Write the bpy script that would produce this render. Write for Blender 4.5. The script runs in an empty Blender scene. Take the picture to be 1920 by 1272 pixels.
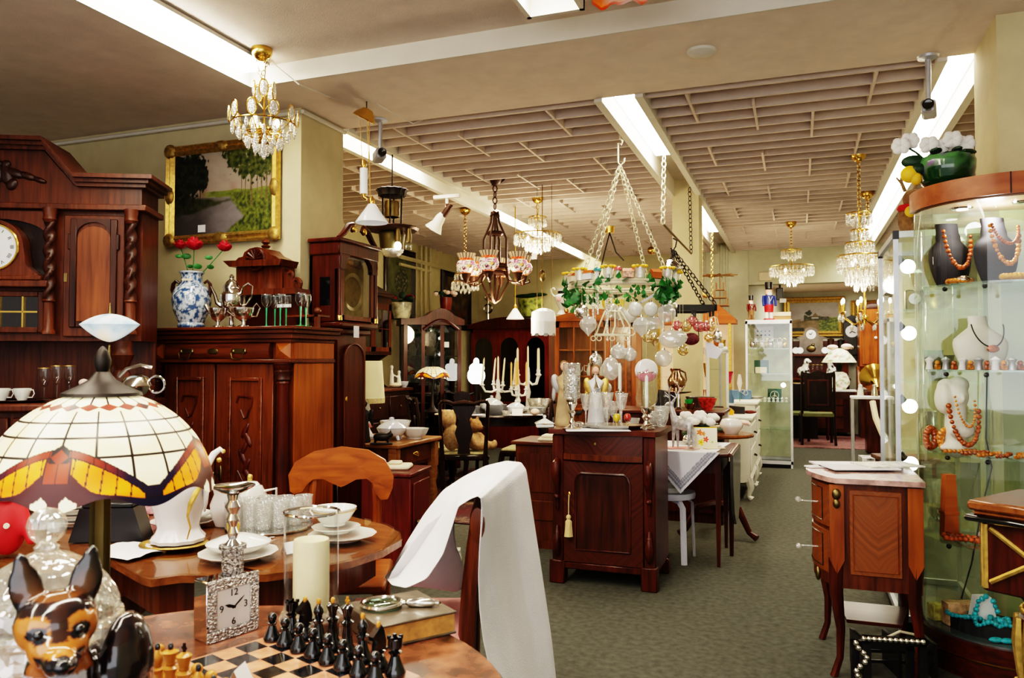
import bpy,bmesh,math,random
from math import sin,cos,pi,sqrt,atan,atan2,radians as R,floor,exp
from mathutils import Vector as V,Matrix as MX,noise as NZ
rnd=random.Random(7)
SC=bpy.context.scene
COL=SC.collection
FL,EYE,YAW,PIT=1454.0,1.35,R(20.3),atan(41/1454)
CY,SY=cos(YAW),sin(YAW)
def ray(px,py):
 u,v=(px-960)/FL,(636-py)/FL
 f=cos(PIT)-v*sin(PIT)
 return u/f,(sin(PIT)+v*cos(PIT))/f
def CF(lat,d,z):return V((CY*lat-SY*d,CY*d+SY*lat,z))
def W(px,py,d):
 r,u=ray(px,py);return CF(r*d,d,EYE+u*d)
def G(px,py,z):
 r,u=ray(px,py);d=(z-EYE)/u;return CF(r*d,d,z)
def WY(px,py,y):
 r,u=ray(px,py);return W(px,py,y/(CY+SY*r))
def WX(px,py,x):
 r,u=ray(px,py);return W(px,py,x/(CY*r-SY))
def PZ(px,d,z):
 r,u=ray(px,660);return CF(r*d,d,z)
def clamp(x,a=0.,b=1.):return a if x<a else b if x>b else x
def mix(a,b,t):t=clamp(t);return tuple(a[i]+(b[i]-a[i])*t for i in range(3))
def nz(x,y=0,s=1,z=0):return NZ.noise(V((x*s,y*s,z)))
class B:
 def __init__(s):s.bm=bmesh.new();s.m=None;s.mi=0
 def at(s,m=None):s.m=m;return s
 def mv(s,x=0,y=0,z=0,rz=0,rx=0,ry=0):s.m=MX.Translation((x,y,z))@MX.Rotation(rz,4,'Z')@MX.Rotation(ry,4,'Y')@MX.Rotation(rx,4,'X');return s
 def v(s,p):p=V(p);return s.bm.verts.new(s.m@p if s.m else p)
 def f(s,vs):
  try:
   f=s.bm.faces.new(vs);f.material_index=s.mi;return f
  except ValueError:return None
 def box(s,x0,y0,z0,x1,y1,z1,bev=0):
  if x0>x1:x0,x1=x1,x0
  if y0>y1:y0,y1=y1,y0
  if z0>z1:z0,z1=z1,z0
  vs=[s.v((x,y,z))for x in(x0,x1)for y in(y0,y1)for z in(z0,z1)]
  fs=[s.f([vs[i]for i in q])for q in((0,1,3,2),(4,6,7,5),(0,4,5,1),(2,3,7,6),(0,2,6,4),(1,5,7,3))]
  if bev:
   es=list({e for f in fs for e in f.edges})
   r=bmesh.ops.bevel(s.bm,geom=es,offset=min(bev,.45*min(x1-x0,y1-y0,z1-z0)),segments=1,affect='EDGES',profile=.5)
   for f in r['faces']:f.material_index=s.mi
  return s
 def lathe(s,prof,seg=20,c=(0,0,0),sx=1,sy=1,fn=None):
  rings=[]
  for r,z in prof:
   if r<1e-5:rings.append([s.v((c[0],c[1],c[2]+z))])
   else:
    q=[]
    for i in range(seg):
     a=2*pi*i/seg;k=fn(a,z)if fn else 1
     q.append(s.v((c[0]+r*k*cos(a)*sx,c[1]+r*k*sin(a)*sy,c[2]+z)))
    rings.append(q)
  for a,b in zip(rings,rings[1:]):
   if len(a)==1 and len(b)==1:continue
   for i in range(seg):
    j=(i+1)%seg
    if len(a)==1:s.f([a[0],b[j],b[i]])
    elif len(b)==1:s.f([a[i],a[j],b[0]])
    else:s.f([a[i],a[j],b[j],b[i]])
  for q,top in((rings[0],0),(rings[-1],1)):
   if len(q)>1:s.f(q if top else q[::-1])
  return s
 def olathe(s,prof,seg=20,c=(0,0,0),sx=1,sy=1,fn=None):
  rings=[]
  for r,z in prof:
   q=[]
   for i in range(seg):
    a=2*pi*i/seg;k=fn(a,z)if fn else 1
    q.append(s.v((c[0]+r*k*cos(a)*sx,c[1]+r*k*sin(a)*sy,c[2]+z)))
   rings.append(q)
  for a,b in zip(rings,rings[1:]):
   for i in range(seg):s.f([a[i],a[(i+1)%seg],b[(i+1)%seg],b[i]])
  return s
 def sph(s,c,r,seg=12,rg=8,rot=None):
  r=(r,r,r)if isinstance(r,(int,float))else r
  old=s.m;t=MX.Translation(c)@(rot.to_4x4()if rot else MX.Identity(4));s.m=old@t if old else t
  rows=[]
  for j in range(rg+1):
   t=pi*j/rg;z=-cos(t)*r[2];k=sin(t)
   rows.append([s.v((0,0,z))]if j in(0,rg)else[s.v((r[0]*k*cos(2*pi*i/seg),r[1]*k*sin(2*pi*i/seg),z))for i in range(seg)])
  for a,b in zip(rows,rows[1:]):
   for i in range(seg):
    j=(i+1)%seg
    if len(a)==1:s.f([a[0],b[j],b[i]])
    elif len(b)==1:s.f([a[i],a[j],b[0]])
    else:s.f([a[i],a[j],b[j],b[i]])
  s.m=old;return s
 def tube(s,pts,r,seg=6,closed=False,flat=1):
  pts=[V(p)for p in pts];n=len(pts);rr=r if isinstance(r,(list,tuple))else[r]*n
  rings=[];nrm=None
  for i,p in enumerate(pts):
   if closed:t=pts[(i+1)%n]-pts[i-1]
   else:t=pts[min(i+1,n-1)]-pts[max(i-1,0)]
   if t.length<1e-9:t=V((0,0,1))
   t.normalize()
   if nrm is None:nrm=t.orthogonal().normalized()
   nrm=nrm-t*nrm.dot(t)
   nrm=nrm.normalized()if nrm.length>1e-6 else t.orthogonal().normalized()
   bn=t.cross(nrm)
   rings.append([s.v(p+(nrm*cos(2*pi*k/seg)+bn*sin(2*pi*k/seg)*flat)*rr[i])for k in range(seg)])
  pr=list(zip(rings,rings[1:]))+([(rings[-1],rings[0])]if closed else[])
  for a,b in pr:
   for k in range(seg):s.f([a[k],a[(k+1)%seg],b[(k+1)%seg],b[k]])
  if not closed:s.f(rings[0][::-1]);s.f(rings[-1])
  return s
 def ring(s,c,rad,r,seg=20,ts=5,axis='z',sx=1,sy=1):
  p=[]
  for i in range(seg):
   a=2*pi*i/seg;x,y=rad*cos(a)*sx,rad*sin(a)*sy
   p.append(V(c)+(V((x,y,0))if axis=='z' else V((x,0,y))if axis=='y' else V((0,x,y))))
  return s.tube(p,r,ts,True)
 def chain(s,p0,p1,L=.03,r=.0025,w=.35):
  p0,p1=V(p0),V(p1);d=p1-p0;n=max(1,int(d.length/(L*.78)));t=d.normalized()
  a=t.orthogonal().normalized();b=t.cross(a)
  for i in range(n):
   c=p0+d*((i+.5)/n);q=a if i%2 else b
   s.tube([c+t*(L*.5*sin(2*pi*k/8))+q*(L*w*cos(2*pi*k/8))for k in range(8)],r,4,True)
  return s
 def prism(s,poly,ax,a,b):
  mk={'z':lambda u,v,w:(u,v,w),'y':lambda u,v,w:(u,w,v),'x':lambda u,v,w:(w,u,v)}[ax]
  q0=[s.v(mk(u,v,a))for u,v in poly];q1=[s.v(mk(u,v,b))for u,v in poly];n=len(poly)
  s.f(q0[::-1]);s.f(q1)
  for i in range(n):s.f([q0[i],q0[(i+1)%n],q1[(i+1)%n],q1[i]])
  return s
 def surf(s,rows,close=False):
  g=[[s.v(p)for p in r]for r in rows]
  for a,b in zip(g,g[1:]):
   n=len(a)
   for i in range(n if close else n-1):s.f([a[i],a[(i+1)%n],b[(i+1)%n],b[i]])
  return s
def mesh_of(name,b,mat,smooth=True,paint=None,ang=38):
 bm=b.bm;bmesh.ops.recalc_face_normals(bm,faces=bm.faces[:])
 me=bpy.data.meshes.new(name);bm.to_mesh(me);bm.free()
 return finish(me,mat,smooth,paint,ang)
def finish(me,mat,smooth=True,paint=None,ang=38):
 for m in(mat if isinstance(mat,(list,tuple))else[mat]):me.materials.append(m)
 if smooth:
  me.polygons.foreach_set('use_smooth',[True]*len(me.polygons))
  me.set_sharp_from_angle(angle=R(ang))
 if paint:
  at=me.color_attributes.new('Col','FLOAT_COLOR','POINT');buf=[]
  for v in me.vertices:
   c=paint(v.co);buf+=[c[0],c[1],c[2],1]
  at.data.foreach_set('color',buf)
 me.update();return me
def link(name,me,parent=None,loc=None,rot=None):
 o=bpy.data.objects.new(name,me);COL.objects.link(o)
 if parent:o.parent=parent
 if loc is not None:o.location=loc
 if rot is not None:o.rotation_euler=rot if isinstance(rot,(tuple,list))else(0,0,rot)
 return o
def part(name,b,mat,parent,loc=None,rot=None,label=None,**k):
 o=link(name,mesh_of(name,b,mat,**k),parent,loc,rot)
 if label:o['label']=label
 return o
def rs(pr,n):return[(a[0]+(c[0]-a[0])*i/n,a[1]+(c[1]-a[1])*i/n)for a,c in zip(pr,pr[1:])for i in range(n)]+[pr[-1]]
LABELS={}
def tag(o,label,cat,group=None):
 o['label']=label;o['category']=cat
 if group:o['group']=group
 LABELS.setdefault(label,[]).append(o.name)
 return o
def thing(name,label,cat,loc,rz=0,group=None):
 o=bpy.data.objects.new(name,None);COL.objects.link(o);o.empty_display_size=.05
 o.location=loc;o.rotation_euler=rz if isinstance(rz,(tuple,list))else(0,0,rz)
 return tag(o,label,cat,group)
def solo(name,b,mat,label,cat,loc=(0,0,0),rz=0,group=None,**k):
 return tag(link(name,mesh_of(name,b,mat,**k),None,loc,rz),label,cat,group)
def struct(name,b,mat,**k):
 o=link(name,mesh_of(name,b,mat,**k));o['kind']='structure';return o
def dup(o,loc,rz=0,label=None,group=None,sc=1):
 r=o.copy();COL.objects.link(r);r.location=loc
 r.rotation_euler=rz if isinstance(rz,(tuple,list))else(0,0,rz);r.scale=(sc,sc,sc)
 if label:r['label']=label;LABELS.setdefault(label,[]).append(r.name)
 if group:r['group']=group
 for ch in list(o.children):
  c=ch.copy();COL.objects.link(c);c.parent=r
  for g in list(ch.children):
   d=g.copy();COL.objects.link(d);d.parent=c
 return r
def blob(name,items,vox,mat,parent=None,paint=None,loc=None,rot=None,sm=6):
 b=B()
 for it in items:
  if it[0]=='e':b.sph(it[1],it[2],16,10,(it[3]if len(it)>3 else None))
  else:
   p0,p1,r0,r1=V(it[1]),V(it[2]),it[3],it[4];n=max(2,int((p1-p0).length/(min(r0,r1)*.45)))
   for i in range(n+1):b.sph(p0.lerp(p1,i/n),r0+(r1-r0)*i/n,12,8)
 me=bpy.data.meshes.new(name);b.bm.to_mesh(me);b.bm.free()
 o=bpy.data.objects.new(name,me);COL.objects.link(o)
 m=o.modifiers.new('r','REMESH');m.mode='VOXEL';m.voxel_size=vox
 if sm:q=o.modifiers.new('s','SMOOTH');q.iterations=sm;q.factor=.5
 dg=bpy.context.evaluated_depsgraph_get();m2=bpy.data.meshes.new_from_object(o.evaluated_get(dg))
 bpy.data.objects.remove(o);bpy.data.meshes.remove(me);m2.name=name
 m2.materials.clear();finish(m2,mat,True,paint,180)
 return link(name,m2,parent,loc,rot)
def text(name,s,size,mat,parent,loc,rot=(0,0,0),ext=.0005,bold=0):
 c=bpy.data.curves.new(name,'FONT');c.body=s;c.size=size;c.align_x='CENTER';c.align_y='CENTER';c.extrude=ext;c.offset=bold
 o=bpy.data.objects.new(name,c);COL.objects.link(o)
 me=bpy.data.meshes.new_from_object(o.evaluated_get(bpy.context.evaluated_depsgraph_get()));bpy.data.objects.remove(o);me.materials.clear();me.materials.append(mat);me.name=name
 return link(name,me,parent,loc,rot)
ORD='first second third fourth fifth sixth seventh eighth ninth tenth eleventh twelfth'.split()
def _new(name):
 m=bpy.data.materials.new(name);m.use_nodes=True;nt=m.node_tree;nt.nodes.clear()
 out=nt.nodes.new('ShaderNodeOutputMaterial');return m,nt,out
def _in(nt,n,k,v):
 if hasattr(v,'is_output'):nt.links.new(v,n.inputs[k])
 else:n.inputs[k].default_value=v
def N(nt,t,**k):
 n=nt.nodes.new('ShaderNode'+t)
 for a,v in k.items():
  if a in n.inputs:_in(nt,n,a,v)
  else:setattr(n,a,v)
 return n
def c4(c):return(c[0],c[1],c[2],1)
def ramp(nt,fac,stops):
 r=nt.nodes.new('ShaderNodeValToRGB');nt.links.new(fac,r.inputs[0]);e=r.color_ramp.elements
 while len(e)<len(stops):e.new(.5)
 for i,(p,c)in enumerate(stops):e[i].position=p;e[i].color=c4(c)
 return r.outputs[0]
def coords(nt,scale=(1,1,1)):
 t=N(nt,'TexCoord');mp=nt.nodes.new('ShaderNodeMapping');nt.links.new(t.outputs['Object'],mp.inputs[0]);mp.inputs['Scale'].default_value=scale
 return mp.outputs[0]
def bsdf(nt,out,**k):
 p=nt.nodes.new('ShaderNodeBsdfPrincipled')
 for a,v in k.items():_in(nt,p,a.replace('_',' '),v)
 nt.links.new(p.outputs[0],out.inputs[0]);return p
def M(name,c,rough=.5,metal=0,coat=0,var=.15,vs=9,emit=0,ec=None,bump=0,bs=60,sss=0):
 m,nt,out=_new(name);nn=N(nt,'TexNoise',Vector=coords(nt),Scale=vs,Detail=4.)
 col=ramp(nt,nn.outputs[0],[(.3,[x*(1-var)for x in c]),(.7,[min(1,x*(1+var))for x in c])])
 p=bsdf(nt,out,Base_Color=col,Roughness=rough,Metallic=metal,Coat_Weight=coat,Coat_Roughness=.12)
 if emit:_in(nt,p,'Emission Color',c4(ec or c));_in(nt,p,'Emission Strength',emit);m.cycles.emission_sampling='NONE'
 if sss:_in(nt,p,'Subsurface Weight',sss);_in(nt,p,'Subsurface Radius',(.02,.012,.006))
 if bump:
  b2=N(nt,'TexNoise',Vector=coords(nt),Scale=bs,Detail=3.);bp=N(nt,'Bump',Strength=bump,Distance=.01,Height=b2.outputs[0]);nt.links.new(bp.outputs[0],p.inputs['Normal'])
 return m
def wood(name,dk,lt,axis='z',s=9,rough=.34,coat=.16,st=14,spec=.35):
 m,nt,out=_new(name);a={'x':(1./st,1,1),'y':(1,1./st,1),'z':(1,1,1./st)}[axis]
 n1=N(nt,'TexNoise',Vector=coords(nt,tuple(q*s*3 for q in a)),Scale=1.6,Detail=5.,Distortion=.6)
 n2=N(nt,'TexNoise',Vector=coords(nt),Scale=2.2,Detail=2.)
 mx=N(nt,'Math',operation='ADD');nt.links.new(n1.outputs[0],mx.inputs[0]);nt.links.new(n2.outputs[0],mx.inputs[1])
 hf=N(nt,'Math',operation='MULTIPLY');nt.links.new(mx.outputs[0],hf.inputs[0]);hf.inputs[1].default_value=.5
 p=bsdf(nt,out,Base_Color=ramp(nt,hf.outputs[0],[(.36,dk),(.5,mix(dk,lt,.5)),(.64,lt)]),Roughness=rough,Coat_Weight=coat,Coat_Roughness=.18)
 p.inputs['Specular IOR Level'].default_value=spec
 return m
def flame(name,dk,lt):
 m,nt,out=_new(name);sp=N(nt,'SeparateXYZ',Vector=coords(nt));ab=N(nt,'Math',operation='ABSOLUTE');nt.links.new(sp.outputs[0],ab.inputs[0])
 ab2=N(nt,'Math',operation='ABSOLUTE');nt.links.new(sp.outputs[1],ab2.inputs[0])
 ad=N(nt,'Math',operation='ADD');nt.links.new(ab.outputs[0],ad.inputs[0]);nt.links.new(ab2.outputs[0],ad.inputs[1])
 su=N(nt,'Math',operation='SUBTRACT');nt.links.new(sp.outputs[2],su.inputs[0]);nt.links.new(ad.outputs[0],su.inputs[1])
 nn=N(nt,'TexNoise',Vector=coords(nt),Scale=5.,Detail=3.);ms=N(nt,'Math',operation='MULTIPLY_ADD');nt.links.new(nn.outputs[0],ms.inputs[0]);ms.inputs[1].default_value=.12;nt.links.new(su.outputs[0],ms.inputs[2])
 n2=nt.nodes.new('ShaderNodeTexNoise');n2.noise_dimensions='1D';nt.links.new(ms.outputs[0],n2.inputs['W']);n2.inputs['Scale'].default_value=42;n2.inputs['Detail'].default_value=3
 bsdf(nt,out,Base_Color=ramp(nt,n2.outputs[0],[(.15,dk),(.85,lt)]),Roughness=.33,Coat_Weight=.15,Coat_Roughness=.15);return m
def painted(name,rough=.5,coat=0,emit=0,metal=0,bump=0,bs=120):
 m,nt,out=_new(name);a=N(nt,'VertexColor',layer_name='Col')
 nn=N(nt,'TexNoise',Vector=coords(nt),Scale=30.);rr=N(nt,'MapRange',Value=nn.outputs[0]);rr.inputs[3].default_value=rough*.85;rr.inputs[4].default_value=min(1,rough*1.15)
 p=bsdf(nt,out,Base_Color=a.outputs[0],Roughness=rr.outputs[0],Coat_Weight=coat,Metallic=metal)
 if emit:nt.links.new(a.outputs[0],p.inputs['Emission Color']);p.inputs['Emission Strength'].default_value=emit;m.cycles.emission_sampling='NONE'
 if bump:
  b2=N(nt,'TexNoise',Vector=coords(nt),Scale=bs,Detail=3.);bp=N(nt,'Bump',Strength=bump,Distance=.004,Height=b2.outputs[0]);nt.links.new(bp.outputs[0],p.inputs['Normal'])
 return m
def glass(name,tint=(.96,.98,.97),refl=.05,k=.6,rough=.02,haze=0,hc=(.9,.9,.9),bump=0,bs=40,cut=0):
 """thin clear glass: straight-through transmission under a fresnel reflection, optional white haze (on crystal, sparkle put into the colour) and cut-facet bump"""
 m,nt,out=_new(name);tr=N(nt,'BsdfTransparent',Color=c4(tint));gl=N(nt,'BsdfGlossy',Color=(1,1,1,1),Roughness=rough)
 lw=N(nt,'LayerWeight',Blend=.35);mr=N(nt,'MapRange',Value=lw.outputs['Facing']);mr.inputs[1].default_value=.25;mr.inputs[3].default_value=refl;mr.inputs[4].default_value=k
 bp=None
 if bump:
  vo=N(nt,'TexVoronoi',Vector=coords(nt),Scale=bs);bp=N(nt,'Bump',Strength=bump,Distance=.01,Height=vo.outputs[0]);nt.links.new(bp.outputs[0],gl.inputs['Normal'])
 fac=mr.outputs[0]
 if cut:
  vo2=N(nt,'TexVoronoi',Vector=coords(nt),Scale=bs);r2=N(nt,'MapRange',Value=vo2.outputs['Color']);r2.inputs[1].default_value=.35;r2.inputs[2].default_value=.75;r2.inputs[3].default_value=0;r2.inputs[4].default_value=cut
  ad=N(nt,'Math',operation='ADD',use_clamp=True);nt.links.new(fac,ad.inputs[0]);nt.links.new(r2.outputs[0],ad.inputs[1]);fac=ad.outputs[0]
 mxs=N(nt,'MixShader');nt.links.new(fac,mxs.inputs[0]);nt.links.new(tr.outputs[0],mxs.inputs[1]);nt.links.new(gl.outputs[0],mxs.inputs[2]);sh=mxs.outputs[0]
 if haze:
  df=N(nt,'BsdfDiffuse',Color=c4(hc));m3=N(nt,'MixShader');m3.inputs[0].default_value=haze;nt.links.new(sh,m3.inputs[1]);nt.links.new(df.outputs[0],m3.inputs[2]);sh=m3.outputs[0]
 nt.links.new(sh,out.inputs[0]);return m
def glow(name,c,st,sample=False):
 m,nt,out=_new(name);nn=N(nt,'TexNoise',Vector=coords(nt),Scale=4.)
 e=N(nt,'Emission',Color=ramp(nt,nn.outputs[0],[(.2,[x*.97 for x in c]),(.8,c)]),Strength=st);nt.links.new(e.outputs[0],out.inputs[0])
 m.cycles.emission_sampling='AUTO' if sample else 'NONE';return m
def carpet(name,a,b,s=70,c=None):
 m,nt,out=_new(name);n1=N(nt,'TexNoise',Vector=coords(nt),Scale=s,Detail=6.,Roughness=.75);n2=N(nt,'TexNoise',Vector=coords(nt),Scale=s*.12,Detail=4.)
 ad=N(nt,'Math',operation='ADD');nt.links.new(n1.outputs[0],ad.inputs[0]);nt.links.new(n2.outputs[0],ad.inputs[1]);h=N(nt,'Math',operation='MULTIPLY');nt.links.new(ad.outputs[0],h.inputs[0]);h.inputs[1].default_value=.5
 st=[(.38,a),(.62,b)]if not c else[(.38,a),(.5,b),(.62,c)]
 p=bsdf(nt,out,Base_Color=ramp(nt,h.outputs[0],st),Roughness=.95)
 bp=N(nt,'Bump',Strength=.4,Distance=.004,Height=n1.outputs[0]);nt.links.new(bp.outputs[0],p.inputs['Normal']);return m
mWall=M('plaster_cream',(.66,.57,.36),.9,var=.05,bump=.15,bs=120)
mWallB=M('plaster_yellow',(.60,.54,.33),.9,var=.06,bump=.1,bs=90)
mWallG=M('plaster_mint',(.62,.61,.46),.9,var=.05)
mWallF=M('plaster_far',(.62,.60,.48),.9,var=.05)
mCeil=M('ceiling_paint',(.82,.70,.60),.9,var=.05,bump=.2,bs=160)
mFascia=M('fascia_white',(.74,.69,.60),.8,var=.03)
mSlat=M('slat_paint',(.68,.57,.50),.75,var=.05)
mVoid=M('ceiling_void',(.17,.13,.12),.95)
mCarp=carpet('carpet_grey_green',(.052,.053,.042),(.108,.106,.084),240)
mRug=carpet('rug_red',(.12,.012,.01),(.05,.02,.03),28,(.30,.20,.13))
mRugF=carpet('rug_pink',(.16,.03,.035),(.30,.16,.15),14,(.08,.02,.03))
mMahog=wood('mahogany',(.024,.0045,.002),(.115,.020,.006))
mMahogX=wood('mahogany_cross',(.024,.0045,.002),(.115,.020,.006),'x')
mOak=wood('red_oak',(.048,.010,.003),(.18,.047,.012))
mOakX=wood('red_oak_cross',(.045,.009,.003),(.17,.042,.011),'x')
mOakD=wood('dark_oak',(.018,.006,.004),(.075,.022,.010))
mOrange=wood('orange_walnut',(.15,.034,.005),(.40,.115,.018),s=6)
mOrangeX=wood('orange_walnut_cross',(.15,.034,.005),(.40,.115,.018),'x',6)
mBuff=wood('buffet_oak',(.040,.010,.004),(.15,.040,.012),s=11,rough=.42)
mBuffP=wood('buffet_panel',(.10,.026,.007),(.26,.080,.022),s=7,rough=.36)
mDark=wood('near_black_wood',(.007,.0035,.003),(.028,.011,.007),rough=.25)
mTable=wood('table_walnut',(.10,.030,.009),(.32,.115,.035),'x',6,.22)
mPine=wood('honey_pine',(.20,.075,.02),(.42,.20,.07),'x',7)
mFlame=flame('flame_mahogany',(.032,.0065,.002),(.105,.021,.006))
mFlameO=flame('flame_walnut',(.15,.045,.011),(.27,.088,.022))
mCherry=wood('cherry_band',(.22,.05,.012),(.42,.13,.04),'x',5)
mRedW=wood('red_stain',(.07,.008,.004),(.20,.025,.010))
mBurl=M('burl_walnut',(.15,.05,.016),.25,coat=.6,var=.6,vs=14)
mBrass=M('polished_brass',(.78,.50,.14),.22,1)
mBrassD=M('antique_brass',(.22,.16,.07),.38,1)
mGold=M('gilt',(.68,.45,.14),.38,.85,var=.3,vs=40)
mGoldD=M('old_gilt',(.42,.27,.08),.5,.7,var=.4,vs=30,bump=.3,bs=80)
mSilver=M('silver_plate',(.82,.78,.72),.13,1,var=.1)
mCopper=M('bronze_copper',(.40,.25,.15),.2,1,var=.2)
mChrome=M('chrome',(.85,.86,.88),.07,1)
mAlu=M('aluminium',(.55,.56,.60),.4,.6)
mIron=M('dark_iron',(.035,.028,.024),.45,.6)
mRust=M('brown_metal',(.085,.042,.028),.4,.6)
mChainW=M('ivory_chain',(.78,.70,.48),.45)
mGlass=glass('clear_glass')
mPane=glass('display_pane',(.975,.985,.978),.05,.5)
mPaneD=glass('cabinet_pane',(.55,.55,.52),.07,.6)
mShelfG=glass('shelf_glass',(.91,.965,.94),.08,.5,haze=.03,hc=(.5,.7,.6))
mCut=glass('cut_crystal',(.96,.96,.93),.12,.65,.06,haze=.12,hc=(.95,.92,.80),bump=.25,bs=60,cut=.25)
mCutF=glass('cut_crystal_small',(.97,.97,.96),.08,.42,.06,haze=.19,hc=(.95,.95,.92),bump=.5,bs=120,cut=.22)  # white haze stands in for sparkle on the clear crystal
mDrop=glass('crystal_drop',(.96,.94,.90),.35,.9,.05,haze=.22,hc=(1,.95,.85),bump=.5,bs=120,cut=.5)
mBaub=glass('frosted_bauble',(.95,.95,.93),.20,.75,.05,haze=.30,hc=(.95,.95,.93),bump=.3,bs=40,cut=.15)
mBaubW=M('white_bauble',(.85,.84,.80),.12,coat=.8,var=.08)
mBaubP=glass('pink_bauble',(.85,.45,.48),.25,.8,.05,haze=.25,hc=(.75,.2,.25))
mBaubG=glass('gold_bauble',(.9,.75,.45),.35,.85,.06,haze=.25,hc=(.7,.5,.2))
mMerc=M('mercury_glass',(.85,.83,.80),.12,1,bump=.6,bs=55)
mChina=M('white_china',(.80,.78,.72),.12,coat=.6,var=.03)
mChinaB=M('blue_white_china',(.74,.77,.82),.12,coat=.6,var=.03)
mPorc=M('milky_porcelain',(.78,.73,.72),.2,coat=.4,var=.04,sss=.15)
mWhite=M('white_paint',(.78,.76,.68),.45,var=.03)
mWhiteB=M('white_blue_paint',(.70,.70,.78),.4,var=.03)
mPaper=M('white_card',(.86,.85,.86),.8,var=.03)
mPaperC=M('cream_card',(.80,.70,.52),.8,var=.06)
mPink=M('pink_stuff',(.78,.36,.34),.7,var=.12)
mLinen=M('white_linen',(.82,.80,.82),.9,var=.03,bump=.25,bs=220)
mCandle=M('cream_wax',(.86,.76,.52),.55,var=.04,sss=.3)
mCandleW=M('white_wax',(.84,.82,.74),.5,var=.04)
mCandleO=M('ochre_wax',(.75,.42,.15),.5)
mBlack=M('black_satin',(.012,.011,.012),.35,coat=.2)
mBlackG=M('black_gloss',(.008,.008,.009),.12,coat=.9)
mVelvet=M('black_velvet',(.018,.018,.022),.75,var=.2)
mRed=M('red_cloth',(.55,.015,.02),.6)
mRedG=M('rose_red',(.45,.006,.02),.5,var=.5,vs=30)
mLeaf=M('leaf_green',(.03,.17,.035),.4,var=.5,vs=20)
mLeafD=M('dark_leaf',(.015,.05,.018),.5,var=.5,vs=20)
mPetal=M('white_petal',(.86,.82,.78),.6,var=.08)
mPetalP=M('pale_rose_petal',(.84,.62,.54),.6,var=.2)
mYel=M('yellow_petal',(.86,.50,.03),.5,var=.2)
mYelC=M('yellow_ceramic',(.82,.38,.01),.25,coat=.5)
mAmber=M('amber_bead',(.62,.20,.015),.15,coat=.8,var=.6,vs=60)
mAmberD=M('dark_amber',(.36,.08,.01),.15,coat=.8,var=.6,vs=70)
mTurq=M('turquoise_bead',(.02,.42,.50),.3,coat=.5,var=.4,vs=60)
mBoxwood=wood('boxwood',(.42,.17,.03),(.66,.32,.08),s=12,rough=.25)
mFur=M('plush_tan',(.42,.27,.14),.95,var=.3,vs=40,bump=.8,bs=200)
mFurB=M('plush_brown',(.26,.14,.06),.95,var=.3,vs=40,bump=.8,bs=200)
mSeat=M('striped_seat',(.30,.26,.14),.85,var=.3,vs=25)
mRope=M('tassel_cord',(.72,.56,.28),.85,var=.15,bump=.6,bs=250)
mSkin=M('doll_skin',(.82,.46,.36),.45)
mBlue=M('blue_box',(.10,.19,.30),.5)
mGreenB=M('dark_green_card',(.008,.07,.05),.5)
mStem=M('fluted_bronze',(.10,.080,.035),.45,1)
mShade=M('cream_lampshade',(.80,.70,.42),.8,var=.06,emit=.12,ec=(.9,.75,.4))
mShadeW=M('opal_glass',(.85,.84,.80),.25,coat=.5,var=.03,emit=.15)
mPaint=painted('oil_paint',.6,bump=.15)
mPaintG=painted('glazed_paint',.15,coat=.7)
mPaintD=painted('matt_paint',.7)
mTiff=painted('stained_glass_lit',.35,emit=.36)
mTube=glow('fluorescent',(1,.91,.75),26,True)
mBulb=glow('warm_bulb',(1,.80,.50),9)
mBulbW=glow('white_bulb',(1,.95,.85),14)
mGlowG=glow('white_glow',(1,.96,.90),5)
mMirror=M('mirror_silver',(.88,.88,.86),.03,1,var=.01)
mMarbP=M('reddish_marble',(.165,.062,.034),.26,coat=.2,var=.85,vs=14)
mMarbR=M('rose_marble',(.46,.28,.25),.2,coat=.5,var=.6,vs=16)
mOrnO=wood('orange_board',(.42,.10,.02),(.55,.17,.04),'x',5,.6,.1)
mCrush=M('crushed_crystal',(.62,.60,.60),.12,.9,var=.9,vs=160,bump=1,bs=180)
mTealG=M('green_pot_glaze',(.03,.20,.05),.1,coat=.9,var=.8,vs=12)
ZC=2.95
struct('floor',B().box(-7,-2,-.05,3.2,16,0),mCarp)
b=B().box(-7,3.69,ZC,3.2,4.58,ZC+.35).box(-7,-2,ZC,-3.0,3.69,ZC+.35).box(-3.0,-2,ZC+.11,3.2,3.69,ZC+.35)
struct('ceiling',b,mCeil,smooth=False)
struct('trim_1',B().box(-3.0,3.675,ZC-.002,3.2,3.689,ZC+.11).box(-2.999,-2,ZC-.002,-2.985,3.675,ZC+.11),mFascia,smooth=False)
struct('ceiling_back',B().box(-5.2,4.58,ZC+.32,3.2,12,ZC+.36),mVoid,smooth=False)
def bay(name,x0,x1,cross,seed):
 b=B();y=4.66;n=0;r=random.Random(seed)
 while y<11.75:
  b.box(x0,y,ZC,x1,y+.022,ZC+.155);y+=.205;n+=1
 k=0
 for gx in cross:
  y=4.66+.205*(k%3)*1.5;k+=1
  while y<11.2:
   b.box(gx-.008,y+.018,ZC-.003,gx+.008,y+.205*3,ZC+.11);y+=.205*6
 struct(name,b,mSlat,smooth=False)
bay('ceiling_louvre_1',-4.95,-3.19,(-4.5,-3.9,-3.5),1)
bay('ceiling_louvre_2',-2.89,-1.16,(-2.6,-2.25,-1.9,-1.5),2)
bay('ceiling_louvre_3',-.86,.70,(-.62,-.25,.1,.42),3)
bay('ceiling_louvre_4',1.0,3.0,(1.5,2.1),4)
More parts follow.
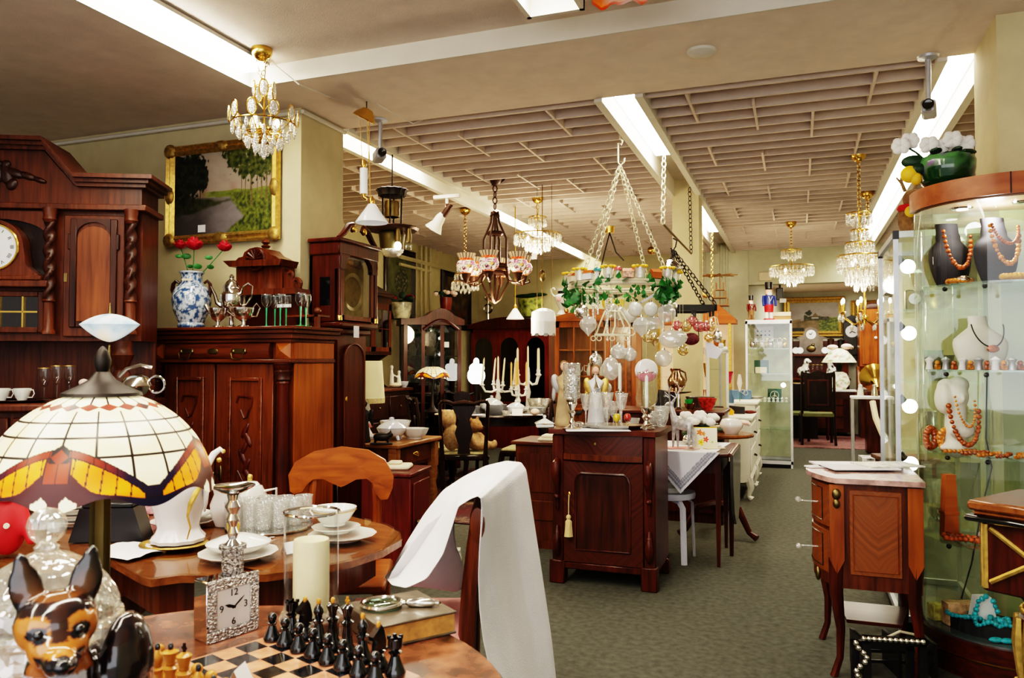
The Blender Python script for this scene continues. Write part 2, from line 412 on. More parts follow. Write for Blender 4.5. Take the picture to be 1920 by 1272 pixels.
for i,(a,c)in enumerate(((-3.19,-2.89),(-1.16,-.86),(.70,1.0))):
 struct('trim_%d'%(i+2),B().box(a,4.58,ZC-.02,a+.05,11.8,ZC+.2).box(c-.05,4.58,ZC-.02,c,11.8,ZC+.2).box(a,4.58,ZC+.14,c,11.8,ZC+.2),mFascia,smooth=False)
LG='fluorescent strip lights in the ceiling troughs'
def strip(x0,x1,y0,y1,z,label):
 t=thing('strip_light',label,'ceiling light',((x0+x1)/2,(y0+y1)/2,z),0,LG);w,l=(x1-x0)/2,(y1-y0)/2
 part('housing',B().box(-w,-l,0,w,l,.02),mFascia,t)
 part('tube',B().box(-w*.92,-l*.995,-.03,w*.92,l*.995,-.002,.01),mTube,t,label='glowing white diffuser')
strip(-2.98,-2.81,-1.8,3.62,ZC+.08,'long recessed strip light in the upper ceiling beside the small gold chandelier')
strip(-1.14,-.90,-1.8,3.25,ZC+.05,'recessed strip light cut off by the top of the picture beside the stained glass ornament')
strip(-3.12,-2.96,4.6,6.15,ZC+.10,'strip light behind the wall end and the white cone pendant lamp')
strip(-3.12,-2.96,8.0,11.6,ZC+.10,'strip light farthest along the trough behind the stained glass chandelier')
strip(-1.09,-.93,4.6,6.3,ZC+.10,'strip light in the middle trough above the hanging ivy ring hook')
strip(-1.09,-.93,8.6,10.3,ZC+.10,'short strip light in the middle trough beyond the square column')
strip(.77,.93,4.6,11.5,ZC+.10,'long strip light above the flower pot on the curved glass cabinet')
b=B()
for x in(-1.16,-.91):b.box(x,-1.8,ZC-.02,x+.02,3.35,ZC+.12)
b.box(-1.16,3.33,ZC-.02,-.89,3.35,ZC+.12);struct('trim_5',b,mFascia,smooth=False)
struct('wall_front_left',B().box(-7,4.09,0,-2.93,4.57,ZC),mWall,smooth=False)
struct('wall_left',B().box(-5.1,4.57,0,-4.95,12,ZC+.32),mWallB,smooth=False)
struct('wall_side_left',B().box(-7.1,-2,0,-7,4.09,ZC),mWall,smooth=False)
struct('wall_back',B().box(-5.1,11.8,0,-.68,12,ZC+.32).box(1.3,11.8,0,3.2,12,ZC+.32),mWallB,smooth=False)
struct('lintel_back',B().box(-.68,11.79,2.46,1.3,12.0,ZC+.32).box(-1.5,11.77,0,-.68,11.8,ZC+.1),mWallG,smooth=False)
struct('wall_right',B().box(2.75,-2,0,2.9,12,ZC+.32),mWallG,smooth=False)
struct('wall_far',B().box(-2,15.6,0,3.2,15.75,2.7),mWallF,smooth=False)
struct('wall_far_left',B().prism([(-.80,12),(-.70,12),(-.30,15.6),(-.45,15.6)],'z',0,2.7),mWallF,smooth=False)
struct('wall_far_right',B().box(2.6,12,0,2.7,15.7,2.7),mWallF,smooth=False)
struct('ceiling_far',B().box(-2,12,2.64,3.2,15.75,2.7),mCeil,smooth=False)
struct('column_right',B().box(.87,4.10,0,2.75,4.59,ZC),mWall,smooth=False)
struct('column_middle',B().box(-1.13,7.5,0,-.88,7.78,ZC+.14),mWall,smooth=False)
b=B().tube([(-6.9,4.07,ZC-.035),(-2.93,4.07,ZC-.035)],.014).tube([(-2.915,4.08,ZC-.03),(-2.915,4.57,ZC-.03)],.014)
struct('trim_6',b,mFascia)
b=B()
for y,r in((9.62,.02),(9.75,.028),(9.9,.02)):b.tube([(-4.90,y,1.2),(-4.90,y,ZC)],r)
b.tube([(-4.90,9.0,2.72),(-4.90,11.7,2.72)],.03).tube([(-4.90,9.0,2.62),(-4.90,9.9,2.62)],.022)
struct('trim_7',b,mWallB)
b=B()
for x in(-1.42,-1.38,-1.3,-1.06,-.98):b.tube([(x,11.75,1.0),(x,11.75,ZC+.1)],.018)
struct('trim_8',b,mWallG)
def flatbox(x0,y0,x1,y1,z0,z1):return B().box(x0,y0,z0,x1,y1,z1)
solo('oriental_rug',flatbox(-3.9,5.9,-1.72,8.95,0,.01),mRug,'dark red patterned rug under the dining table and chairs','rug')
solo('oriental_rug',flatbox(-.15,12.9,2.4,15.3,0,.01),mRugF,'faded pink patterned rug in the far room beyond the opening','rug')
TZ=.72;RC=(-.60,1.42);RT=.60
t=thing('round_table','round table with reddish marble top and wooden rim carrying the chess set','table',CF(*RC,0),YAW)
part('tabletop',B().lathe([(0,TZ-.02),(RT,TZ-.02),(RT+.003,TZ-.008),(RT-.004,TZ),(0,TZ)],64),mMarbP,t)
part('rim',B().lathe([(RT-.03,TZ-.07),(RT+.012,TZ-.065),(RT+.02,TZ-.04),(RT+.012,TZ-.021),(RT-.03,TZ-.021)],64),mOak,t)
part('pedestal',B().lathe([(.07,.10),(.10,.14),(.06,.2),(.05,.35),(.09,.45),(.06,.55),(.16,.62),(.2,.649)],20),mOak,t)
for k in range(4):
 a=k*pi/2+.4
 part('foot',B().tube([(.05*cos(a),.05*sin(a),.16),(.2*cos(a),.2*sin(a),.14),(.34*cos(a),.34*sin(a),.05),(.40*cos(a),.40*sin(a),.02)],[.04,.035,.025,.02],8),mOak,t)
def tiffany_col(u,v,K=4,rows=(.13,.23,.36,.50,.66),NC=20,glow=1):
 t=((u*K+.5)%1)-.5;a=abs(t);lead=(.012,.007,.008)
 n=NZ.noise(V((u*14,v*6,3)));cream=mix((.90,.74,.38),(1.,.90,.62),.5+n)
 dk=mix((.055,.008,.005),(.008,.006,.022),clamp((a-.15)*4));fc=(u*NC)%1;col=min(fc,1-fc)
 top=.60+.30*clamp((a-.05)/.42)**1.5 if a>.05 else .555+a*.9
 if v<top-.0:
  if .13<v<.23:
   dd=abs(((u*NC)%1)-.5)*2;h=abs((v-.18)/.05)
   if dd+h<.95:return mix((.30,.035,.012),(.05,.02,.02),.5+1.2*NZ.noise(V((u*30,0,1))))
   if abs(dd+h-.98)<.10:return lead
   if v>.18:return cream
  if v<.18 and v>.012:return lead if min((u*NC+.5)%1,1-(u*NC+.5)%1)<.06 else cream
  if v>.23 and col<.05:return lead
  for r in rows[2:]:
   if abs(v-r)<.009:return lead
  if v<.012:return lead
  return lead if v>top-.008 else cream
 w=v-top
 if a<.055 and v<.70:return lead if a+abs(v-.65)*.9>.052 else(.22,.025,.008)
 if w<.06:return lead if w>.05 or(a>.05 and abs(((a*16)%1)-.5)>.46)else mix((.20,.022,.006),(.015,.008,.025),clamp((a-.2)*6))
 if v<.84 and a<.07 and v>.69:return lead if abs(a-.035)>.031 else(.26,.035,.008)
 low=.985-.22*(1-clamp((a-.05)/.22))**1.5
 if .075<a<.45 and v<low-.03:return lead if abs(((a*13+v*1.2)%1)-.5)>.45 else mix((.90,.33,.008),(.72,.15,.004),clamp(v*2-1.1+n))
 if v>.925 and .028<a<.115 and v>.925+abs(a-.06)*.9:return(1,.90,.60)
 return dk
def tiffany_shade(name,rad,h,parent,z,K=4,nu=720,nv=150,rot=0,gl=None,flat=.30):
 b=B();rows=[];uv={}
 for j in range(nv+1):
  v=j/nv;row=[]
  ang=flat+(pi/2-flat-.10)*v
  for i in range(nu):
   u=i/nu;t=((u*K+.5)%1)-.5
   rr=rad*(sin(ang)/sin(pi/2-.10));zz=h*(cos(ang)-cos(pi/2-.10))/(cos(flat)-cos(pi/2-.10))
   if v>.9:zz-=(v-.9)*10*h*.06*cos(t*2*pi*2)
   a=2*pi*u+rot;row.append((rr*cos(a),rr*sin(a),zz+z))
  rows.append(row)
 b.surf(rows,True);m=mesh_of(name,b,mTiff,True)
 at=m.color_attributes.new('Col','FLOAT_COLOR','POINT');buf=[]
 for j in range(nv+1):
  for i in range(nu):c=(gl or tiffany_col)(i/nu,j/nv);buf+=[c[0],c[1],c[2],1]
 at.data.foreach_set('color',buf);return link(name,m,parent)
p=CF(-.855,1.62,TZ)
t=thing('tiffany_lamp','large stained glass table lamp with cream panes and orange petals, in the foreground','lamp',p,YAW);t.scale=(1.08,)*3
part('base',B().lathe([(.085,0),(.095,.01),(.08,.03),(.045,.05),(.03,.07)],28),mBrassD,t)
b=B().lathe([(.018,.06),(.0175,.37),(.012,.39),(.012,.51)],24,fn=lambda a,z:1+.09*cos(a*8)if z<.38 else 1);part('stem',b,mStem,t)
tiffany_shade('shade',.204,.178,t,.338,rot=-pi/2+.13)
part('cap',B().lathe([(.072,.516),(.070,.522),(.045,.534),(.024,.547),(.013,.562),(.0,.564)],28),mIron,t)
part('finial',B().lathe([(.008,.558),(.013,.570),(.015,.586),(.010,.602),(.004,.61),(0,.612)],14),mIron,t)
p=CF(-.715,1.2,TZ)
t=thing('crystal_jar','big cut crystal jar with round faceted lid knob beside the dog figurine','jar',p,YAW)
cutp=lambda a,z:1+.022*cos(a*11+z*150)*cos(a*11-z*150)
part('bowl',B().olathe(rs([(.0,.004),(.065,.002),(.075,.01),(.04,.03),(.03,.05),(.07,.08),(.105,.14),(.112,.19),(.105,.232)],3),44,fn=cutp),mCut,t,smooth=False)
part('rim',B().ring((0,0,.234),.104,.006,40,6),mCut,t)
part('lid',B().olathe(rs([(.103,.24),(.10,.262),(.088,.285),(.066,.312),(.036,.33),(.016,.338)],3),44,fn=cutp),mCut,t,smooth=False)
b=B().sph((0,0,.376),.029,9,6);part('knob',b,mCut,t,smooth=False)
part('collar',B().lathe([(.016,.336),(.018,.345),(.011,.351)],16),mCut,t)
HA=R(34);HP=V((0,-.035,.26))
def hrot(c):d=V(c)-HP;return HP+MX.Rotation(HA,3,'Z')@d
def dogpaint(c):
 n=NZ.noise(c*30)*.5;n2=NZ.noise(c*90)*.3
 blk,tan,wht,br=(.008,.008,.012),(.40,.12,.022),(.62,.62,.68),(.10,.032,.010)
 if c.z>.222:
  x,y,z=HP+MX.Rotation(-HA,3,'Z')@(c-HP)
  if z>.318:return mix((.012,.008,.008),(.16,.06,.022),clamp((-y-.03)*60+n))if y<-.028 else blk
  for s in(-1,1):
   if((x-s*.024)/.0125)**2+((z-.283)/.0095)**2<1 and y<-.055:return blk
  if y<-.118:return blk
  if y<-.085 and z<.262:return mix(blk,br,.2+n)
  if abs(x)<.010+.012*n and z>.275:return mix(blk,br,.35)
  if y<-.042 and z<.305-.3*abs(abs(x)-.024):return mix(tan,(.52,.20,.05),.5+n2)if z>.245 else mix(tan,br,.5+n)
  return mix(blk,br,.12+n2)
 if c.y<-.035 and c.x<.055 and c.z>.02:return mix(wht,(.36,.37,.45),.45+n+n2)
 if c.x>.05 and c.z<.16+.06*n:return mix(tan,br,.3+n)
 return mix(blk,br,.12+n2)
p=CF(-.596,1.06,TZ)
t=thing('dog_figurine','glazed ceramic dog figurine in black, tan and white with pricked ears','figurine',p+V((0,0,.004)),YAW)
ry=lambda d:MX.Rotation(HA,3,'Z')@MX.Rotation(R(d),3,'Y')@MX.Rotation(R(-8),3,'X');he=MX.Rotation(HA,3,'Z')
it=[('e',(0,.0,.10),(.062,.06,.10)),('e',(0,-.03,.16),(.052,.045,.085)),('e',(0,-.028,.215),(.042,.042,.05)),('e',hrot((0,-.035,.283)),(.050,.052,.043),he),('e',hrot((0,-.065,.262)),(.036,.036,.030),he),('e',hrot((0,-.098,.252)),(.021,.034,.018),he),('e',hrot((0,-.128,.255)),(.011,.010,.010),he),('c',(-.028,-.06,.14),(-.028,-.075,.015),.02,.016),('c',(.026,-.06,.14),(.026,-.075,.015),.02,.016),('e',(-.028,-.09,.012),(.019,.03,.014)),('e',(.026,-.09,.012),(.019,.03,.014)),('e',(.03,.035,.14),(.055,.055,.10)),('e',(.050,.048,.19),(.034,.055,.082)),('e',(.055,.05,.09),(.045,.06,.09)),('e',(.068,.015,.05),(.034,.05,.05)),('c',(.085,.03,.03),(.06,-.07,.018),.018,.014)]
for sx in(-1,1):it+=[('e',hrot((sx*.034,-.026,.33)),(.021,.010,.036),ry(sx*10)),('e',hrot((sx*.038,-.025,.352)),(.012,.008,.026),ry(sx*10))]
blob('body',it,.004,mPaintG,t,dogpaint,sm=4)
for sx in(-1,1):part('eye',B().sph(hrot((sx*.0225,-.0805,.284)),.0062,10,6),mBlackG,t)
p=PZ(20,2.52,TZ+.002)
t=thing('doll_figurine','pink faced doll figurine in a red jacket at the edge of the picture','figurine',p,YAW+.3);t.scale=(1.05,)*3
blob('body',[('e',(0,0,.09),(.055,.05,.09)),('c',(.04,-.01,.14),(.075,-.04,.05),.02,.016),('c',(-.04,-.01,.14),(-.075,-.04,.05),.02,.016)],.008,mRed,t)
blob('head',[('e',(0,-.005,.215),(.046,.044,.052)),('e',(0,-.05,.21),(.01,.012,.01)),('e',(0,-.03,.19),(.03,.02,.02)),('e',(.044,0,.215),(.01,.008,.014)),('e',(-.044,0,.215),(.01,.008,.014))],.005,mSkin,t)
[part('eye',B().sph((x,-.043,.222),.005,8,6),mBlackG,t)for x in(-.016,.016)]
part('hair',B().sph((0,.008,.235),(.048,.045,.042)),mFurB,t)
b=B();[b.lathe([(0,0),(.009,0),(.008,.004),(0,.004)],12,(0,0,0))for _ in(0,)]
part('button',b,mPaperC,t,(.012,-.052,.10),(pi/2,0,0))
mid=(-.475,1.512);bu=atan2(-.65,.76)
brd=thing('chess_board','marble chess board with black and salmon squares','chess board',CF(*mid,TZ),YAW+bu)
SQ=.05
def mkboard():
 b=B();n=8
 for i in range(n):
  for j in range(n):
   b.mi=(i+j)%2;x,y=(i-4)*SQ,(j-4)*SQ
   b.f([b.v((x,y,.0155)),b.v((x+SQ,y,.0155)),b.v((x+SQ,y+SQ,.0155)),b.v((x,y+SQ,.0155))])
 return b
part('squares',mkboard(),[M('salmon_marble',(.62,.27,.16),.2,coat=.5,var=.4,vs=25),M('black_marble',(.012,.013,.016),.15,coat=.6,var=.6,vs=30)],brd,smooth=False)
part('border',B().box(-.212,-.212,0,.212,.212,.0150,.004),M('board_border',(.5,.22,.14),.25,coat=.4,var=.4,vs=20),brd)
BZ=.0158
def man(kind,mat,acc,label,loc,rz,grp):
 t=thing('chess_'+kind,label,'chess piece',loc,rz,grp)
 if kind=='pawn':pr=[(.0175,0),(.019,.006),(.016,.013),(.0125,.02),(.0075,.034),(.011,.040),(.006,.043)];hd=.043
 else:
  hd={'rook':.052,'knight':.040,'bishop':.062,'queen':.078,'king':.082}[kind]
  pr=[(.020,0),(.0215,.007),(.017,.016),(.0125,.026),(.0085,hd*.75),(.0135,hd*.88),(.007,hd*.93),(.009,hd)]
 part('base',B().lathe([(0,0)]+pr+[(0,pr[-1][1])],16),mat,t);b=B()
 if kind=='pawn':b.sph((0,0,.051),.0105,12,8)
 elif kind=='rook':
  b.lathe([(.009,hd-.002),(.0145,hd+.004),(.0145,hd+.020),(.010,hd+.020),(.010,hd+.013),(0,hd+.013)],16)
  for k in range(5):a=k*2*pi/5;b.box(.0122*cos(a)-.003,.0122*sin(a)-.003,hd+.018,.0122*cos(a)+.003,.0122*sin(a)+.003,hd+.025)
 elif kind=='knight':
  b.prism([(-.012,.038),(.013,.038),(.014,.055),(.008,.078),(.002,.088),(-.004,.082),(-.02,.068),(-.018,.060),(-.006,.062),(-.010,.05)],'x',-.0075,.0075)
 elif kind=='bishop':b.lathe([(.006,hd-.002),(.011,hd+.008),(.010,hd+.016),(.004,hd+.026),(0,hd+.028)],14)
 elif kind=='queen':b.lathe([(.007,hd-.002),(.0085,hd+.004),(.0145,hd+.019),(.010,hd+.021),(0,hd+.024)],14)
 else:b.lathe([(.007,hd-.002),(.009,hd+.004),(.0135,hd+.020),(.008,hd+.024),(0,hd+.027)],14)
 part('head',b,mat,t)
 if acc and kind in('bishop','queen','king','knight'):
  b=B();z={'bishop':hd+.028,'queen':hd+.024,'king':hd+.027,'knight':.084}[kind]
  if kind=='king':b.box(-.002,-.002,z-.004,.002,.002,z+.014).box(-.006,-.002,z+.004,.006,.002,z+.008)
  else:b.sph((0,0,z+.003),(.005,.005,.008),8,6)
  part('finial',b,acc,t)
 return t
back=['rook','knight','bishop','queen','king','bishop','knight','rook']
Mb=MX.Translation(CF(*mid,TZ))@MX.Rotation(YAW+bu,4,'Z')
where={'rook':'corner','knight':'horse head','bishop':'pointed','queen':'crowned','king':'cross topped'}
for side,mat,acc,cn in((1,mBlackG,mBoxwood,'glossy black'),(-1,mBoxwood,mBlackG,'pale boxwood')):
 g='black chessmen' if side==1 else 'boxwood chessmen'
 y=side*3.5*SQ;yp=side*2.5*SQ
 src=None
 for i in range(8):
  x=(i-3.5)*SQ
  lo=Mb@V((x,yp,BZ));end='candle end' if side==1 else 'dog figurine end'
  nth=ORD[i]
  lb=f'{cn} chess pawn, {nth} from the {end} of its row'
  if src is None:src=man('pawn',mat,None,lb,lo,YAW+bu,g)
  else:dup(src,lo,YAW+bu,lb)
  k=back[i];e2='' if k in('queen','king')else(' near the '+('candle' if side==1 else 'dog figurine')if i<4 else ' near the '+('book' if side==1 else 'front edge'))
  man(k,mat,acc,f'{cn} chess {k} with {where[k]} top in the back row{e2}',Mb@V((x,y,BZ)),YAW+bu+(0 if side==1 else pi),g)
def tent(label,loc,rz,w=.05,h=.04,name='price_card',mat=None,sp=.5):
 b=B();b.surf([[(-w/2,-h*sp,0),(w/2,-h*sp,0)],[(-w/2,0,h),(w/2,0,h)],[(-w/2,h*sp,0),(w/2,h*sp,0)]])
 return solo(name,b,mat or mPaper,label,'price card',loc,rz,smooth=False)
tent('folded white price card standing on the chess squares',Mb@V((.0,-.055,BZ)),YAW+bu+2.2,.05,.042)
tent('small white folded card among the pale boxwood chessmen',Mb@V((-.17,-.21,BZ)),YAW+.9,.045,.05)
tent('narrow cream card leaning between boxwood pawns',Mb@V((.045,-.15,BZ)),YAW+2,.03,.045)
p=CF(-.638,1.79,TZ)
t=thing('table_clock','square table clock in a mirrored crushed crystal frame','clock',p,YAW+R(53.1))
part('case',B().box(-.065,0,0,.065,.055,.136,.003),mMirror,t)
b=B()
for q in((-.066,0,.066,.026),(-.066,.112,.066,.138),(-.066,.026,-.042,.112),(.042,.026,.066,.112)):b.box(q[0],-.006,q[1],q[2],.001,q[3],.002)
part('frame',b,mCrush,t);d=part('dial',B().box(-.042,-.003,.026,.042,0,.112),mPaper,t)
for s,x,z in(('12',0,.101),('3',.031,.069),('6',0,.036),('9',-.031,.069)):text('numeral',s,.022,mBlack,d,(x,-.0035,z),(pi/2,0,0))
def hand(par,a,L,w,mat,c=(0,0),y=-.005,name='hand'):
 b=B();d=V((sin(a),cos(a)));n=V((d.y,-d.x));P=[V(c)-d*L*.15+n*w,V(c)+d*L*.6+n*w*1.3,V(c)+d*L,V(c)+d*L*.6-n*w*1.3,V(c)-d*L*.15-n*w]
 b.prism([(q.x,q.y)for q in P],'y',y,y-.001);return part(name,b,mat,par,smooth=False)
hand(d,R(-70),.026,.0028,mIron,(0,.069));hand(d,R(52),.034,.0014,mIron,(0,.069))
p=CF(-.475,1.85,TZ)
t=thing('hurricane_candle_holder','clear glass cylinder with silver rim on a cut crystal foot around a cream candle','candle holder',p)
part('foot',B().lathe([(0,0),(.066,0),(.070,.008),(.074,.028),(.066,.042),(0,.042)],32),mCut,t)
part('cylinder',B().olathe([(.063,.043),(.0635,.27)],40),mGlass,t);part('rim',B().ring((0,0,.272),.0635,.0035,40,6),mChrome,t)
solo('pillar_candle',B().lathe([(0,0),(.042,0),(.042,.155),(.040,.165),(.036,.16),(.028,.140),(.0,.135)],28,fn=lambda a,z:1).lathe([(.0015,.135),(.0015,.152)],6),mCandle,'thick cream pillar candle inside the glass cylinder','candle',p+V((0,0,.043)))
p=CF(-.69,1.93,TZ)
t=thing('candle_pedestal','silver pedestal with crystal filled column and shallow dish on top','candle holder',p)
part('column',B().lathe([(0,0),(.034,0),(.034,.012),(.026,.014),(.026,.165),(.033,.167),(.033,.176),(0,.178)],24),mCrush,t)
part('stem',B().lathe([(.02,.178),(.009,.19),(.014,.205),(.008,.22),(.016,.238),(.01,.252),(.02,.27),(.012,.285),(.016,.30)],18),mChrome,t)
part('dish',B().lathe([(.012,.30),(.03,.306),(.05,.318),(.053,.322),(.046,.319),(0,.31)],28),mChrome,t)
p=CF(-.262,1.84,TZ);rzb=YAW+R(34)
t=thing('old_book','thick old book with brown cover and pale page edges under the magnifying glass','book',p,rzb)
part('cover',B().box(-.095,-.10,.046,.095,.10,.052,.002).box(-.095,-.10,0,.095,.10,.006,.002).box(-.099,-.10,0,-.093,.10,.052,.002),M('book_leather',(.10,.075,.05),.35,coat=.3,var=.5,vs=20),t)
part('pages',B().box(-.092,-.096,.006,.091,.096,.046),M('page_edges',(.52,.27,.09),.7,var=.25,vs=60),t)
t=thing('magnifying_glass','silver handled magnifying glass lying on the old book','magnifying glass',p+V((0,0,.0535)),rzb+R(-35))
part('ring',B().ring((-.045,.0,.007),.046,.005,32,6),mSilver,t);part('lens',B().lathe([(0,.004),(.03,.005),(.045,.007),(.03,.010),(0,.0115)],28,(-.045,0,0)),glass('green_lens',(.65,.9,.8),.25,.8),t)
part('handle',B().at(MX.Translation((.0,0,.008))@MX.Rotation(pi/2,4,'Y')).lathe([(.004,0),(.006,.006),(.004,.012),(.009,.02),(.011,.05),(.009,.075),(.005,.082),(.007,.09),(0,.096)],14),mSilver,t)
pxs=[(207,1047),(262,1078),(282,1084),(340,1076),(420,1077),(500,1074),(580,1064),(660,1049),(720,1030),(755,1010),(752,996),(725,982),(660,966),(560,955),(420,952),(280,958),(170,968),(60,985),(-40,990),(-60,1040),(60,1060),(150,1055)]
P2=[G(x,y,TZ)for x,y in pxs];c2=sum(P2,V())/len(P2)
t=thing('dining_table','brown table with notched edge and glass plate laid with white china','table',(c2.x,c2.y,0))
lp=[((q-c2).x,(q-c2).y)for q in P2];sc=lambda k:[(x*k,y*k)for x,y in lp]
part('tabletop',B().prism(sc(.995),'z',TZ-.028,TZ-.006),mTable,t)
part('glass_plate',B().prism(sc(1.0),'z',TZ-.006,TZ),glass('table_glass',(.96,.97,.95),.03,.3),t,smooth=False)
part('apron',B().prism(sc(.86),'z',TZ-.13,TZ-.028),mOak,t)
for x,y in((-.46,-.12),(.40,-.10),(-.46,.10),(.38,.12)):part('leg',B().lathe([(.035,0),(.022,.05),(.03,.1),(.042,.4),(.03,.46),(.045,.5),(.045,TZ-.12)],14,(x,y,0)),mOak,t)
def T2(px,py):return G(px,py,TZ)
p=T2(334,1024);p.z+=.018
t=thing('white_ewer','big milky white porcelain jug with a gold touched scrolling handle','jug',p,YAW)
part('body',B().lathe([(0,0),(.085,0),(.088,.012),(.072,.03),(.066,.05),(.078,.10),(.098,.16),(.104,.205),(.094,.235),(.084,.26),(.09,.28),(.082,.28),(.06,.24),(0,.22)],40,fn=lambda a,z:1+.02*cos(a*10)*(1 if z>.03 else 2)),mPorc,t)
part('handle',B().tube([(.088,0,.10),(.10,-.02,.13),(.105,-.03,.17),(.10,-.03,.215),(.105,-.02,.26),(.122,-.01,.295),(.14,0,.31),(.152,0,.30)],[.004,.007,.010,.013,.013,.012,.010,.007],10),mPorc,t)
part('gilding',B().tube([(.06,-.072,.02),(.072,-.075,.06),(.066,-.085,.10),(.074,-.082,.14),(.088,-.07,.175),(.1,-.05,.20)],[.002,.003,.004,.009,.010,.004],8).sph((.15,0,.303),.008,8,6).sph((.140,-.01,.275),.009,8,6),mGold,t,label='gold relief')
part('spout',B().tube([(-.08,0,.18),(-.12,0,.21),(-.14,0,.25)],[.03,.022,.018],10),mPorc,t)
p=T2(326,1027)
t=thing('gilt_stand','oval gilded stand under the big white jug','stand',p,YAW)
part('plate',B().lathe([(0,.008),(.10,.008),(.113,.014),(.11,.018),(.09,.013),(0,.013)],32,sx=1,sy=.8),mGoldD,t)
for a in(.5,2.1,4.7):part('foot',B().lathe([(.006,0),(.008,.005),(.005,.009)],8,(.09*cos(a),.07*sin(a),0)),mGoldD,t)
def plate(name,r,label,loc,n=1,group=None,mat=None,wav=.015,cat='plate',h=.022):
 b=B()
 b.lathe([(0,.0),(r*.55,0),(r*.6,.006),(r*.97,h*.8),(r,h),(r*.96,h),(r*.6,.010),(0,.009)],40,fn=lambda a,z:1+wav*cos(a*12))
 return solo(name,b,mat or mChina,label,cat,loc,group=group)
plate('serving_plate',.122,'large scalloped white plate with gold rim under the lidded bowl',T2(447,1047))
p=T2(447,1047)+V((0,0,.023))
t=thing('lidded_bowl','low white lidded bowl with a gold handle behind the silver candle pedestal','bowl',p,YAW)
part('bowl',B().lathe([(0,0),(.06,0),(.095,.02),(.10,.028),(0,.028)],32,fn=lambda a,z:1+.015*cos(a*12)),mChina,t);part('lid',B().lathe([(.098,.029),(.09,.034),(.05,.048),(.02,.056),(0,.056)],32),mChina,t)
part('handle',B().tube([(-.03,0,.05),(-.034,0,.085),(-.018,0,.10),(0,0,.085),(-.004,0,.055)],.005,6),mGold,t,label='gold handle')
plate('serving_plate',.118,'scalloped white plate under the tea cup behind the candle',T2(642,1012))
plate('saucer',.085,'white saucer under the tea cup on its plate',T2(630,1010)+V((0,0,.0225)),cat='saucer')
p=T2(626,1008)+V((0,0,.0455))
def cup(name,label,loc,r=.062,h=.06,mat=None,group=None,rz=0,gold=True,cat='cup'):
 t=thing(name,label,cat,loc,rz,group)
 part('bowl',B().lathe([(0,0),(r*.5,0),(r*.5,.006),(r*.7,h*.3),(r*.95,h*.8),(r,h),(r*.95,h),(r*.65,h*.32),(0,h*.15)],28),mat or mChina,t)
 part('handle',B().tube([(r*.85,0,h*.85),(r*1.3,0,h*.9),(r*1.45,0,h*.6),(r*1.2,0,h*.3),(r*.7,0,h*.3)],r*.07,6),mat or mChina,t)
 if gold:part('gold_band',B().ring((0,0,h*.86),r*.985,r*.02,28,4),mGold,t,label='gold band')
 return t
cup('tea_cup','wide white porcelain cup with gold line standing on plate and saucer',p,.08,.062,rz=YAW+2.6)
plate('serving_plate',.12,'white plate half hidden behind the big white jug',T2(345,985));plate('saucer',.10,'small white plate in the middle of the china table behind the jug',T2(345,985)+V((0,0,.023)),cat='saucer')
p=T2(505,988)
t=thing('mirror_tray','round mirrored tray with a thin rim under the crystal tumblers','tray',p)
part('mirror',B().lathe([(0,0),(.155,0),(.157,.004),(0,.0045)],40),mMirror,t);part('rim',B().ring((0,0,.004),.157,.004,40,6),mChrome,t)
k=0
spots=[(-.085,.02),(-.05,-.05),(.0,-.075),(.05,-.04),(.09,.015),(.042,.06),(-.03,.058),(-.118,-.05),(.0,.0),(.11,.08)]
g0=B().lathe([(0,0),(.026,0),(.03,.01),(.032,.09),(.034,.1),(.032,.1),(.029,.012),(0,.01)],16,fn=lambda a,z:1+.03*cos(a*8));gm=mesh_of('tumbler',g0,mCutF)
for i,(x,y)in enumerate(spots):
 o=link('crystal_tumbler',gm,None,p+MX.Rotation(YAW,3,'Z')@V((x,y,.0065)));tag(o,f'cut crystal tumbler on the round mirrored tray, {ORD[sorted(spots).index((x, y))]} counting from the silver pedestal','glass','crystal tumblers on the mirrored tray')
p=T2(424,985)
t=thing('white_creamer','white creamer jug with gold touches behind the silver pedestal dish','jug',p,YAW+1.9)
part('body',B().lathe([(0,0),(.04,0),(.055,.04),(.06,.08),(.045,.12),(.05,.14),(.045,.14),(0,.1)],24),mPorc,t);part('handle',B().tube([(.045,0,.12),(.085,0,.13),(.08,0,.06),(.055,0,.04)],.006,6),mGold,t,label='gold handle')
p=T2(468,962)
t=thing('white_teapot','white teapot with golden lid knob behind the crystal tumblers','teapot',p,YAW)
part('body',B().lathe([(0,0),(.04,0),(.07,.04),(.072,.07),(.05,.11),(.03,.118)],24),mChina,t);part('lid',B().lathe([(.04,.116),(.03,.128),(0,.134)],20),mChina,t);part('knob',B().sph((0,0,.145),(.012,.012,.016)),mGold,t,label='gold knob')
part('spout',B().tube([(-.06,0,.05),(-.10,0,.08),(-.115,0,.115)],[.016,.011,.008],8),mChina,t);part('handle',B().tube([(.06,0,.09),(.11,0,.1),(.11,0,.04),(.065,0,.035)],.006,6),mChina,t)
p=T2(203,1014)
t=thing('black_case','black slope sided leather case behind the lamp stem','case',p,YAW+.1)
part('body',B().prism([(-.125,0),(.125,0),(.09,.115),(-.09,.115)],'y',-.02,.08),mBlack,t);part('lid',B().box(-.085,-.015,.115,.085,.075,.132,.004),mBlack,t)
for i in range(8):plate('stacked_saucer',.074,f'white gold rimmed saucer, {ORD[i]} from the bottom of the stack beside the black case',T2(142,985)+V((.0008*(i%3),0,i*.0235)),group='stacked saucers',cat='saucer',wav=0)
solo('gift_box',B().box(-.035,-.03,0,.035,.03,.075,.004),M('pink_dotted',(.80,.38,.42),.6,var=.35,vs=120),'pink dotted gift box under the lamp shade edge','box',T2(290,963),YAW)
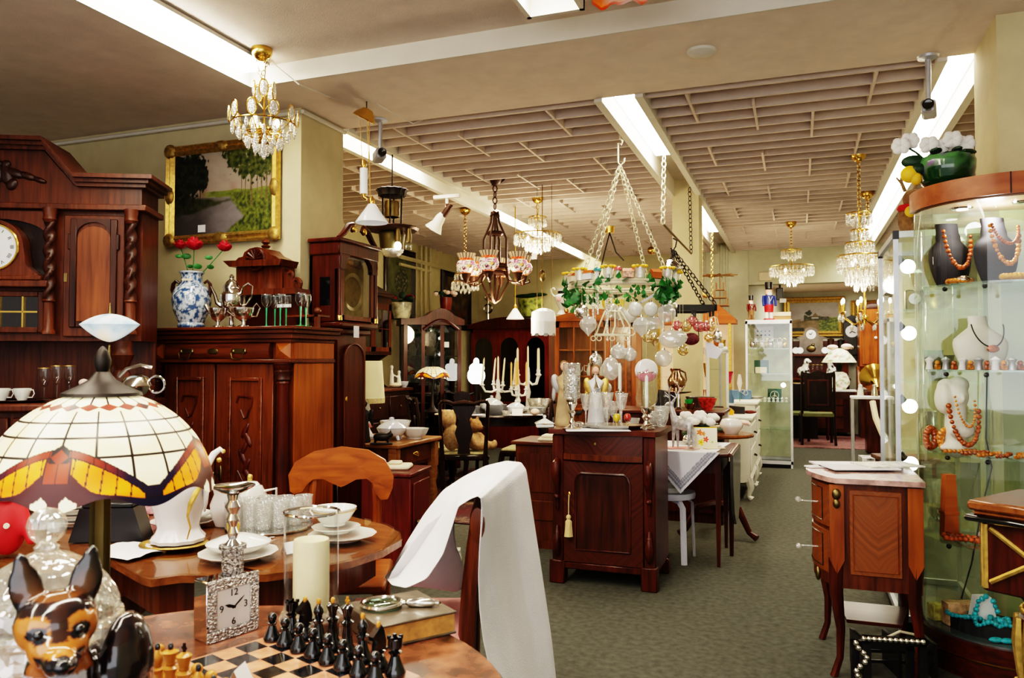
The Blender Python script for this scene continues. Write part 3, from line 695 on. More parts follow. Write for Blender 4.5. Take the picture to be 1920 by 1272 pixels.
solo('gift_box',B().box(-.05,-.03,0,.03,.03,.03,.003),mPink,'low pink box lying at the back of the china table','box',T2(240,958),YAW)
solo('jug_lid',B().lathe([(0,0),(.035,0),(.033,.01),(.012,.02),(.008,.03),(0,.034)],20),mGold,'small golden lid lying beside the pink boxes','lid',T2(262,972))
b=B();rows=[]
for j in range(9):
 rows.append([(x,(j-4)*.022,.004+.010*abs(sin(x*19+j*.7))*(1 if abs(j-4)<4 else .3))for x in[(-.11+.018*i)for i in range(13)]])
solo('napkin',b.surf(rows),mLinen,'white napkin lying crumpled at the table edge by the lamp stem','napkin',T2(246,1036),YAW-.5)
tent('white price card among the plates beside the silver pedestal',T2(392,990)+V((0,0,.03))if 0 else T2(545,1036),YAW+.8,.05,.035)
def arch_chair():
 Zc=3.48;p=W(645,900,Zc);p.z=0
 t=thing('dining_chair','orange brown wooden chair with wide arched crest rail behind the china table','chair',p,YAW+R(4))
 s=Zc/FL;f=lambda px,py:((px-645)*s,EYE+(677-py)*s)
 out=[(552,915),(549,885),(560,862),(590,845),(640,837),(690,843),(722,860),(739,890),(737,912),(728,932),(715,934),(704,922),(700,905),(688,896),(668,898),(650,908),(640,912),(625,905),(608,896),(590,896),(580,905),(572,917),(560,920)]
 b=B();q0,q1=[],[]
 for px,py in out:
  x,z=f(px,py);y=.10*(x/.21)**2*-.5;q0.append(b.v((x,y-.012,z)));q1.append(b.v((x,y+.012,z)))
 b.f(q0[::-1]);b.f(q1);n=len(q0)
 for i in range(n):b.f([q0[i],q0[(i+1)%n],q1[(i+1)%n],q1[i]])
 part('crest_rail',b,mOrangeX,t)
 for px in(590,704):x,z=f(px,900);part('post',B().tube([(x,0,z+.02),(x*1.05,-.01,.7),(x*1.0,-.03,.45)],[.022,.02,.02],8),mOrange,t)
 part('seat',B().box(-.22,-.42,.43,.22,-.01,.47,.01),mOrangeX,t)
 for x,y in((-.19,-.39),(.19,-.39),(-.19,-.03),(.19,-.03)):part('leg',B().tube([(x,y,.43),(x*1.02,y,.0)],[.02,.014],8),mOrange,t)
arch_chair()
Zp=2.62
p=PZ(884,Zp,0)
t=thing('dining_chair','tall backed reddish wooden chair with pink seat under the draped white cloth','chair',p,YAW)
for dy in(-.19,.19):
 part('back_post',B().tube([(.0,dy,0),(-.005,dy,.45),(.004,dy,.62),(.02,dy,.78),(.03,dy,.86)],[.018,.024,.022,.020,.018],8,flat=1.4),mOak,t)
b=B();b.at(MX.Translation((.03,0,.845))@MX.Rotation(pi/2,4,'X'));b.lathe([(0,-.22),(.026,-.215),(.03,-.19),(.03,.19),(.026,.215),(0,.22)],16,sx=.85,sy=2.0)
part('top_rail',b,mOak,t)
part('splat',B().box(.0,-.06,.5,.02,.06,.82,.005),mOak,t)
part('seat_frame',B().box(-.44,-.2,.40,.01,.2,.45,.01),mOak,t)
part('seat_cushion',B().box(-.44,-.205,.45,-.005,.205,.50,.02),mPink,t,label='pink upholstered seat')
for y in(-.17,.17):part('front_leg',B().tube([(-.42,y,.4),(-.42,y,0)],[.022,.014],8),mOak,t)
def cloth():
 b=B();s=Zp/FL
 def q(px,py,dz):return W(px,py,Zp+dz)-p
 top=[(720,1082,0),(733,1068,0),(762,1015,0),(795,962,0),(830,918,0),(870,892,0),(912,872,0),(950,863,0),(978,866,0),(988,880,0),(996,930,0),(1004,985,0),(1014,1050,0),(1026,1130,0),(1036,1200,0),(1046,1290,0),(1050,1340,0)]
 bot=[(735,1096,0),(762,1102,0),(800,1085,0),(830,1040,0),(846,990,0),(858,950,0),(880,936,0),(895,930,0),(902,935,0),(903,950,0),(902,985,0),(899,1030,0),(897,1080,0),(899,1140,0),(906,1200,0),(922,1272,0),(940,1330,0)]
 rows=[];n=len(top)
 for i in range(n):
  a,c=top[i],bot[i];r=[]
  for k in range(13):
   f=k/12;px=a[0]+(c[0]-a[0])*f;py=a[1]+(c[1]-a[1])*f
   dz=.23-.46*f
   fold=.014*sin(f*9+i*.35)*(1 if i>9 else .6)+.006*sin(f*23+i)
   r.append(q(px,py,dz+fold))
  rows.append(r)
 out=[]
 for a,c in zip(rows,rows[1:]):
  for k in range(4):out.append([u.lerp(w,k/4)for u,w in zip(a,c)])
 out.append(rows[-1]);b.surf(out)
 fl=[[(722,1088),(742,1058),(800,965),(862,946)],[(735,1097),(765,1085),(815,1010),(850,985)],[(760,1100),(800,1096),(840,1060),(856,1030)],[(790,1098),(826,1108),(858,1085),(868,1050)],[(830,1100),(850,1112),(866,1108),(873,1090)]]
 b.surf([[q(x,y,.02+.04*i)for x,y in r]for i,r in enumerate(fl)])
 return b
o=solo('white_tablecloth',cloth(),mLinen,'white linen cloth draped over the chair back','cloth',p,ang=80)
for k,(ty,n)in enumerate((('SOLIDIFY',0),('SUBSURF',1))):
 m=o.modifiers.new('m%d'%k,ty)
 if ty=='SOLIDIFY':m.thickness=.004
 else:m.levels=m.render_levels=1
solo('sachet',B().box(-.05,-.03,0,.05,.03,.045,.008).box(-.051,-.031,.022,.051,.031,.034,.004),M('red_white_print',(.72,.30,.22),.7,var=.9,vs=30),'small red and white patterned cushion lying near the pink seat','cushion',PZ(800,Zp+.02,.502)if 0 else PZ(690,2.55,.502),YAW+.2)
def panel(b,x0,z0,x1,z1,y,t=.012,w=.03,arch=0):
 """raised moulding frame on a front at depth y (towards -y)"""
 b.box(x0,y-t,z0,x0+w,y,z1,.004).box(x1-w,y-t,z0,x1,y,z1,.004).box(x0+w,y-t,z0,x1-w,y,z0+w,.004)
 if not arch:b.box(x0+w,y-t,z1-w,x1-w,y,z1,.004)
 else:
  c=(x0+x1)/2;r=(x1-x0)/2-w;n=12
  for k in range(n):
   a0,a1=pi*k/n,pi*(k+1)/n
   q=[(c+r*cos(a0),z1-arch+arch*.8*sin(a0)),(c+r*cos(a1),z1-arch+arch*.8*sin(a1)),(c+r*cos(a1),z1),(c+r*cos(a0),z1)]
   b.prism(q,'y',y-t,y)
 return b
def twist(b,x,y,z0,z1,r,k=75):
 n=int((z1-z0)/.012);b.lathe([(r,z0+(z1-z0)*i/n)for i in range(n+1)],16,(x,y,0),fn=lambda a,z:1+.30*cos(a*2-z*k));return b
def bail(par,x,y,z,w=.05):
 h=part('handle',B().tube([(-w,0,0),(-w,-.02,-.012),(-w*.8,-.024,-.04),(0,-.024,-.048),(w*.8,-.024,-.04),(w,-.02,-.012),(w,0,0)],.0035,6).sph((-w,-.006,0),(.012,.006,.012)).sph((w,-.006,0),(.012,.006,.012)).box(-w*1.1,-.004,-.012,w*1.1,0,.016,.003),mBrassD,par,(x,y,z),label='brass bail handle');return h
p=PZ(262,4.2,0);s=4.2/FL;zz=lambda py:EYE+(677-py)*s;xx=lambda px:(px-262)*s
t=thing('carved_buffet','tall carved oak buffet with twisted columns, humped cornice and arched door panels','buffet',p,YAW+R(6.4))
XL=-1.43;CX=XL/2
b=B().box(XL,.02,zz(640),0,.27,zz(395)).box(XL,.25,1.12,0,.27,zz(640))
part('hutch_body',b,mBuff,t)
cor=[(0,zz(392)),(0,zz(350)),(-.326-.02,zz(350)),(-.485-.02,zz(286)),(XL+.505,zz(286)),(XL+.346,zz(350)),(XL,zz(350)),(XL,zz(392))]
part('frieze',B().prism(cor,'y',.0,.26),mBuff,t)
b=B()
for(dz,ov)in((.0,.03),(.02,.05),(.04,.075)):
 q=[(ov,zz(352)+dz-.0),(-.33,zz(352)+dz),(-.49,zz(286)+dz),(XL+.49,zz(286)+dz),(XL+.33,zz(352)+dz),(XL-ov,zz(352)+dz)]
 b.prism(q+[(x,z+.022)for x,z in q[::-1]],'y',-ov,.27)
b.box(XL-.03,-.03,zz(396),.03,.27,zz(385),.004)
part('cornice',b,mBuff,t)
b=B()
for i,(x,z,rx_,rz_)in enumerate(((-.02,0,.035,.06),(.06,.01,.06,.025),(.13,-.005,.05,.02),(.19,-.025,.04,.015),(.05,-.05,.03,.035),(.02,.055,.025,.025))):
 for sg in(1,-1):b.sph((CX+sg*x,-.002,zz(332)+z),(rx_,.014,rz_),10,6,MX.Rotation(sg*.35,3,'Y'))
part('carved_ornament',b,mOakD,t)
for sg in(0,1):
 X=lambda x:x if sg==0 else XL-x
 d=part('door',B().box(X(-.396),-.005,zz(632),X(-.085),.02,zz(405),.004),mBuff,t)
 b=B();x0,x1=sorted((X(-.36),X(-.12)));panel(b,x0,zz(615),x1,zz(412),-.005,.014,.034,.09)
 b.box(x0-.012,-.017,zz(470),x0+.02,-.005,zz(440),.004).box(x1-.02,-.017,zz(470),x1+.012,-.005,zz(440),.004);part('moulding',b,mOakD,d)
 part('panel',B().prism([(x0+.034,zz(604)),(x1-.034,zz(604)),(x1-.034,zz(450))]+[((x0+x1)/2+((x1-x0)/2-.034)*cos(a*pi/8),zz(450)+.07*sin(a*pi/8))for a in range(1,8)]+[(x0+.034,zz(450))],'y',-.008,-.004),mBuffP,d)
 part('lock_plate',B().box(X(-.383)-.008,-.009,zz(530),X(-.383)+.008,-.005,zz(514)),mBrassD,d)
 for px in(-.454,-.04):
  b=twist(B(),X(px),-.035,zz(565),zz(420),.024);part('twisted_column',b,mOakD,t)
  part('column_base',B().lathe([(.034,zz(628)),(.034,zz(622)),(.026,zz(618)),(.026,zz(570)),(.034,zz(567)),(.03,zz(564))],16,(X(px),-.035,0),fn=lambda a,z:1+.05*cos(a*10)),mBuff,t);b=B().lathe([(.026,zz(422)),(.035,zz(416)),(.03,zz(410)),(.036,zz(400)),(.036,zz(395))],16,(X(px),-.035,0));part('capital',b,mBuff,t)
 part('baluster',B().lathe([(.045,1.12),(.045,1.15),(.03,1.17),(.05,1.22),(.055,1.26),(.035,1.30),(.045,1.34),(.06,1.38),(.05,1.40),(.05,zz(641))],18,(X(-.055),-.10,0)),mBuff,t)
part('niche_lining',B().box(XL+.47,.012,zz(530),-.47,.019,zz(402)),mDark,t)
b=B();n=16;x0,x1=XL+.47,-.47;c=(x0+x1)/2;r=(x1-x0)/2
q=[(x1,zz(400)),(x1,zz(450))]+[(c+r*cos(pi*k/n),zz(450)+.10*sin(pi*k/n))for k in range(n+1)]+[(x0,zz(400))]
part('niche_arch',b.prism(q,'y',-.015,.012),mBuff,t)
part('niche_shelf',B().box(XL+.45,-.07,zz(542),-.45,.02,zz(530),.004),mBuff,t)
d=part('glazed_door',panel(B(),XL+.49,zz(625),-.49,zz(548),.02,.03,.03),mBuff,t)
b=B();[b.box(x-.004,-.012,zz(615),x+.004,.0,zz(558))for x in(CX-.12,CX,CX+.12)];b.box(XL+.52,-.012,zz(588),-.52,0,zz(585));part('muntin',b,mBrass,d)
part('pane',B().box(XL+.52,.0,zz(616),-.52,.004,zz(557)),mPaneD,d)
part('counter',B().box(XL-.06,-.36,1.095,.06,.27,1.14,.012),mBuff,t)
b=B().box(XL-.02,-.31,.08,.02,.27,1.095);part('lower_body',b,mBuff,t)
for k in range(3):
 x0=XL+.03+k*.46;d=part('lower_door',B().box(x0,-.33,.12,x0+.44,-.31,.86,.005),mBuff,t);part('moulding',panel(B(),x0+.05,.2,x0+.39,.8,-.33),mBuffP,d)
 d=part('drawer',B().box(x0,-.33,.89,x0+.44,-.31,1.07,.005),mBuff,t);bail(d,x0+.22,-.33,.98)
part('plinth',B().box(XL-.04,-.33,0,.04,.27,.08,.006),mBuff,t)
BM=MX.Translation(p)@MX.Rotation(YAW+R(6.4),4,'Z');BUF=lambda x,y,z:BM@V((x,y,z))
t=thing('mantel_clock','round faced wooden mantel clock in the niche of the carved buffet','clock',BUF(CX,-.022,zz(530)+.001),YAW+R(6.4))
zc=zz(470)-zz(530);q=[(-.22,0),(.22,0),(.22,.03),(.19,.05),(.16,.08),(.145,zc)]+[(.145*cos(a),zc+.145*sin(a))for a in[pi*k/14 for k in range(1,14)]]+[(-.145,zc),(-.16,.08),(-.19,.05),(-.22,.03)]
part('case',B().prism([(x,z)for x,z in q],'y',-.045,.03),mOak,t);part('plinth',B().box(-.235,-.05,0,.235,.03,.025,.005),mOak,t)
d=part('dial',B().at(MX.Translation((0,-.046,zc))@MX.Rotation(pi/2,4,'X')).lathe([(0,0),(.118,0),(.116,.004),(0,.006)],40),mPaper,t)
part('bezel',B().ring((0,-.05,zc),.120,.007,40,6,'y'),mBrass,t)
for k,s_ in enumerate('XII I II III IIII V VI VII VIII IX X XI'.split()):
 a=k*pi/6;text('numeral',s_,.026,mBlack,d,(.092*sin(a),-.0525,zc+.092*cos(a)),(pi/2,a,0),.0006)
hand(d,R(10),.075,.004,mBlack,(0,zc),-.054);hand(d,R(-25),.05,.005,mBlack,(0,zc),-.055)
solo('price_card',B().box(-.05,-.002,0,.05,.002,.035),mPaper,'white price card lying in front of the round faced mantel clock','price card',BUF(CX-.03,-.083,zz(530)+.0),(R(-25),0,YAW))
def wineglass(name,label,loc,h=.19,r=.032,bowl=.075,mat=None,stem=None,rim=None,group=None,foot=.032,cat='wine glass',cutb=False):
 t=thing(name,label,cat,loc,0,group);z0=h-bowl
 part('bowl',B().olathe([(.004,z0),(r*.6,z0+bowl*.1),(r,z0+bowl*.45),(r*.98,h)]if not cutb else[(.006,z0),(r*.55,z0+bowl*.15),(r,h)],18),mat or mGlass,t)
 part('stem',B().lathe([(foot,0),(foot,.003),(.006,.008),(.0035,.02),(.004,z0*.5),(.006,z0)],14),stem or mGlass,t)
 part('rim',B().ring((0,0,h),r*(1 if cutb else .98),.0012 if not rim else .003,20,4),rim or mChrome,t)
 return t
for k,px in enumerate((84,108,131)):wineglass('wine_glass',f'{ORD[k]} gold rimmed stem glass on the buffet counter counting from the cups',PZ(px,4.15,1.1405),.17+.012*(k>0),.03,.10,rim=mGold,group='gold rimmed glasses on the buffet')
t=thing('silver_tray','silver tray under the two white cups on the buffet counter','tray',PZ(20,3.92,1.1405),YAW)
part('plate',B().lathe([(0,0),(.15,0),(.19,.012),(.185,.014),(.15,.004),(0,.004)],32,sy=.6),mSilver,t)
cup('coffee_cup','white coffee cup with dark motif at the very edge of the picture',PZ(4,3.92,1.146),.042,.065,rz=YAW,gold=False);cup('coffee_cup','white coffee cup with dark motif beside the gold rimmed glasses',PZ(43,3.92,1.146),.042,.065,rz=YAW,gold=False)
t=thing('silver_jug','big round silver jug with looped handle behind the stained glass lamp top','jug',PZ(257,3.91,1.1405),YAW)
part('body',B().lathe([(0,0),(.05,0),(.055,.01),(.04,.02),(.075,.05),(.085,.085),(.06,.125),(.03,.14),(0,.145)],28),mSilver,t);part('handle',B().ring((.10,0,.09),.042,.007,20,6,'y'),mSilver,t)
part('lid_ring',B().tube([(-.09,0,.13),(-.05,0,.17),(.02,0,.19),(.08,0,.175)],.010,6),mSilver,t)
p=PZ(158,4.1,1.145)
t=thing('flower_sprig','pale pink flower with dark leaves lying behind the gold rimmed glasses','flower',p,0);part('petals',B().sph((0,0,.09),(.025,.025,.02)),mPetalP,t);part('leaves',B().sph((.04,0,.06),(.035,.02,.012)).sph((.05,0,.09),(.03,.02,.01)),mLeafD,t);part('stem',B().tube([(0,0,.08),(.02,0,0)],.003),mLeafD,t)
p=PZ(205,3.95,1.1405)
t=thing('boat_shade_lamp','brass table lamp with glowing boat shaped pale blue glass shade','lamp',p,YAW)
part('base',B().lathe([(0,0),(.07,0),(.07,.012),(.02,.03),(.008,.05),(.007,.16),(.014,.18),(.02,.20),(.008,.23),(.012,.25),(.006,.29)],18),mBrassD,t)
b=B();rows=[]
for j in range(11):
 v=j/10;r=[]
 for i in range(28):
  a=2*pi*i/28;x,y=.152*v*cos(a),.085*v*sin(a);r.append((x,y,.305+.09*v**1.6-.0+.028*v*v*(abs(cos(a))**2-.5)*0-.02*v*(abs(sin(a))>.0)*0))
 rows.append(r)
for j in range(1,8):
 v=1-j/8.;rows.append([(.152*v*cos(2*pi*i/28),.085*v*sin(2*pi*i/28),.395+.055*(1-v*v))for i in range(28)])
b.surf(rows,True)
def boat(c):n=NZ.noise(V((c.x*20,c.y*20,2)));return mix(mix((.80,.84,.82),(.30,.46,.55),clamp(.45+n*1.2+c.x*3)),(1,.80,.55),clamp(1-((c.x+.01)**2+(c.z-.33)**2)*500))
part('shade',b,painted('boat_shade_glass',.15,.6,emit=.55),t,paint=boat);part('spike',B().lathe([(.012,.445),(.008,.46),(.004,.5),(0,.51)],10),mBrassD,t)
X0,X1,FY,BY=-3.70,-2.674,3.65,4.07;VH=1.545
t=thing('pillar_cabinet','tall reddish oak two door cabinet with turned columns and carved crest','cabinet',((X0+X1)/2,FY,0));hw=(X1-X0)/2;D=BY-FY
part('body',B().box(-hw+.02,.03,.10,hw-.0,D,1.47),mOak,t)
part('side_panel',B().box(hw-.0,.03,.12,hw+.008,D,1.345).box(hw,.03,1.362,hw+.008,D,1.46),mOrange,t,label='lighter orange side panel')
b=B()
for z0,z1,o in((1.455,1.475,.015),(1.475,1.505,.035),(1.505,VH-.018,.055),(VH-.018,VH,.075)):b.box(-hw-o,-o,z0,hw+o,D,z1,.004)
part('cornice',b,mOakX,t)
part('waist_moulding',B().box(-hw-.02,-.03,1.338,hw+.02,D,1.36,.005),mOakX,t)
dr=part('drawer',B().prism([(.0,1.362),(-.012,1.38),(-.012,1.42),(0,1.452),(.03,1.452),(.03,1.362)],'x',-hw+.14,hw-.14),mOakX,t)
for x in(-.21,.17):bail(dr,x,-.012,1.405,.042)
part('escutcheon',B().sph((-.02,-.013,1.405),(.04,.004,.018)),mBrassD,dr)
for x in(-hw+.06,hw-.05):
 b=B();b.box(x-.05,-.0,1.362,x+.05,.03,1.455);q=[b.v((x+u*.048,0,1.408+w*.044))for u,w in((-1,-1),(1,-1),(1,1),(-1,1))];a=b.v((x,-.03,1.408));[b.f([q[i],q[(i+1)%4],a])for i in range(4)]
 part('pyramid_block',b,mOrange,t)
 part('column',B().lathe([(.045,.16),(.045,.20),(.03,.24),(.036,.26),(.034,.5),(.038,.8),(.033,1.21),(.038,1.225),(.032,1.24),(.042,1.27),(.03,1.285),(.05,1.315),(.052,1.338)],20,(x,-.0,0)),mMahog,t)
 part('capital',B().lathe([(.034,1.235),(.044,1.245),(.04,1.262),(.05,1.29),(.04,1.30),(.054,1.332)],20,(x,0,0)),mOakD,t)
 part('column_plinth',B().box(x-.055,-.04,.10,x+.055,.04,.16,.004),mOakX,t)
for sg,x0,x1 in((-1,-hw+.125,-.012),(1,.0,hw-.115)):
 d=part('door',B().box(x0,-.004,.14,x1,.03,1.335,.004),mOak,t);c=(x0+x1)/2
 b=panel(B(),x0+.09,.22,x1-.07,1.255,-.004,.012,.022);part('moulding',b,mOakX,d)
 b=B();c2=(x0+x1)/2+.01
 b.tube([(c2-.06,-.006,1.11),(c2-.045,-.006,1.145),(c2,-.008,1.15),(c2+.05,-.006,1.14),(c2+.045,-.006,1.10),(c2+.01,-.006,1.03),(c2-.005,-.006,1.02),(c2-.03,-.006,1.07)],.008,6)
 for k in range(6):b.sph((c2+.02*sin(k*1.7),-.006,.95-k*.05),(.018,.008,.05),8,6,MX.Rotation(.5*(-1)**k,3,'Y'))
 for k in range(3):b.tube([(c2-.05+k*.03,-.006,.72-.02*k),(c2+.07,-.006,.54-.02*k)],.004,5)
 part('carving',b,mMahog,d)
 part('lock_plate',B().sph((x1-.03 if sg<0 else x0+.035,-.006,.70),(.013,.005,.045)),mBrassD,d)
part('key',B().tube([(.035,-.02,.70),(.035,-.045,.70)],.004).ring((.035,-.05,.70),.012,.003,12,5,'x'),mBrassD,t)
part('tassel_string',B().tube([(.035,-.047,.69),(.035,-.047,.6)],.0025),mBrassD,t)
part('plinth',B().box(-hw-.015,-.04,.03,hw+.01,D,.10,.006),mOakX,t)
for x,y in((-hw+.06,.02),(hw-.06,.02),(-hw+.06,D-.06),(hw-.06,D-.06)):part('foot',B().lathe([(.03,0),(.045,.015),(.04,.03)],14,(x,y,0)),mOakD,t)
cy0,cy1=3.93-FY,4.055-FY;cxo=(X0+X1)/2
def cp(px,py,y=3.95):w_=WY(px,py,y);return(w_.x-cxo,w_.z)
b=B()
q=[cp(*u)for u in((447,545),(447,503),(533,500),(533,543))];b.prism(q,'y',cy0,cy1)
q=[cp(*u)for u in((432,492),(444,503),(536,500),(541,488))];b.prism(q,'y',cy0-.05,cy1)
q=[cp(*u)for u in((448,492),(455,485),(463,483),(466,475),(476,468),(490,465),(505,468),(514,478),(524,482),(533,488))];b.prism(q,'y',cy0-.02,cy1)
q=[cp(*u)for u in((440,556),(440,545),(562,541),(564,552))];b.prism(q,'y',cy0-.03,cy1)
part('crest',b,mOak,t)
b=B();u=cp(487,488);b.ring((u[0],cy0-.022,u[1]),.065,.010,20,6,'y')
for k in range(7):a=pi*(k+.5)/7;b.tube([(u[0],cy0-.024,u[1]),(u[0]+.06*cos(a),cy0-.03,u[1]+.06*sin(a))],[.003,.010],6)
part('shell_carving',b,mMahog,t)
u=cp(490,464);part('finial',B().lathe([(.02,0),(.03,.012),(.012,.022),(.028,.035),(.02,.05),(.008,.058),(0,.062)],14,(u[0],(cy0+cy1)/2,u[1])),mOak,t)
b=B();u=cp(552,532);b.ring((u[0]+.01,cy0+.03,u[1]),.028,.014,16,6,'y').ring((u[0]-.04,cy0+.03,u[1]+.05),.022,.012,16,6,'y').prism([cp(*v)for v in((534,543),(534,505),(545,522),(560,535),(562,543))],'y',cy0+.01,cy0+.05);part('scroll_bracket',b,mOak,t)
b=B().prism([cp(*v)for v in((445,612),(445,556),(556,553),(556,612))],'y',cy1-.03,cy1);part('crest_back',b,mMahog,t)
b=B()
for px in(596,):u=cp(px,590);b.box(u[0]-.012,cy0,VH,u[0]+.012,cy0+.03,VH+.08).sph((u[0],cy0+.015,VH+.105),.022)
b.box(cp(540,600)[0],cy0,VH+.07,cp(600,600)[0],cy1,VH+.082);part('gallery_rail',b,mOak,t)
part('price_label',B().box(cp(530,545)[0],cy0-.034,1.672,cp(556,545)[0],cy0-.031,1.692),mPaper,t,label='white price label')
p=PZ(358,4.70,VH+.001)
def vasep(c):
 x,y,z=c;a=atan2(y,x);n=NZ.noise(V((a*4,z*36,0)))+.6*NZ.noise(V((a*11,z*90,5)));bl,wh=(.03,.085,.20),(.66,.72,.76)
 if z<.04:return mix(wh,bl,.4+.6*(z<.022)+n)
 if z>.335:return wh
 aa=(a+pi/2+pi)%(2*pi)-pi
 d=sqrt((aa*.115)**2+(z-.165)**2)
 if .066<d<.074 or .056<d<.059:return bl
 if d<.056:return mix(wh,bl,clamp(.35+2.2*n))
 if z>.25:return mix(bl,wh,clamp(.45+1.7*n))
 return mix(wh,bl,clamp(.25+2.6*n))
t=thing('chinese_vase','blue and white porcelain vase with brown ring handles holding red roses','vase',p,YAW)
part('body',B().lathe(rs([(.075,0),(.08,.015),(.074,.035),(.085,.06),(.105,.11),(.115,.165),(.110,.21),(.09,.25),(.065,.275),(.06,.30),(.062,.325),(.072,.338),(.074,.345),(.062,.345),(.055,.30)],7),110),mPaintG,t,paint=vasep)
for sg in(-1,1):part('handle',B().tube([(sg*.075,0,.275),(sg*.095,0,.29),(sg*.112,0,.27),(sg*.115,0,.235),(sg*.105,0,.19)],[.008,.010,.011,.014,.008],8),mOakD,t,label='brown handle')
part('label',B().box(-.03,-.072,.285,.03,-.066,.297),mPaperC,t)
def rose(label,base,tip,r,mat=mRedG,leaves=2,name='red_rose',group=None,cat='rose',petal_rings=3):
 base,tip=V(base),V(tip);t=thing(name,label,cat,base,0,group);d=tip-base
 part('stem',B().tube([(0,0,0),d*.5+V((.004,0,0)),d],.0028,6),mLeaf,t)
 b=B();
 for k in range(petal_rings):
  n=5;rr=r*(.45+.27*k)
  for i in range(n):
   a=2*pi*(i+k*.5)/n;b.sph(d+V((cos(a)*rr*.62,sin(a)*rr*.62,r*(.42-.17*k))),(rr*.15,rr*.55,r*(.62-.06*k)),10,7,MX.Rotation(a,3,'Z')@MX.Rotation(.12+.28*k,3,'Y'))
 b.sph(d+V((0,0,r*.35)),(r*.3,r*.3,r*.5),8,6).sph(d+V((0,0,-.05*r)),(r*.45,r*.45,r*.35),8,6);part('bloom',b,mat,t,ang=60)
 b=B()
 for k in range(leaves):
  q=d*(.35+.3*k);a=1.2+2.6*k;b.sph(q+V((cos(a)*r*.9,sin(a)*r*.4,.01)),(r*.5,r*.10,r*.30),8,6,MX.Rotation(a,3,'Z'))
 if leaves:part('leaf',b,mLeaf,t)
 return t
vz=p+V((0,0,.345))
for lb,tx,tz,yy,r in(('small red rose nearest the carved buffet in the blue white vase',338,462,0,.046),('large dark red rose in the middle of the blue white vase',364,462,-.03,.066),('red rose leaning far out over the silver coffee pot',421,466,.0,.055)):
 rose(lb,vz+V(((tx-362)*.0006,0,-.045)),W(tx,tz,4.70+yy),r*.86,group='red roses in the vase')
p=PZ(433,4.64,VH+.001)
t=thing('silver_coffee_pot','tall silver coffee pot with looping handle on the oak cabinet','coffee pot',p,YAW)
part('body',B().lathe([(0,0),(.045,0),(.045,.008),(.015,.02),(.012,.06),(.03,.09),(.06,.13),(.068,.17),(.067,.20),(.05,.215),(.045,.235)],28),mSilver,t)
part('lid',B().lathe([(.05,.236),(.048,.25),(.03,.28),(.014,.292),(.012,.30),(.016,.308),(.006,.322),(0,.324)],24),mSilver,t)
part('spout',B().tube([(-.05,0,.13),(-.085,0,.15),(-.10,0,.20),(-.125,0,.25)],[.018,.014,.010,.007],8),mSilver,t);part('handle',B().tube([(.055,0,.205),(.07,0,.25),(.10,0,.27),(.125,0,.25),(.12,0,.19),(.09,0,.14),(.065,0,.135)],.006,6),mSilver,t)
def silverjug(name,label,px,d,spout):
 t=thing(name,label,name.split('_')[1],PZ(px,d,VH+.001),YAW)
 part('body',B().lathe([(0,0),(.032,0),(.03,.006),(.01,.014),(.01,.03),(.035,.05),(.052,.085),(.055,.11),(.05,.112),(.03,.055),(0,.04)],24,sx=1 if spout else 1.2),mSilver,t)
 part('handle',B().tube([(.045,0,.10),(.075,0,.135),(.095,0,.11),(.075,0,.06),(.045,0,.06)],.005,6),mSilver,t)
 if spout:part('spout',B().tube([(-.04,0,.085),(-.06,0,.11),(-.072,0,.132)],[.016,.014,.010],8),mSilver,t)
 else:part('second_handle',B().tube([(-.055,0,.10),(-.085,0,.125),(-.095,0,.09),(-.055,0,.06)],.005,6),mSilver,t)
silverjug('silver_creamer','small silver cream jug standing beside the blue white vase',408,4.52,True);silverjug('silver_bowl','two handled silver sugar bowl in front of the coffee pot',456,4.47,False)
for k,(px,dd)in enumerate(((499,4.46),(515,4.56),(525,4.44),(536,4.52),(563,4.36),(573,4.46))):
 wineglass('green_stem_glass',f'{ORD[k]} green stemmed wine glass on the oak cabinet counting from the silver bowl',PZ(px,dd,VH+.001),.185,.030,.075,stem=M('green_glass_stem',(.01,.30,.10),.15,coat=.8)if k==0 else bpy.data.materials['green_glass_stem'],group='green stemmed glasses on the oak cabinet')
def fb(u,v,q,z=0):return NZ.fractal(V((u*q,v*q,z)),.9,2.1,5)*.55
def sst(a,b,x):x=clamp((x-a)/(b-a));return x*x*(3-2*x)
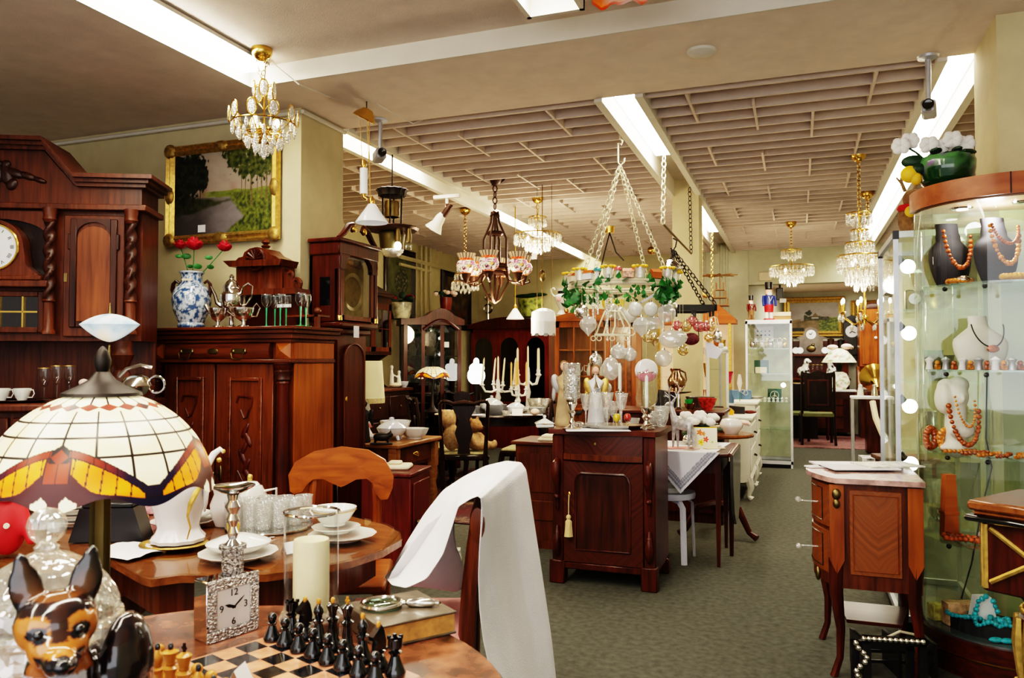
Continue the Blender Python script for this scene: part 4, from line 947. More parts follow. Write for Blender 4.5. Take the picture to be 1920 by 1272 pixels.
def landscape(u,v):
 n,n2,n3=fb(u,v,5),fb(u,v,16,2),fb(u,v*.6,34,5)
 c=mix((.26,.18,.14),(.42,.35,.28),clamp(.15+v+n*.5-abs(u-.45)*.7))
 c=mix(c,(.22,.10,.06),sst(.3,.0,abs(u-.30)*4)*sst(.75,.5,v)*.7);c=mix(c,(.30,.12,.08),sst(.25,.0,abs(u-.62)*4)*sst(.68,.48,v)*.5)
 w=mix((.07,.06,.06),(.26,.23,.23),clamp(u*1.6-.25+n*.5+(v-.2)*.4));c=mix(c,w,sst(.46,.44,v+.02*n))
 c=mix(c,mix((.09,.12,.015),(.24,.26,.05),.5+n2),sst(.015,.0,abs(v-.475-.04*n)-.03)*sst(.25,.4,u))
 bank=.47-.02*u-.9*max(0,u-.12)**1.3*.0
 c=mix(c,mix((.010,.012,.006),(.07,.075,.02),clamp(.3+n2+u*.6)),sst(.03,-.01,abs(v-(.33+.12*u)-.05*n)-.10*clamp(1.3-u*2.6)))
 edge=.50+(.46-v)*.55-.25*sst(.2,.0,v)+.05*n
 c=mix(c,mix((.022,.035,.005),(.20,.22,.035),clamp(.42+n3*1.3+n*.4)),sst(-.015,.03,u-edge-.06)*sst(.50,.46,v))
 for tx,w_,z0 in((.10,.010,.3),(.2,.008,.33),(.27,.005,.36),(.80,.014,.30),(.74,.007,.43),(.90,.010,.38),(.70,.005,.45),(.95,.012,.36),(.86,.006,.44)):
  if z0<v<.88:c=mix(c,(.018,.013,.010)if tx<.5 else mix((.07,.05,.015),(.22,.17,.07),.5+n2),sst(w_,w_*.4,abs(u-tx-.012*n)))
 c=mix(c,mix((.006,.009,.005),(.045,.05,.018),clamp(.3+n2+n3)),sst(.12,-.12,(u-.10)**2/.052+(v-.72)**2/.12-1+n*1.2+n3*.8))
 c=mix(c,mix((.010,.022,.004),(.16,.17,.035),clamp(.36+n2*.9+n3*1.1)),sst(.15,-.15,(u-.86)**2/.085+(v-.88)**2/.075-1+n*1.9+n3*1.2))
 return c
def canvas(name,w,h,fn,nu,nv,mat,par,y=0):
 b=B();b.surf([[((i/nu-.5)*w,y,(j/nv)*h)for i in range(nu+1)]for j in range(nv+1)])
 return part(name,b,mat,par,paint=lambda c:fn(c.x/w+.5,c.z/h),smooth=False)
def gilt_frame(par,w,h,fw,mat,d=.035,corner=True,inner=None):
 b=B()
 for k,(o,y)in enumerate(((fw,.0),(fw*.72,-.6),(fw*.3,-1),(.0,-.35))):pass
 pr=[(0,0.0),(.0,-.3),(.35,-.9),(.6,-.55),(.85,-1),(1,-.6),(1,0)]
 for(ax,ay),(bx_,by_)in(((-1,0),(1,0)),((1,0),(1,1)),((1,1),(-1,1)),((-1,1),(-1,0))):
  rows=[]
  for o,y in pr:
   f=lambda sx,sz:V((sx*(w/2+o*fw),y*d,(-o*fw if sz==0 else h+o*fw)))
   rows.append([f(ax,ay),f(bx_,by_)])
  b.surf(rows)
 part('frame',b,mat,par,smooth=False)
 if corner:
  for sx in(-1,0,1):
   for z in(-.5*fw,h/2,h+.5*fw):
    if sx==0 and z==h/2:continue
    part('ornament',B().sph((sx*(w/2+.5*fw),-d*.7,z),(fw*.75,d*.6,fw*.75)if sx and z!=h/2 else(fw*.9 if not sx else fw*.55,d*.55,fw*.55 if not sx else fw*.9),10,6),mGoldD,par)
a,c=WY(330,440,4.07),WY(512,270,4.07);pw,ph=c.x-a.x,.60
zb=WY(420,437,4.07).z
t=thing('framed_painting','gilt framed river landscape painting above the blue white vase','painting',((a.x+c.x)/2,4.065,zb));ph=WY(420,285,4.07).z-zb
canvas('canvas',pw,ph,landscape,240,165,mPaint,t,-.008);gilt_frame(t,pw,ph,.065,mGold)
part('price_tag',B().box(-.19,-.012,.012,-.13,-.0095,.06),mPaper,t)
gx0,gx1,gy0,gy1=-2.915,-2.70,4.17,4.63
t=thing('grandfather_clock','mahogany longcase clock with arched glass hood beside the wall end','clock',((gx0+gx1)/2,(gy0+gy1)/2,0));hx,hy=(gx1-gx0)/2,(gy1-gy0)/2
part('base',B().box(-hx,-hy+.02,0,hx-.01,hy-.02,.62,.006).box(-hx,-hy,0,hx+.01,hy,.09,.006).box(-hx,-hy,.6,hx+.01,hy,.66,.01),mMahog,t)
part('trunk',B().box(-hx+.01,-hy+.06,.66,hx-.045,hy-.06,1.52),mMahog,t)
q=[(-.12,.72),(.12,.72),(.12,1.36)]+[(.12*cos(pi*k/10),1.36+.10*sin(pi*k/10))for k in range(1,10)]+[(-.12,1.36)]
d=part('trunk_door',B().prism(q,'x',hx-.045,hx-.028),mMahog,t);part('door_moulding',B().tube([(hx-.026,y,z)for y,z in q],.006,5,True),mOak,d);part('key_plate',B().sph((hx-.028,-.09,1.1),(.004,.012,.02)),mBrass,d)
part('throat_moulding',B().box(-hx,-hy+.03,1.52,hx-.02,hy-.03,1.56,.01).box(-hx,-hy,1.56,hx+.02,hy,1.60,.012),mMahog,t)
part('hood',B().box(-hx,-hy,1.60,-hx+.02,hy,2.02).box(-hx,-hy,1.60,hx-.03,-hy+.015,2.02).box(-hx,hy-.015,1.6,hx-.03,hy,2.02),mMahog,t)
part('side_window',B().box(-.03,-hy-.002,1.70,.045,-hy,1.88),mBlackG,t)
part('hood_cornice',B().box(-hx,-hy-.015,2.02,hx+.012,hy+.015,2.10,.008).box(-hx,-hy-.03,2.10,hx+.028,hy+.03,2.125,.006),mMahog,t)
arc=[(.165*cos(pi*k/14),1.95+.10*sin(pi*k/14))for k in range(15)]
b=B().prism([(hy,1.93),(hy,2.02),(hy,2.12),(-hy,2.12),(-hy,1.93),(-.165,1.93)]+arc[::-1]+[(.165,1.93)],'x',hx-.03,hx+.01);part('hood_arch',b,mMahog,t)
b=B().box(hx-.03,-hy+.02,1.61,hx,hy-.02,1.64)
for sg in(-1,1):b.box(hx-.03,sg*.165,1.61,hx,sg*.2,1.97)
part('glass_door_frame',b,mOak,t)
part('glass_door',B().prism([(-.165,1.64),(.165,1.64)]+arc,'x',hx-.012,hx-.008),glass('clock_glass',(.75,.72,.66),.14,.5,.04),t)
dl=part('dial',B().prism([(-.16,1.64),(.16,1.64)]+[(.16*cos(pi*k/14),1.95+.09*sin(pi*k/14))for k in range(15)],'x',hx-.06,hx-.055),M('dial_brass',(.42,.30,.13),.3,.8,var=.5,vs=24),t)
part('chapter_ring',B().ring((hx-.053,0,1.80),.115,.018,32,4,'x'),mSilver,dl);part('moon_disc',B().at(MX.Translation((hx-.053,0,2.0))@MX.Rotation(pi/2,4,'Y')).lathe([(0,0),(.035,0),(0,.004)],20),mBrass,dl)
for sg in(-1,1):
 part('pillar',B().lathe([(.012,1.61),(.016,1.64),(.012,1.66),(.011,1.95),(.016,1.98),(.014,2.01)],12,(hx+.0,sg*(hy-.01),0)),mMahog,t);part('pillar_cap',B().lathe([(.017,1.605),(.018,1.63),(.012,1.64)],12,(hx,sg*(hy-.01),0)),mBrass,t)
 b=B().tube([(hx-.005,sg*(hy-.0),2.125),(hx-.005,sg*hy*.75,2.16),(hx-.005,sg*hy*.5,2.215),(hx-.005,sg*hy*.3,2.23),(hx-.005,sg*hy*.22,2.205),(hx-.005,sg*hy*.32,2.19)],[.014,.02,.022,.02,.018,.012],8);part('swan_neck',b,mMahog,t)
 part('rosette',B().sph((hx+.008,sg*hy*.28,2.205),(.012,.022,.022)),mBrass,t)
part('price_tag',B().box(hx+.022,-.09,1.50,hx+.026,-.03,1.575),mPaper,t)
t=thing('drawer_table','honey brown side table with one drawer and turned legs carrying blue white china','table',(-2.95,5.02,0))
part('tabletop',B().box(-.40,-.345,.75,.40,.345,.78,.008),mPine,t)
part('apron',B().box(-.36,-.30,.60,.34,.30,.75),mOak,t)
d=part('drawer',B().box(.34,-.22,.62,.352,.22,.735,.003),mOak,t);part('handle',B().sph((.355,0,.685),(.006,.045,.014)).tube([(.36,-.03,.68),(.372,0,.668),(.36,.03,.68)],.004),mBrass,d,label='brass pull')
for x in(-.36,.345):
 for y in(-.30,.30):part('leg',B().box(x-.03,y-.03,.56,x+.03,y+.03,.75).lathe([(.02,0),(.03,.05),(.018,.08),(.036,.2),(.02,.28),(.036,.36),(.022,.44),(.038,.5),(.03,.56)],14,(x,y,0)),mPine,t)
p=PZ(689,5.68,.7805)
t=thing('figurine_lamp','table lamp with cream fringed drum shade on a porcelain flower column','lamp',p)
part('base',B().lathe([(.065,0),(.07,.02),(.04,.04),(.022,.07),(.018,.16),(.03,.2),(.018,.24),(.02,.29)],18),mChinaB,t);b=B();[b.sph((.03*cos(a),.03*sin(a),z),.018,8,6)for a,z in((0,.1),(2,.17),(4,.22),(5,.12))];part('flowers',b,mPink,t)
part('shade',B().olathe([(.125,.292),(.127,.30),(.108,.565),(.106,.57)],32),mShade,t);part('fringe',B().olathe([(.1265,.262),(.1275,.298)],60,fn=lambda a,z:1+.012*cos(a*40)),M('lamp_fringe',(.66,.54,.28),.9,var=.2,vs=90),t)
def person_fig(name,label,loc,h,body,hair,wing=None,rz=0,horn=None,base=None,cat='figurine'):
 t=thing(name,label,cat,loc,rz);k=h
 blob('robe',[('c',(0,0,.03*k),(0,0,.55*k),.15*k,.09*k),('e',(0,0,.66*k),(.11*k,.075*k,.11*k)),('c',(-.10*k,0,.70*k),(-.03*k,-.10*k,.56*k),.04*k,.03*k),('c',(.10*k,0,.70*k),(.03*k,-.10*k,.60*k),.04*k,.03*k),('e',(0,0,.79*k),(.035*k,.035*k,.06*k))],.03*k,body,t,sm=4)
 part('head',B().sph((0,-.005*k,.885*k),(.06*k,.065*k,.075*k)).sph((0,-.07*k,.875*k),.014*k,8,6),base or mSkin,t);part('hair',B().sph((0,.012*k,.905*k),(.068*k,.065*k,.072*k)),hair,t)
 if wing:
  for sg in(-1,1):part('wing',B().sph((sg*.12*k,.08*k,.62*k),(.075*k,.02*k,.15*k),12,8,MX.Rotation(sg*.3,3,'Y')).sph((sg*.155*k,.085*k,.50*k),(.035*k,.015*k,.14*k),10,8,MX.Rotation(sg*-.1,3,'Y')),wing,t)
 if horn:part('trumpet',B().tube([(.0,-.10*k,.84*k),(.02*k,-.17*k,.70*k),(.03*k,-.2*k,.6*k)],[.008*k,.014*k,.05*k],10),horn,t)
 return t
person_fig('bronze_figure','dark bronze winged figure standing in front of the cream fringed lamp',PZ(684,5.44,.781),.30,mIron,mIron,mIron,YAW,base=mIron)
t=thing('bronze_group','low dark bronze animal group on the drawer table edge','figurine',PZ(716,5.32,.7805),YAW)
blob('animal',[('e',(0,0,.05),(.06,.025,.03)),('e',(.06,0,.065),(.022,.018,.02)),('c',(-.04,0,.04),(-.045,0,.008),.011,.009),('c',(.04,0,.04),(.045,0,.008),.011,.009),('c',(.06,0,.08),(.065,0,.1),.006,.004)],.006,mIron,t);part('base',B().box(-.075,-.03,0,.08,.03,.01,.003),mIron,t)
t=thing('porcelain_tureen','white lidded tureen with blue sprigs on little feet','tureen',PZ(735,5.60,.782),YAW)
part('bowl',B().lathe([(.06,.025),(.085,.04),(.105,.075),(.108,.085),(0,.085)],28),mChinaB,t);part('lid',B().lathe([(.108,.088),(.09,.105),(.06,.125),(.02,.14),(.018,.16),(0,.165)],28),mChinaB,t)
for a in(.8,2.4,3.9,5.5):part('foot',B().tube([(.065*cos(a),.065*sin(a),.03),(.085*cos(a),.085*sin(a),0)],[.014,.01],8),mChinaB,t)
wav=lambda a,z:1+.05*cos(a*10)
def bowl(name,label,loc,r,h,mat,cat='bowl',fn=None,sy=1,group=None,rz=0):
 return solo(name,B().lathe([(0,0),(r*.5,0),(r*.5,h*.08),(r*.8,h*.4),(r,h),(r*.95,h),(r*.74,h*.42),(0,h*.15)],36,fn=fn,sy=sy),mat,label,cat,loc,rz,group)
bowl('fruit_bowl','white bowl with wavy rim behind the blue sprigged tureen',PZ(742,5.86,.7805),.115,.12,mChinaB,fn=wav);bowl('openwork_bowl','shallow oval white openwork bowl at the edge of the drawer table',PZ(778,5.72,.7805),.11,.075,mChina,fn=wav,sy=.8)
t=thing('red_chest','small red stained chest with cloths on top behind the arch backed chair','chest',(-2.36,4.36,0),R(8))
part('body',B().box(-.20,-.16,.06,.12,.22,.64,.008),mRedW,t);part('lid',B().box(-.21,-.17,.64,.13,.23,.665,.006),mRedW,t)
d=part('door',B().box(.12,-.12,.1,.132,.18,.6,.004),mRedW,t);part('knob',B().sph((.145,-.08,.36),.014),mBrassD,d)
for x,y in((-.18,-.13),(.1,-.13),(-.18,.19),(.1,.19)):part('foot',B().lathe([(.02,0),(.03,.03),(.025,.06)],10,(x,y,0)),mRedW,t)
solo('folded_cloth',B().box(-.09,-.07,0,.09,.09,.03,.01).box(-.05,-.03,.03,.03,.05,.05,.008),mPaperC,'folded cream cloths lying on the small red chest','cloth',(-2.40,4.38,.665),.3)
solo('folded_cloth',B().prism([(-.06,0),(.06,0),(.05,.08),(-.05,.08)],'y',-.05,.05),M('striped_bag',(.62,.66,.55),.7,var=.5,vs=18),'white and green striped cloth bag hanging by the drawer table leg','bag',PZ(782,5.35,.52)*1 if 0 else(-2.20,4.80,0),.4)
bpy.context.view_layer.update()
t=thing('oak_hutch','dark oak hutch with arched glazed cupboard over a drawer base','hutch',(-4.93,7.78,0))
part('lower_body',B().box(0,-.5,.08,.56,.5,1.0).box(0,-.52,0,.58,.52,.08),mOakD,t);part('counter',B().box(0,-.53,1.0,.60,.53,1.035,.008),mOak,t)
for j in range(3):
 for i in range(2):d=part('drawer',B().box(.56,-.47+i*.48,.14+j*.28,.575,-.01+i*.48,.39+j*.28,.01),mOakD,t);part('knob',B().sph((.585,-.24+i*.48,.265+j*.28),.015),mBrassD,d)
part('upper_body',B().box(0,-.45,1.42,.04,.45,2.1).box(0,-.45,1.42,.34,.45,1.46).box(0,-.45,2.02,.34,.45,2.1).box(0,-.45,1.46,.34,-.41,2.02).box(0,.41,1.46,.34,.45,2.02),mOakD,t)
[part('bracket',B().prism([(0,1.035),(.30,1.035),(.12,1.15),(.1,1.3),(.3,1.42),(0,1.42)],'y',y,y+.05),mOakD,t)for y in(-.45,.40)]
part('cornice',B().box(0,-.48,2.1,.38,.48,2.14,.01).prism([(-.48,2.14),(.48,2.14),(.3,2.17),(0,2.23),(-.3,2.17)],'x',0,.37),mOakD,t)
for y0,y1 in((-.41,0),(0,.41)):d=part('door',B().box(.34,y0,1.46,.36,y0+.05,2.02).box(.34,y1-.05,1.46,.36,y1,2.02).box(.34,y0,1.46,.36,y1,1.51).box(.34,y0,1.95,.36,y1,2.02).box(.345,(y0+y1)/2-.006,1.5,.355,(y0+y1)/2+.006,1.96).box(.345,y0,1.72,.355,y1,1.732),mOak,t);part('pane',B().box(.348,y0+.05,1.51,.352,y1-.05,1.95),mPaneD,d)
t=thing('monkey_figure','dark seated monkey figure on top of the oak hutch','figurine',(-4.72,7.5,2.19),R(80));blob('body',[('e',(0,0,.08),(.06,.06,.08)),('e',(0,-.02,.19),(.045,.045,.045)),('e',(0,-.06,.18),(.02,.02,.018)),('c',(.05,-.03,.1),(.04,-.08,.02),.02,.018),('c',(-.05,-.03,.1),(-.04,-.08,.02),.02,.018)],.01,mDark,t)
t=thing('porcelain_group','white porcelain figure group with pale yellow base on the hutch counter','figurine',(-4.45,8.08,1.036),R(60));part('base',B().sph((0,0,.03),(.08,.06,.03)),mPaperC,t);blob('figures',[('c',(-.05,0,.05),(-.05,0,.2),.03,.018),('e',(-.05,0,.24),(.022,.022,.026)),('c',(.05,0,.05),(.05,0,.15),.03,.018),('e',(.05,0,.18),(.022,.022,.026)),('c',(-.03,0,.15),(.04,0,.12),.012,.012)],.009,mChina,t)
bowl('blue_bowl','small blue and white bowl on the hutch counter',(-4.42,8.23,1.036),.06,.07,mChinaB);solo('wall_plate',B().at(MX.Rotation(R(80),4,'Y')).lathe([(0,.0),(.1,.0),(.13,.02),(.1,.008),(0,.008)],28,fn=wav),mChinaB,'white fretted plate standing on edge on the hutch counter','plate',(-4.62,7.73,1.167),0)
t=thing('arched_vitrine','dark mahogany glazed vitrine with curved pediment and china inside','display cabinet',PZ(806,9.9,0),YAW+R(16))
zt=1.80
part('base',B().box(-.36,-.20,0,.36,.22,.20,.01),mMahog,t);part('back_panel',B().box(-.34,.2,.2,.34,.22,zt),mDark,t)
b=B()
for x in(-.36,-.14,.10,.32):b.box(x,-.20,.2,x+.045,-.16,zt)
b.box(-.36,.18,.2,-.32,.22,zt).box(.32,.18,.2,.36,.22,zt);part('frame',b,mMahog,t)
q=[(-.40,zt),(-.40,zt+.07),(-.22,zt+.08)]+[(-.22+.44*k/10+.1,zt+.08+.13*sin(pi*k/10))for k in range(1,10)]+[(.40,zt+.07),(.40,zt)]
part('pediment',B().prism(q,'y',-.24,.22),mMahog,t);part('arch_moulding',B().tube([(-.22+.44*k/10+.1,-.245,zt-.06+.12*sin(pi*k/10))for k in range(11)],.02,6),mMahog,t)
part('glazing',B().box(-.31,-.185,.2,-.14,-.18,zt).box(-.09,-.185,.2,.10,-.18,zt).box(.15,-.185,.2,.32,-.18,zt).box(-.35,-.16,.2,-.345,.18,zt),mPaneD,t)
for z in(.7,1.08,1.40):part('shelf',B().box(-.33,-.15,z,.33,.19,z+.015),mMahog,t)
VM=MX.Translation(PZ(806,9.9,0))@MX.Rotation(YAW+R(16),4,'Z')
def pot(name,label,loc,h,mat,cat='coffee pot',rz=0):
 t=thing(name,label,cat,loc,rz);k=h
 part('body',B().lathe([(0,0),(.2*k,0),(.26*k,.2*k),(.24*k,.45*k),(.15*k,.7*k),(.17*k,.78*k)],20),mat,t);part('lid',B().lathe([(.17*k,.79*k),(.12*k,.88*k),(.03*k,.92*k),(.05*k,.97*k),(0,k)],16),mat,t)
 part('spout',B().tube([(.22*k,0,.3*k),(.36*k,0,.45*k),(.4*k,0,.75*k)],[.06*k,.045*k,.03*k],8),mat,t);part('handle',B().tube([(-.17*k,0,.7*k),(-.42*k,0,.72*k),(-.42*k,0,.35*k),(-.24*k,0,.25*k)],.025*k,6),mat,t);return t
pot('china_coffee_pot','white china coffee pot behind the arched door of the dark vitrine',VM@V((.0,-.02,1.416)),.24,mChina,rz=YAW);cup('china_cup','white china cup beside the coffee pot in the dark vitrine',VM@V((.13,-.05,1.416)),.04,.06,gold=False);pot('china_coffee_pot','pale jug shape in the dark side pane of the arched vitrine',VM@V((-.22,.0,1.416)),.2,mChinaB)
solo('price_tag',B().box(-.03,-.002,0,.03,.002,.07),mPaper,'white price label on the arched vitrine door','price card',VM@V((.18,-.19,1.52)),YAW+R(16))
def planter(name,label,loc,r,h,mat,fmat,n=9,leaf=mLeafD,cat='potted plant',fr=.35,seed=1,spread=1.):
 t=thing(name,label,cat,loc);rr=random.Random(seed)
 part('pot',B().lathe([(0,0),(r*.75,0),(r*.95,h*.5),(r,h),(r*.92,h),(0,h*.8)],24),mat,t);b=B();c=B()
 for k in range(n):
  a=rr.random()*6.28;q=rr.random()**.5*r*spread;z=h+r*fr*2*(1-q/(r*spread+.001)*.5)+rr.random()*r*.2
  (b if k%2 else c).sph((q*cos(a),q*sin(a),z),(r*fr,r*fr,r*fr*.75),8,6)
  c.sph((q*1.1*cos(a+.7),q*1.1*sin(a+.7),z-r*.25),(r*.4,r*.18,r*.08),8,5,MX.Rotation(a,3,'Z'))
 part('blossom',b,fmat,t);part('foliage',c,leaf,t);return t
planter('flower_planter','cream and blue planter with dark red flowers on the arched vitrine',PZ(753,9.75,zt+.082),.13,.20,M('blue_cream_pot',(.55,.50,.36),.3,coat=.4,var=.9,vs=9),mRedG,seed=3)
planter('rose_bouquet','dark leafed bouquet with pale pink roses in a dark red vase',PZ(836,9.9,zt+.20),.08,.16,mRedW,mPetalP,16,fr=.45,seed=5,spread=1.9)
def wallpic(label,y0,y1,z0,z1,fn,fw,fmat,name='framed_painting',nu=50,nv=70):
 t=thing(name,label,'painting',(-4.945,(y0+y1)/2,z0),R(90));canvas('canvas',y1-y0,z1-z0,fn,nu,nv,mPaint,t,-.012);gilt_frame(t,y1-y0,z1-z0,fw,fmat,corner=False);return t
def stilllife(u,v):
 n=NZ.noise(V((u*8,v*8,1)))*.5;n2=NZ.noise(V((u*26,v*20,2)))
 c=mix((.045,.055,.02),(.13,.14,.05),clamp(v*.5+.3+n));
 if(u-.55)**2/.08+(v-.55)**2/.05<1+n:c=mix((.03,.04,.015),(.34,.30,.20),clamp(n2*1.6-.05))
 if .42<u<.6 and .1<v<.35:c=(.16,.13,.08)
 return mix(c,(.20,.17,.06),.6)if v<.1 else c
def browns(u,v):n=NZ.noise(V((u*7,v*7,4)));return mix((.03,.022,.01),(.18,.12,.03),clamp(.35+n*.9))if v>.3 else mix((.02,.02,.015),(.14,.05,.02),clamp(.4+n))
wallpic('tall green still life painting in a dark frame on the yellow wall',8.75,9.40,1.98,2.75,stilllife,.09,mDark)
wallpic('brown painting in a dark heavy frame behind the rose bouquet',10.45,11.3,1.95,2.62,browns,.12,mDark)
a,c=WY(848,730,11.7),WY(880,640,11.7)
t=thing('wall_mirror','tall plain mirror between the vitrine and the red display cabinet','mirror',((a.x+c.x)/2,11.76,.55));w_=(c.x-a.x)/2+.12
part('glass',B().box(-w_,-.02,0,w_,-.01,1.1),M('aged_mirror',(.72,.70,.56),.08,.9,var=.08),t);part('frame',B().box(-w_-.05,-.04,-.05,-w_,.02,1.15).box(w_,-.04,-.05,w_+.05,.02,1.15).box(-w_-.05,-.04,1.1,w_+.05,.02,1.16).box(-w_-.05,-.04,-.55,w_+.05,.02,0),mDark,t)
a,c=WY(852,690,11.5),WY(873,648,11.5)
t=thing('reflected_print','small dark framed print standing in for a teal sky picture reflected in the mirror','picture',((a.x+c.x)/2,11.68,a.z));w_,h_=c.x-a.x,c.z-a.z  # print added in place of a teal picture's reflection in the mirror
def teal(u,v):n=NZ.noise(V((u*9,v*9,7)));return mix((.06,.26,.34),(.50,.58,.55),clamp(.2+n*1.5))if v>.45+.1*n else mix((.05,.07,.05),(.20,.24,.18),clamp(.5+n))
canvas('canvas',w_,h_,teal,30,40,mPaint,t,-.012);gilt_frame(t,w_,h_,.035,mDark,corner=False)
a,c=WY(884,600,11.25),WY(1030,600,11.25);cx=(a.x+c.x)/2;hw=(c.x-a.x)/2
t=thing('display_cabinet','red mahogany display cabinet with arched top and three arched doors','display cabinet',(cx,11.25,0));zt=1.85
part('body',B().box(-hw,.0,0,hw,.02,.62).box(-hw,0,0,-hw+.03,.48,zt).box(hw-.03,0,0,hw,.48,zt).box(-hw,.45,0,hw,.48,zt).box(-hw,0,zt-.06,hw,.48,zt).box(-hw,0,.60,hw,.48,.64),mRedW,t)
part('pediment',B().prism([(-hw-.05,zt),(-hw-.05,zt+.06)]+[(-hw+2*hw*k/12,zt+.07+.11*sin(pi*k/12))for k in range(1,12)]+[(hw+.05,zt+.06),(hw+.05,zt)],'y',-.06,.48),mMahog,t)
W3=2*hw/3
for k in range(3):
 x0=-hw+k*W3;q0=x0+W3/2;r=W3/2-.07
 hole=[(q0+r*cos(pi*j/10),1.55+.16*sin(pi*j/10))for j in range(11)]
 b=B().box(x0,-.02,.64,x0+.07,0,zt-.06).box(x0+W3-.07,-.02,.64,x0+W3,0,zt-.06).box(x0,-.02,.64,x0+W3,0,.72)
 b.prism([(x0+.07,1.55),(x0+.07,zt-.06),(x0+W3-.07,zt-.06),(x0+W3-.07,1.55)]+hole[1:-1],'y',-.02,0)
 d=part('door',b,mRedW,t);part('pane',B().box(x0+.07,-.012,.72,x0+W3-.07,-.008,1.72),mPaneD,d)
part('shelf',B().box(-hw+.03,.02,1.2,hw-.03,.45,1.22),mDark,t)
pot('bronze_jug','small copper gleaming jug behind the red cabinet glass',(cx+W3,11.45,1.221),.26,mCopper,'jug');bowl('glass_bowl','small pale bowl in the middle of the red display cabinet',(cx,11.45,1.221),.12,.1,mChina)
a,c=WY(1040,600,9.6),WY(1192,600,9.6);cx=(a.x+c.x)/2;hw=(c.x-a.x)/2;zt=1.86
t=thing('walnut_cabinet','orange walnut cabinet with arched top and glazed compartments of rose china','display cabinet',(cx,9.6,0))
part('carcass',B().box(-hw,0,0,-hw+.06,.4,zt).box(hw-.06,0,0,hw,.4,zt).box(-hw,.37,0,hw,.4,zt).box(-hw,0,zt-.08,hw,.4,zt).box(-hw,0,.3,hw,.4,.36).box(.12,0,0,.2,.4,zt),mOrange,t)
part('arched_top',B().prism([(-hw-.04,zt),(-hw-.04,zt+.04)]+[(-hw+2*hw*k/12,zt+.05+.10*sin(pi*k/12))for k in range(1,12)]+[(hw+.04,zt+.04),(hw+.04,zt)],'y',-.05,.4),mOrangeX,t)
for z in(1.16,1.50):part('shelf',B().box(-hw+.06,.02,z-.02,.12,.37,z),mOrangeX,t)
b=B();[b.box(x,-.01,.8,x+.018,.005,zt-.08)for x in(-hw+.25,-hw+.47)];part('muntin',b,mOrange,t)
part('pane',B().box(-hw+.06,-.004,.8,.12,0,zt-.08),mPane,t)
d=part('door',B().box(.2,-.015,.36,hw-.06,0,zt-.08,.005),mBurl,t);part('moulding',panel(B(),.25,.45,hw-.11,1.7,-.015),mOrange,d)
d=part('door',B().box(-hw+.06,-.015,.36,.12,0,.8,.005),mBurl,t);part('moulding',panel(B(),-hw+.12,.42,.06,.75,-.015),mOrange,d)
for k,(x,h)in enumerate(((-hw+.13,.10),(-hw+.27,.15),(-hw+.43,.18),(-hw+.585,.15))):pot('rose_pattern_pot',f'rose patterned white china pot, {ORD[k]} along the upper walnut cabinet shelf',(cx+x,9.75,1.161),h,mChina,'pot',YAW)
pot('rose_pattern_pot','rose patterned china jug standing low in the walnut cabinet',(cx-.08,9.75,.841)if 0 else(cx-hw+.42,9.75,.361+.0),.3,mChina,'pot',YAW)
wtop=lambda x,r:.001+max(zt+.05+.10*sin(pi*clamp((q-cx+hw)/(2*hw)))for q in(x-r,x,x+r))
t=thing('urn_vase','white two handled urn vase with flower panel and dark neck','vase',(WY(1054,580,9.72).x,9.72,wtop(WY(1054,580,9.72).x,.08)));k=.36
part('body',B().lathe([(0,0),(.075,0),(.06,.03),(.03,.06),(.05,.1),(.09,.18),(.10,.24),(.06,.27),(.055,.31),(.075,.34),(0,.33)],28),mChina,t);part('neck',B().lathe([(.061,.272),(.056,.31)],24),mBlackG,t,label='dark glazed neck')
for sg in(-1,1):part('handle',B().tube([(sg*.09,0,.23),(sg*.14,0,.28),(sg*.15,0,.34),(sg*.11,0,.355),(sg*.1,0,.325)],.012,6),mChina,t)
part('flower_panel',B().sph((-.02,-.094,.20),(.03,.012,.035)),mPink,t)
planter('red_flower_pot','bright red flowers in a pot on the walnut cabinet by the urn',(WY(1083,575,9.75).x,9.75,wtop(WY(1083,575,9.75).x,.06)),.07,.06,mRedW,mRed,10,seed=8,spread=1.4)
planter('yellow_planter','yellow planter with pink blossoms on top of the walnut cabinet',(WY(1150,585,9.75).x,9.75,wtop(WY(1150,585,9.75).x,.13)),.15,.12,M('yellow_pot',(.70,.58,.12),.4,var=.3),mPetalP,14,seed=9,spread=1.2)
for k,px in enumerate((1062,1075)):solo('brass_ball',B().sph((0,0,.03),.03),mBrass,('small brass ball by the urn vase foot','small brass ball between urn vase and red flowers')[k],'ornament',(WY(px,580,9.62).x,9.62,wtop(WY(px,580,9.62).x,.03)))
t=thing('green_planter','green and yellow zigzag planter on the red display cabinet','potted plant',(WY(995,590,11.45).x,11.45,2.036));part('pot',B().lathe([(0,0),(.16,0),(.19,.2),(.2,.28),(0,.26)],24),M('zigzag_pot',(.30,.34,.08),.4,var=.9,vs=14),t);part('leaves',B().sph((-.08,0,.33),(.2,.08,.03)).sph((.08,.05,.35),(.18,.08,.03)),mLeafD,t)
t=thing('silver_figure','thin silver winged ornament on the red display cabinet','ornament',(WY(915,590,11.45).x,11.45,1.985));part('loops',B().ring((0,0,.2),.07,.015,16,5,'y').ring((0,0,.38),.05,.012,16,5,'y').tube([(0,0,0),(0,0,.45)],.015),mSilver,t)
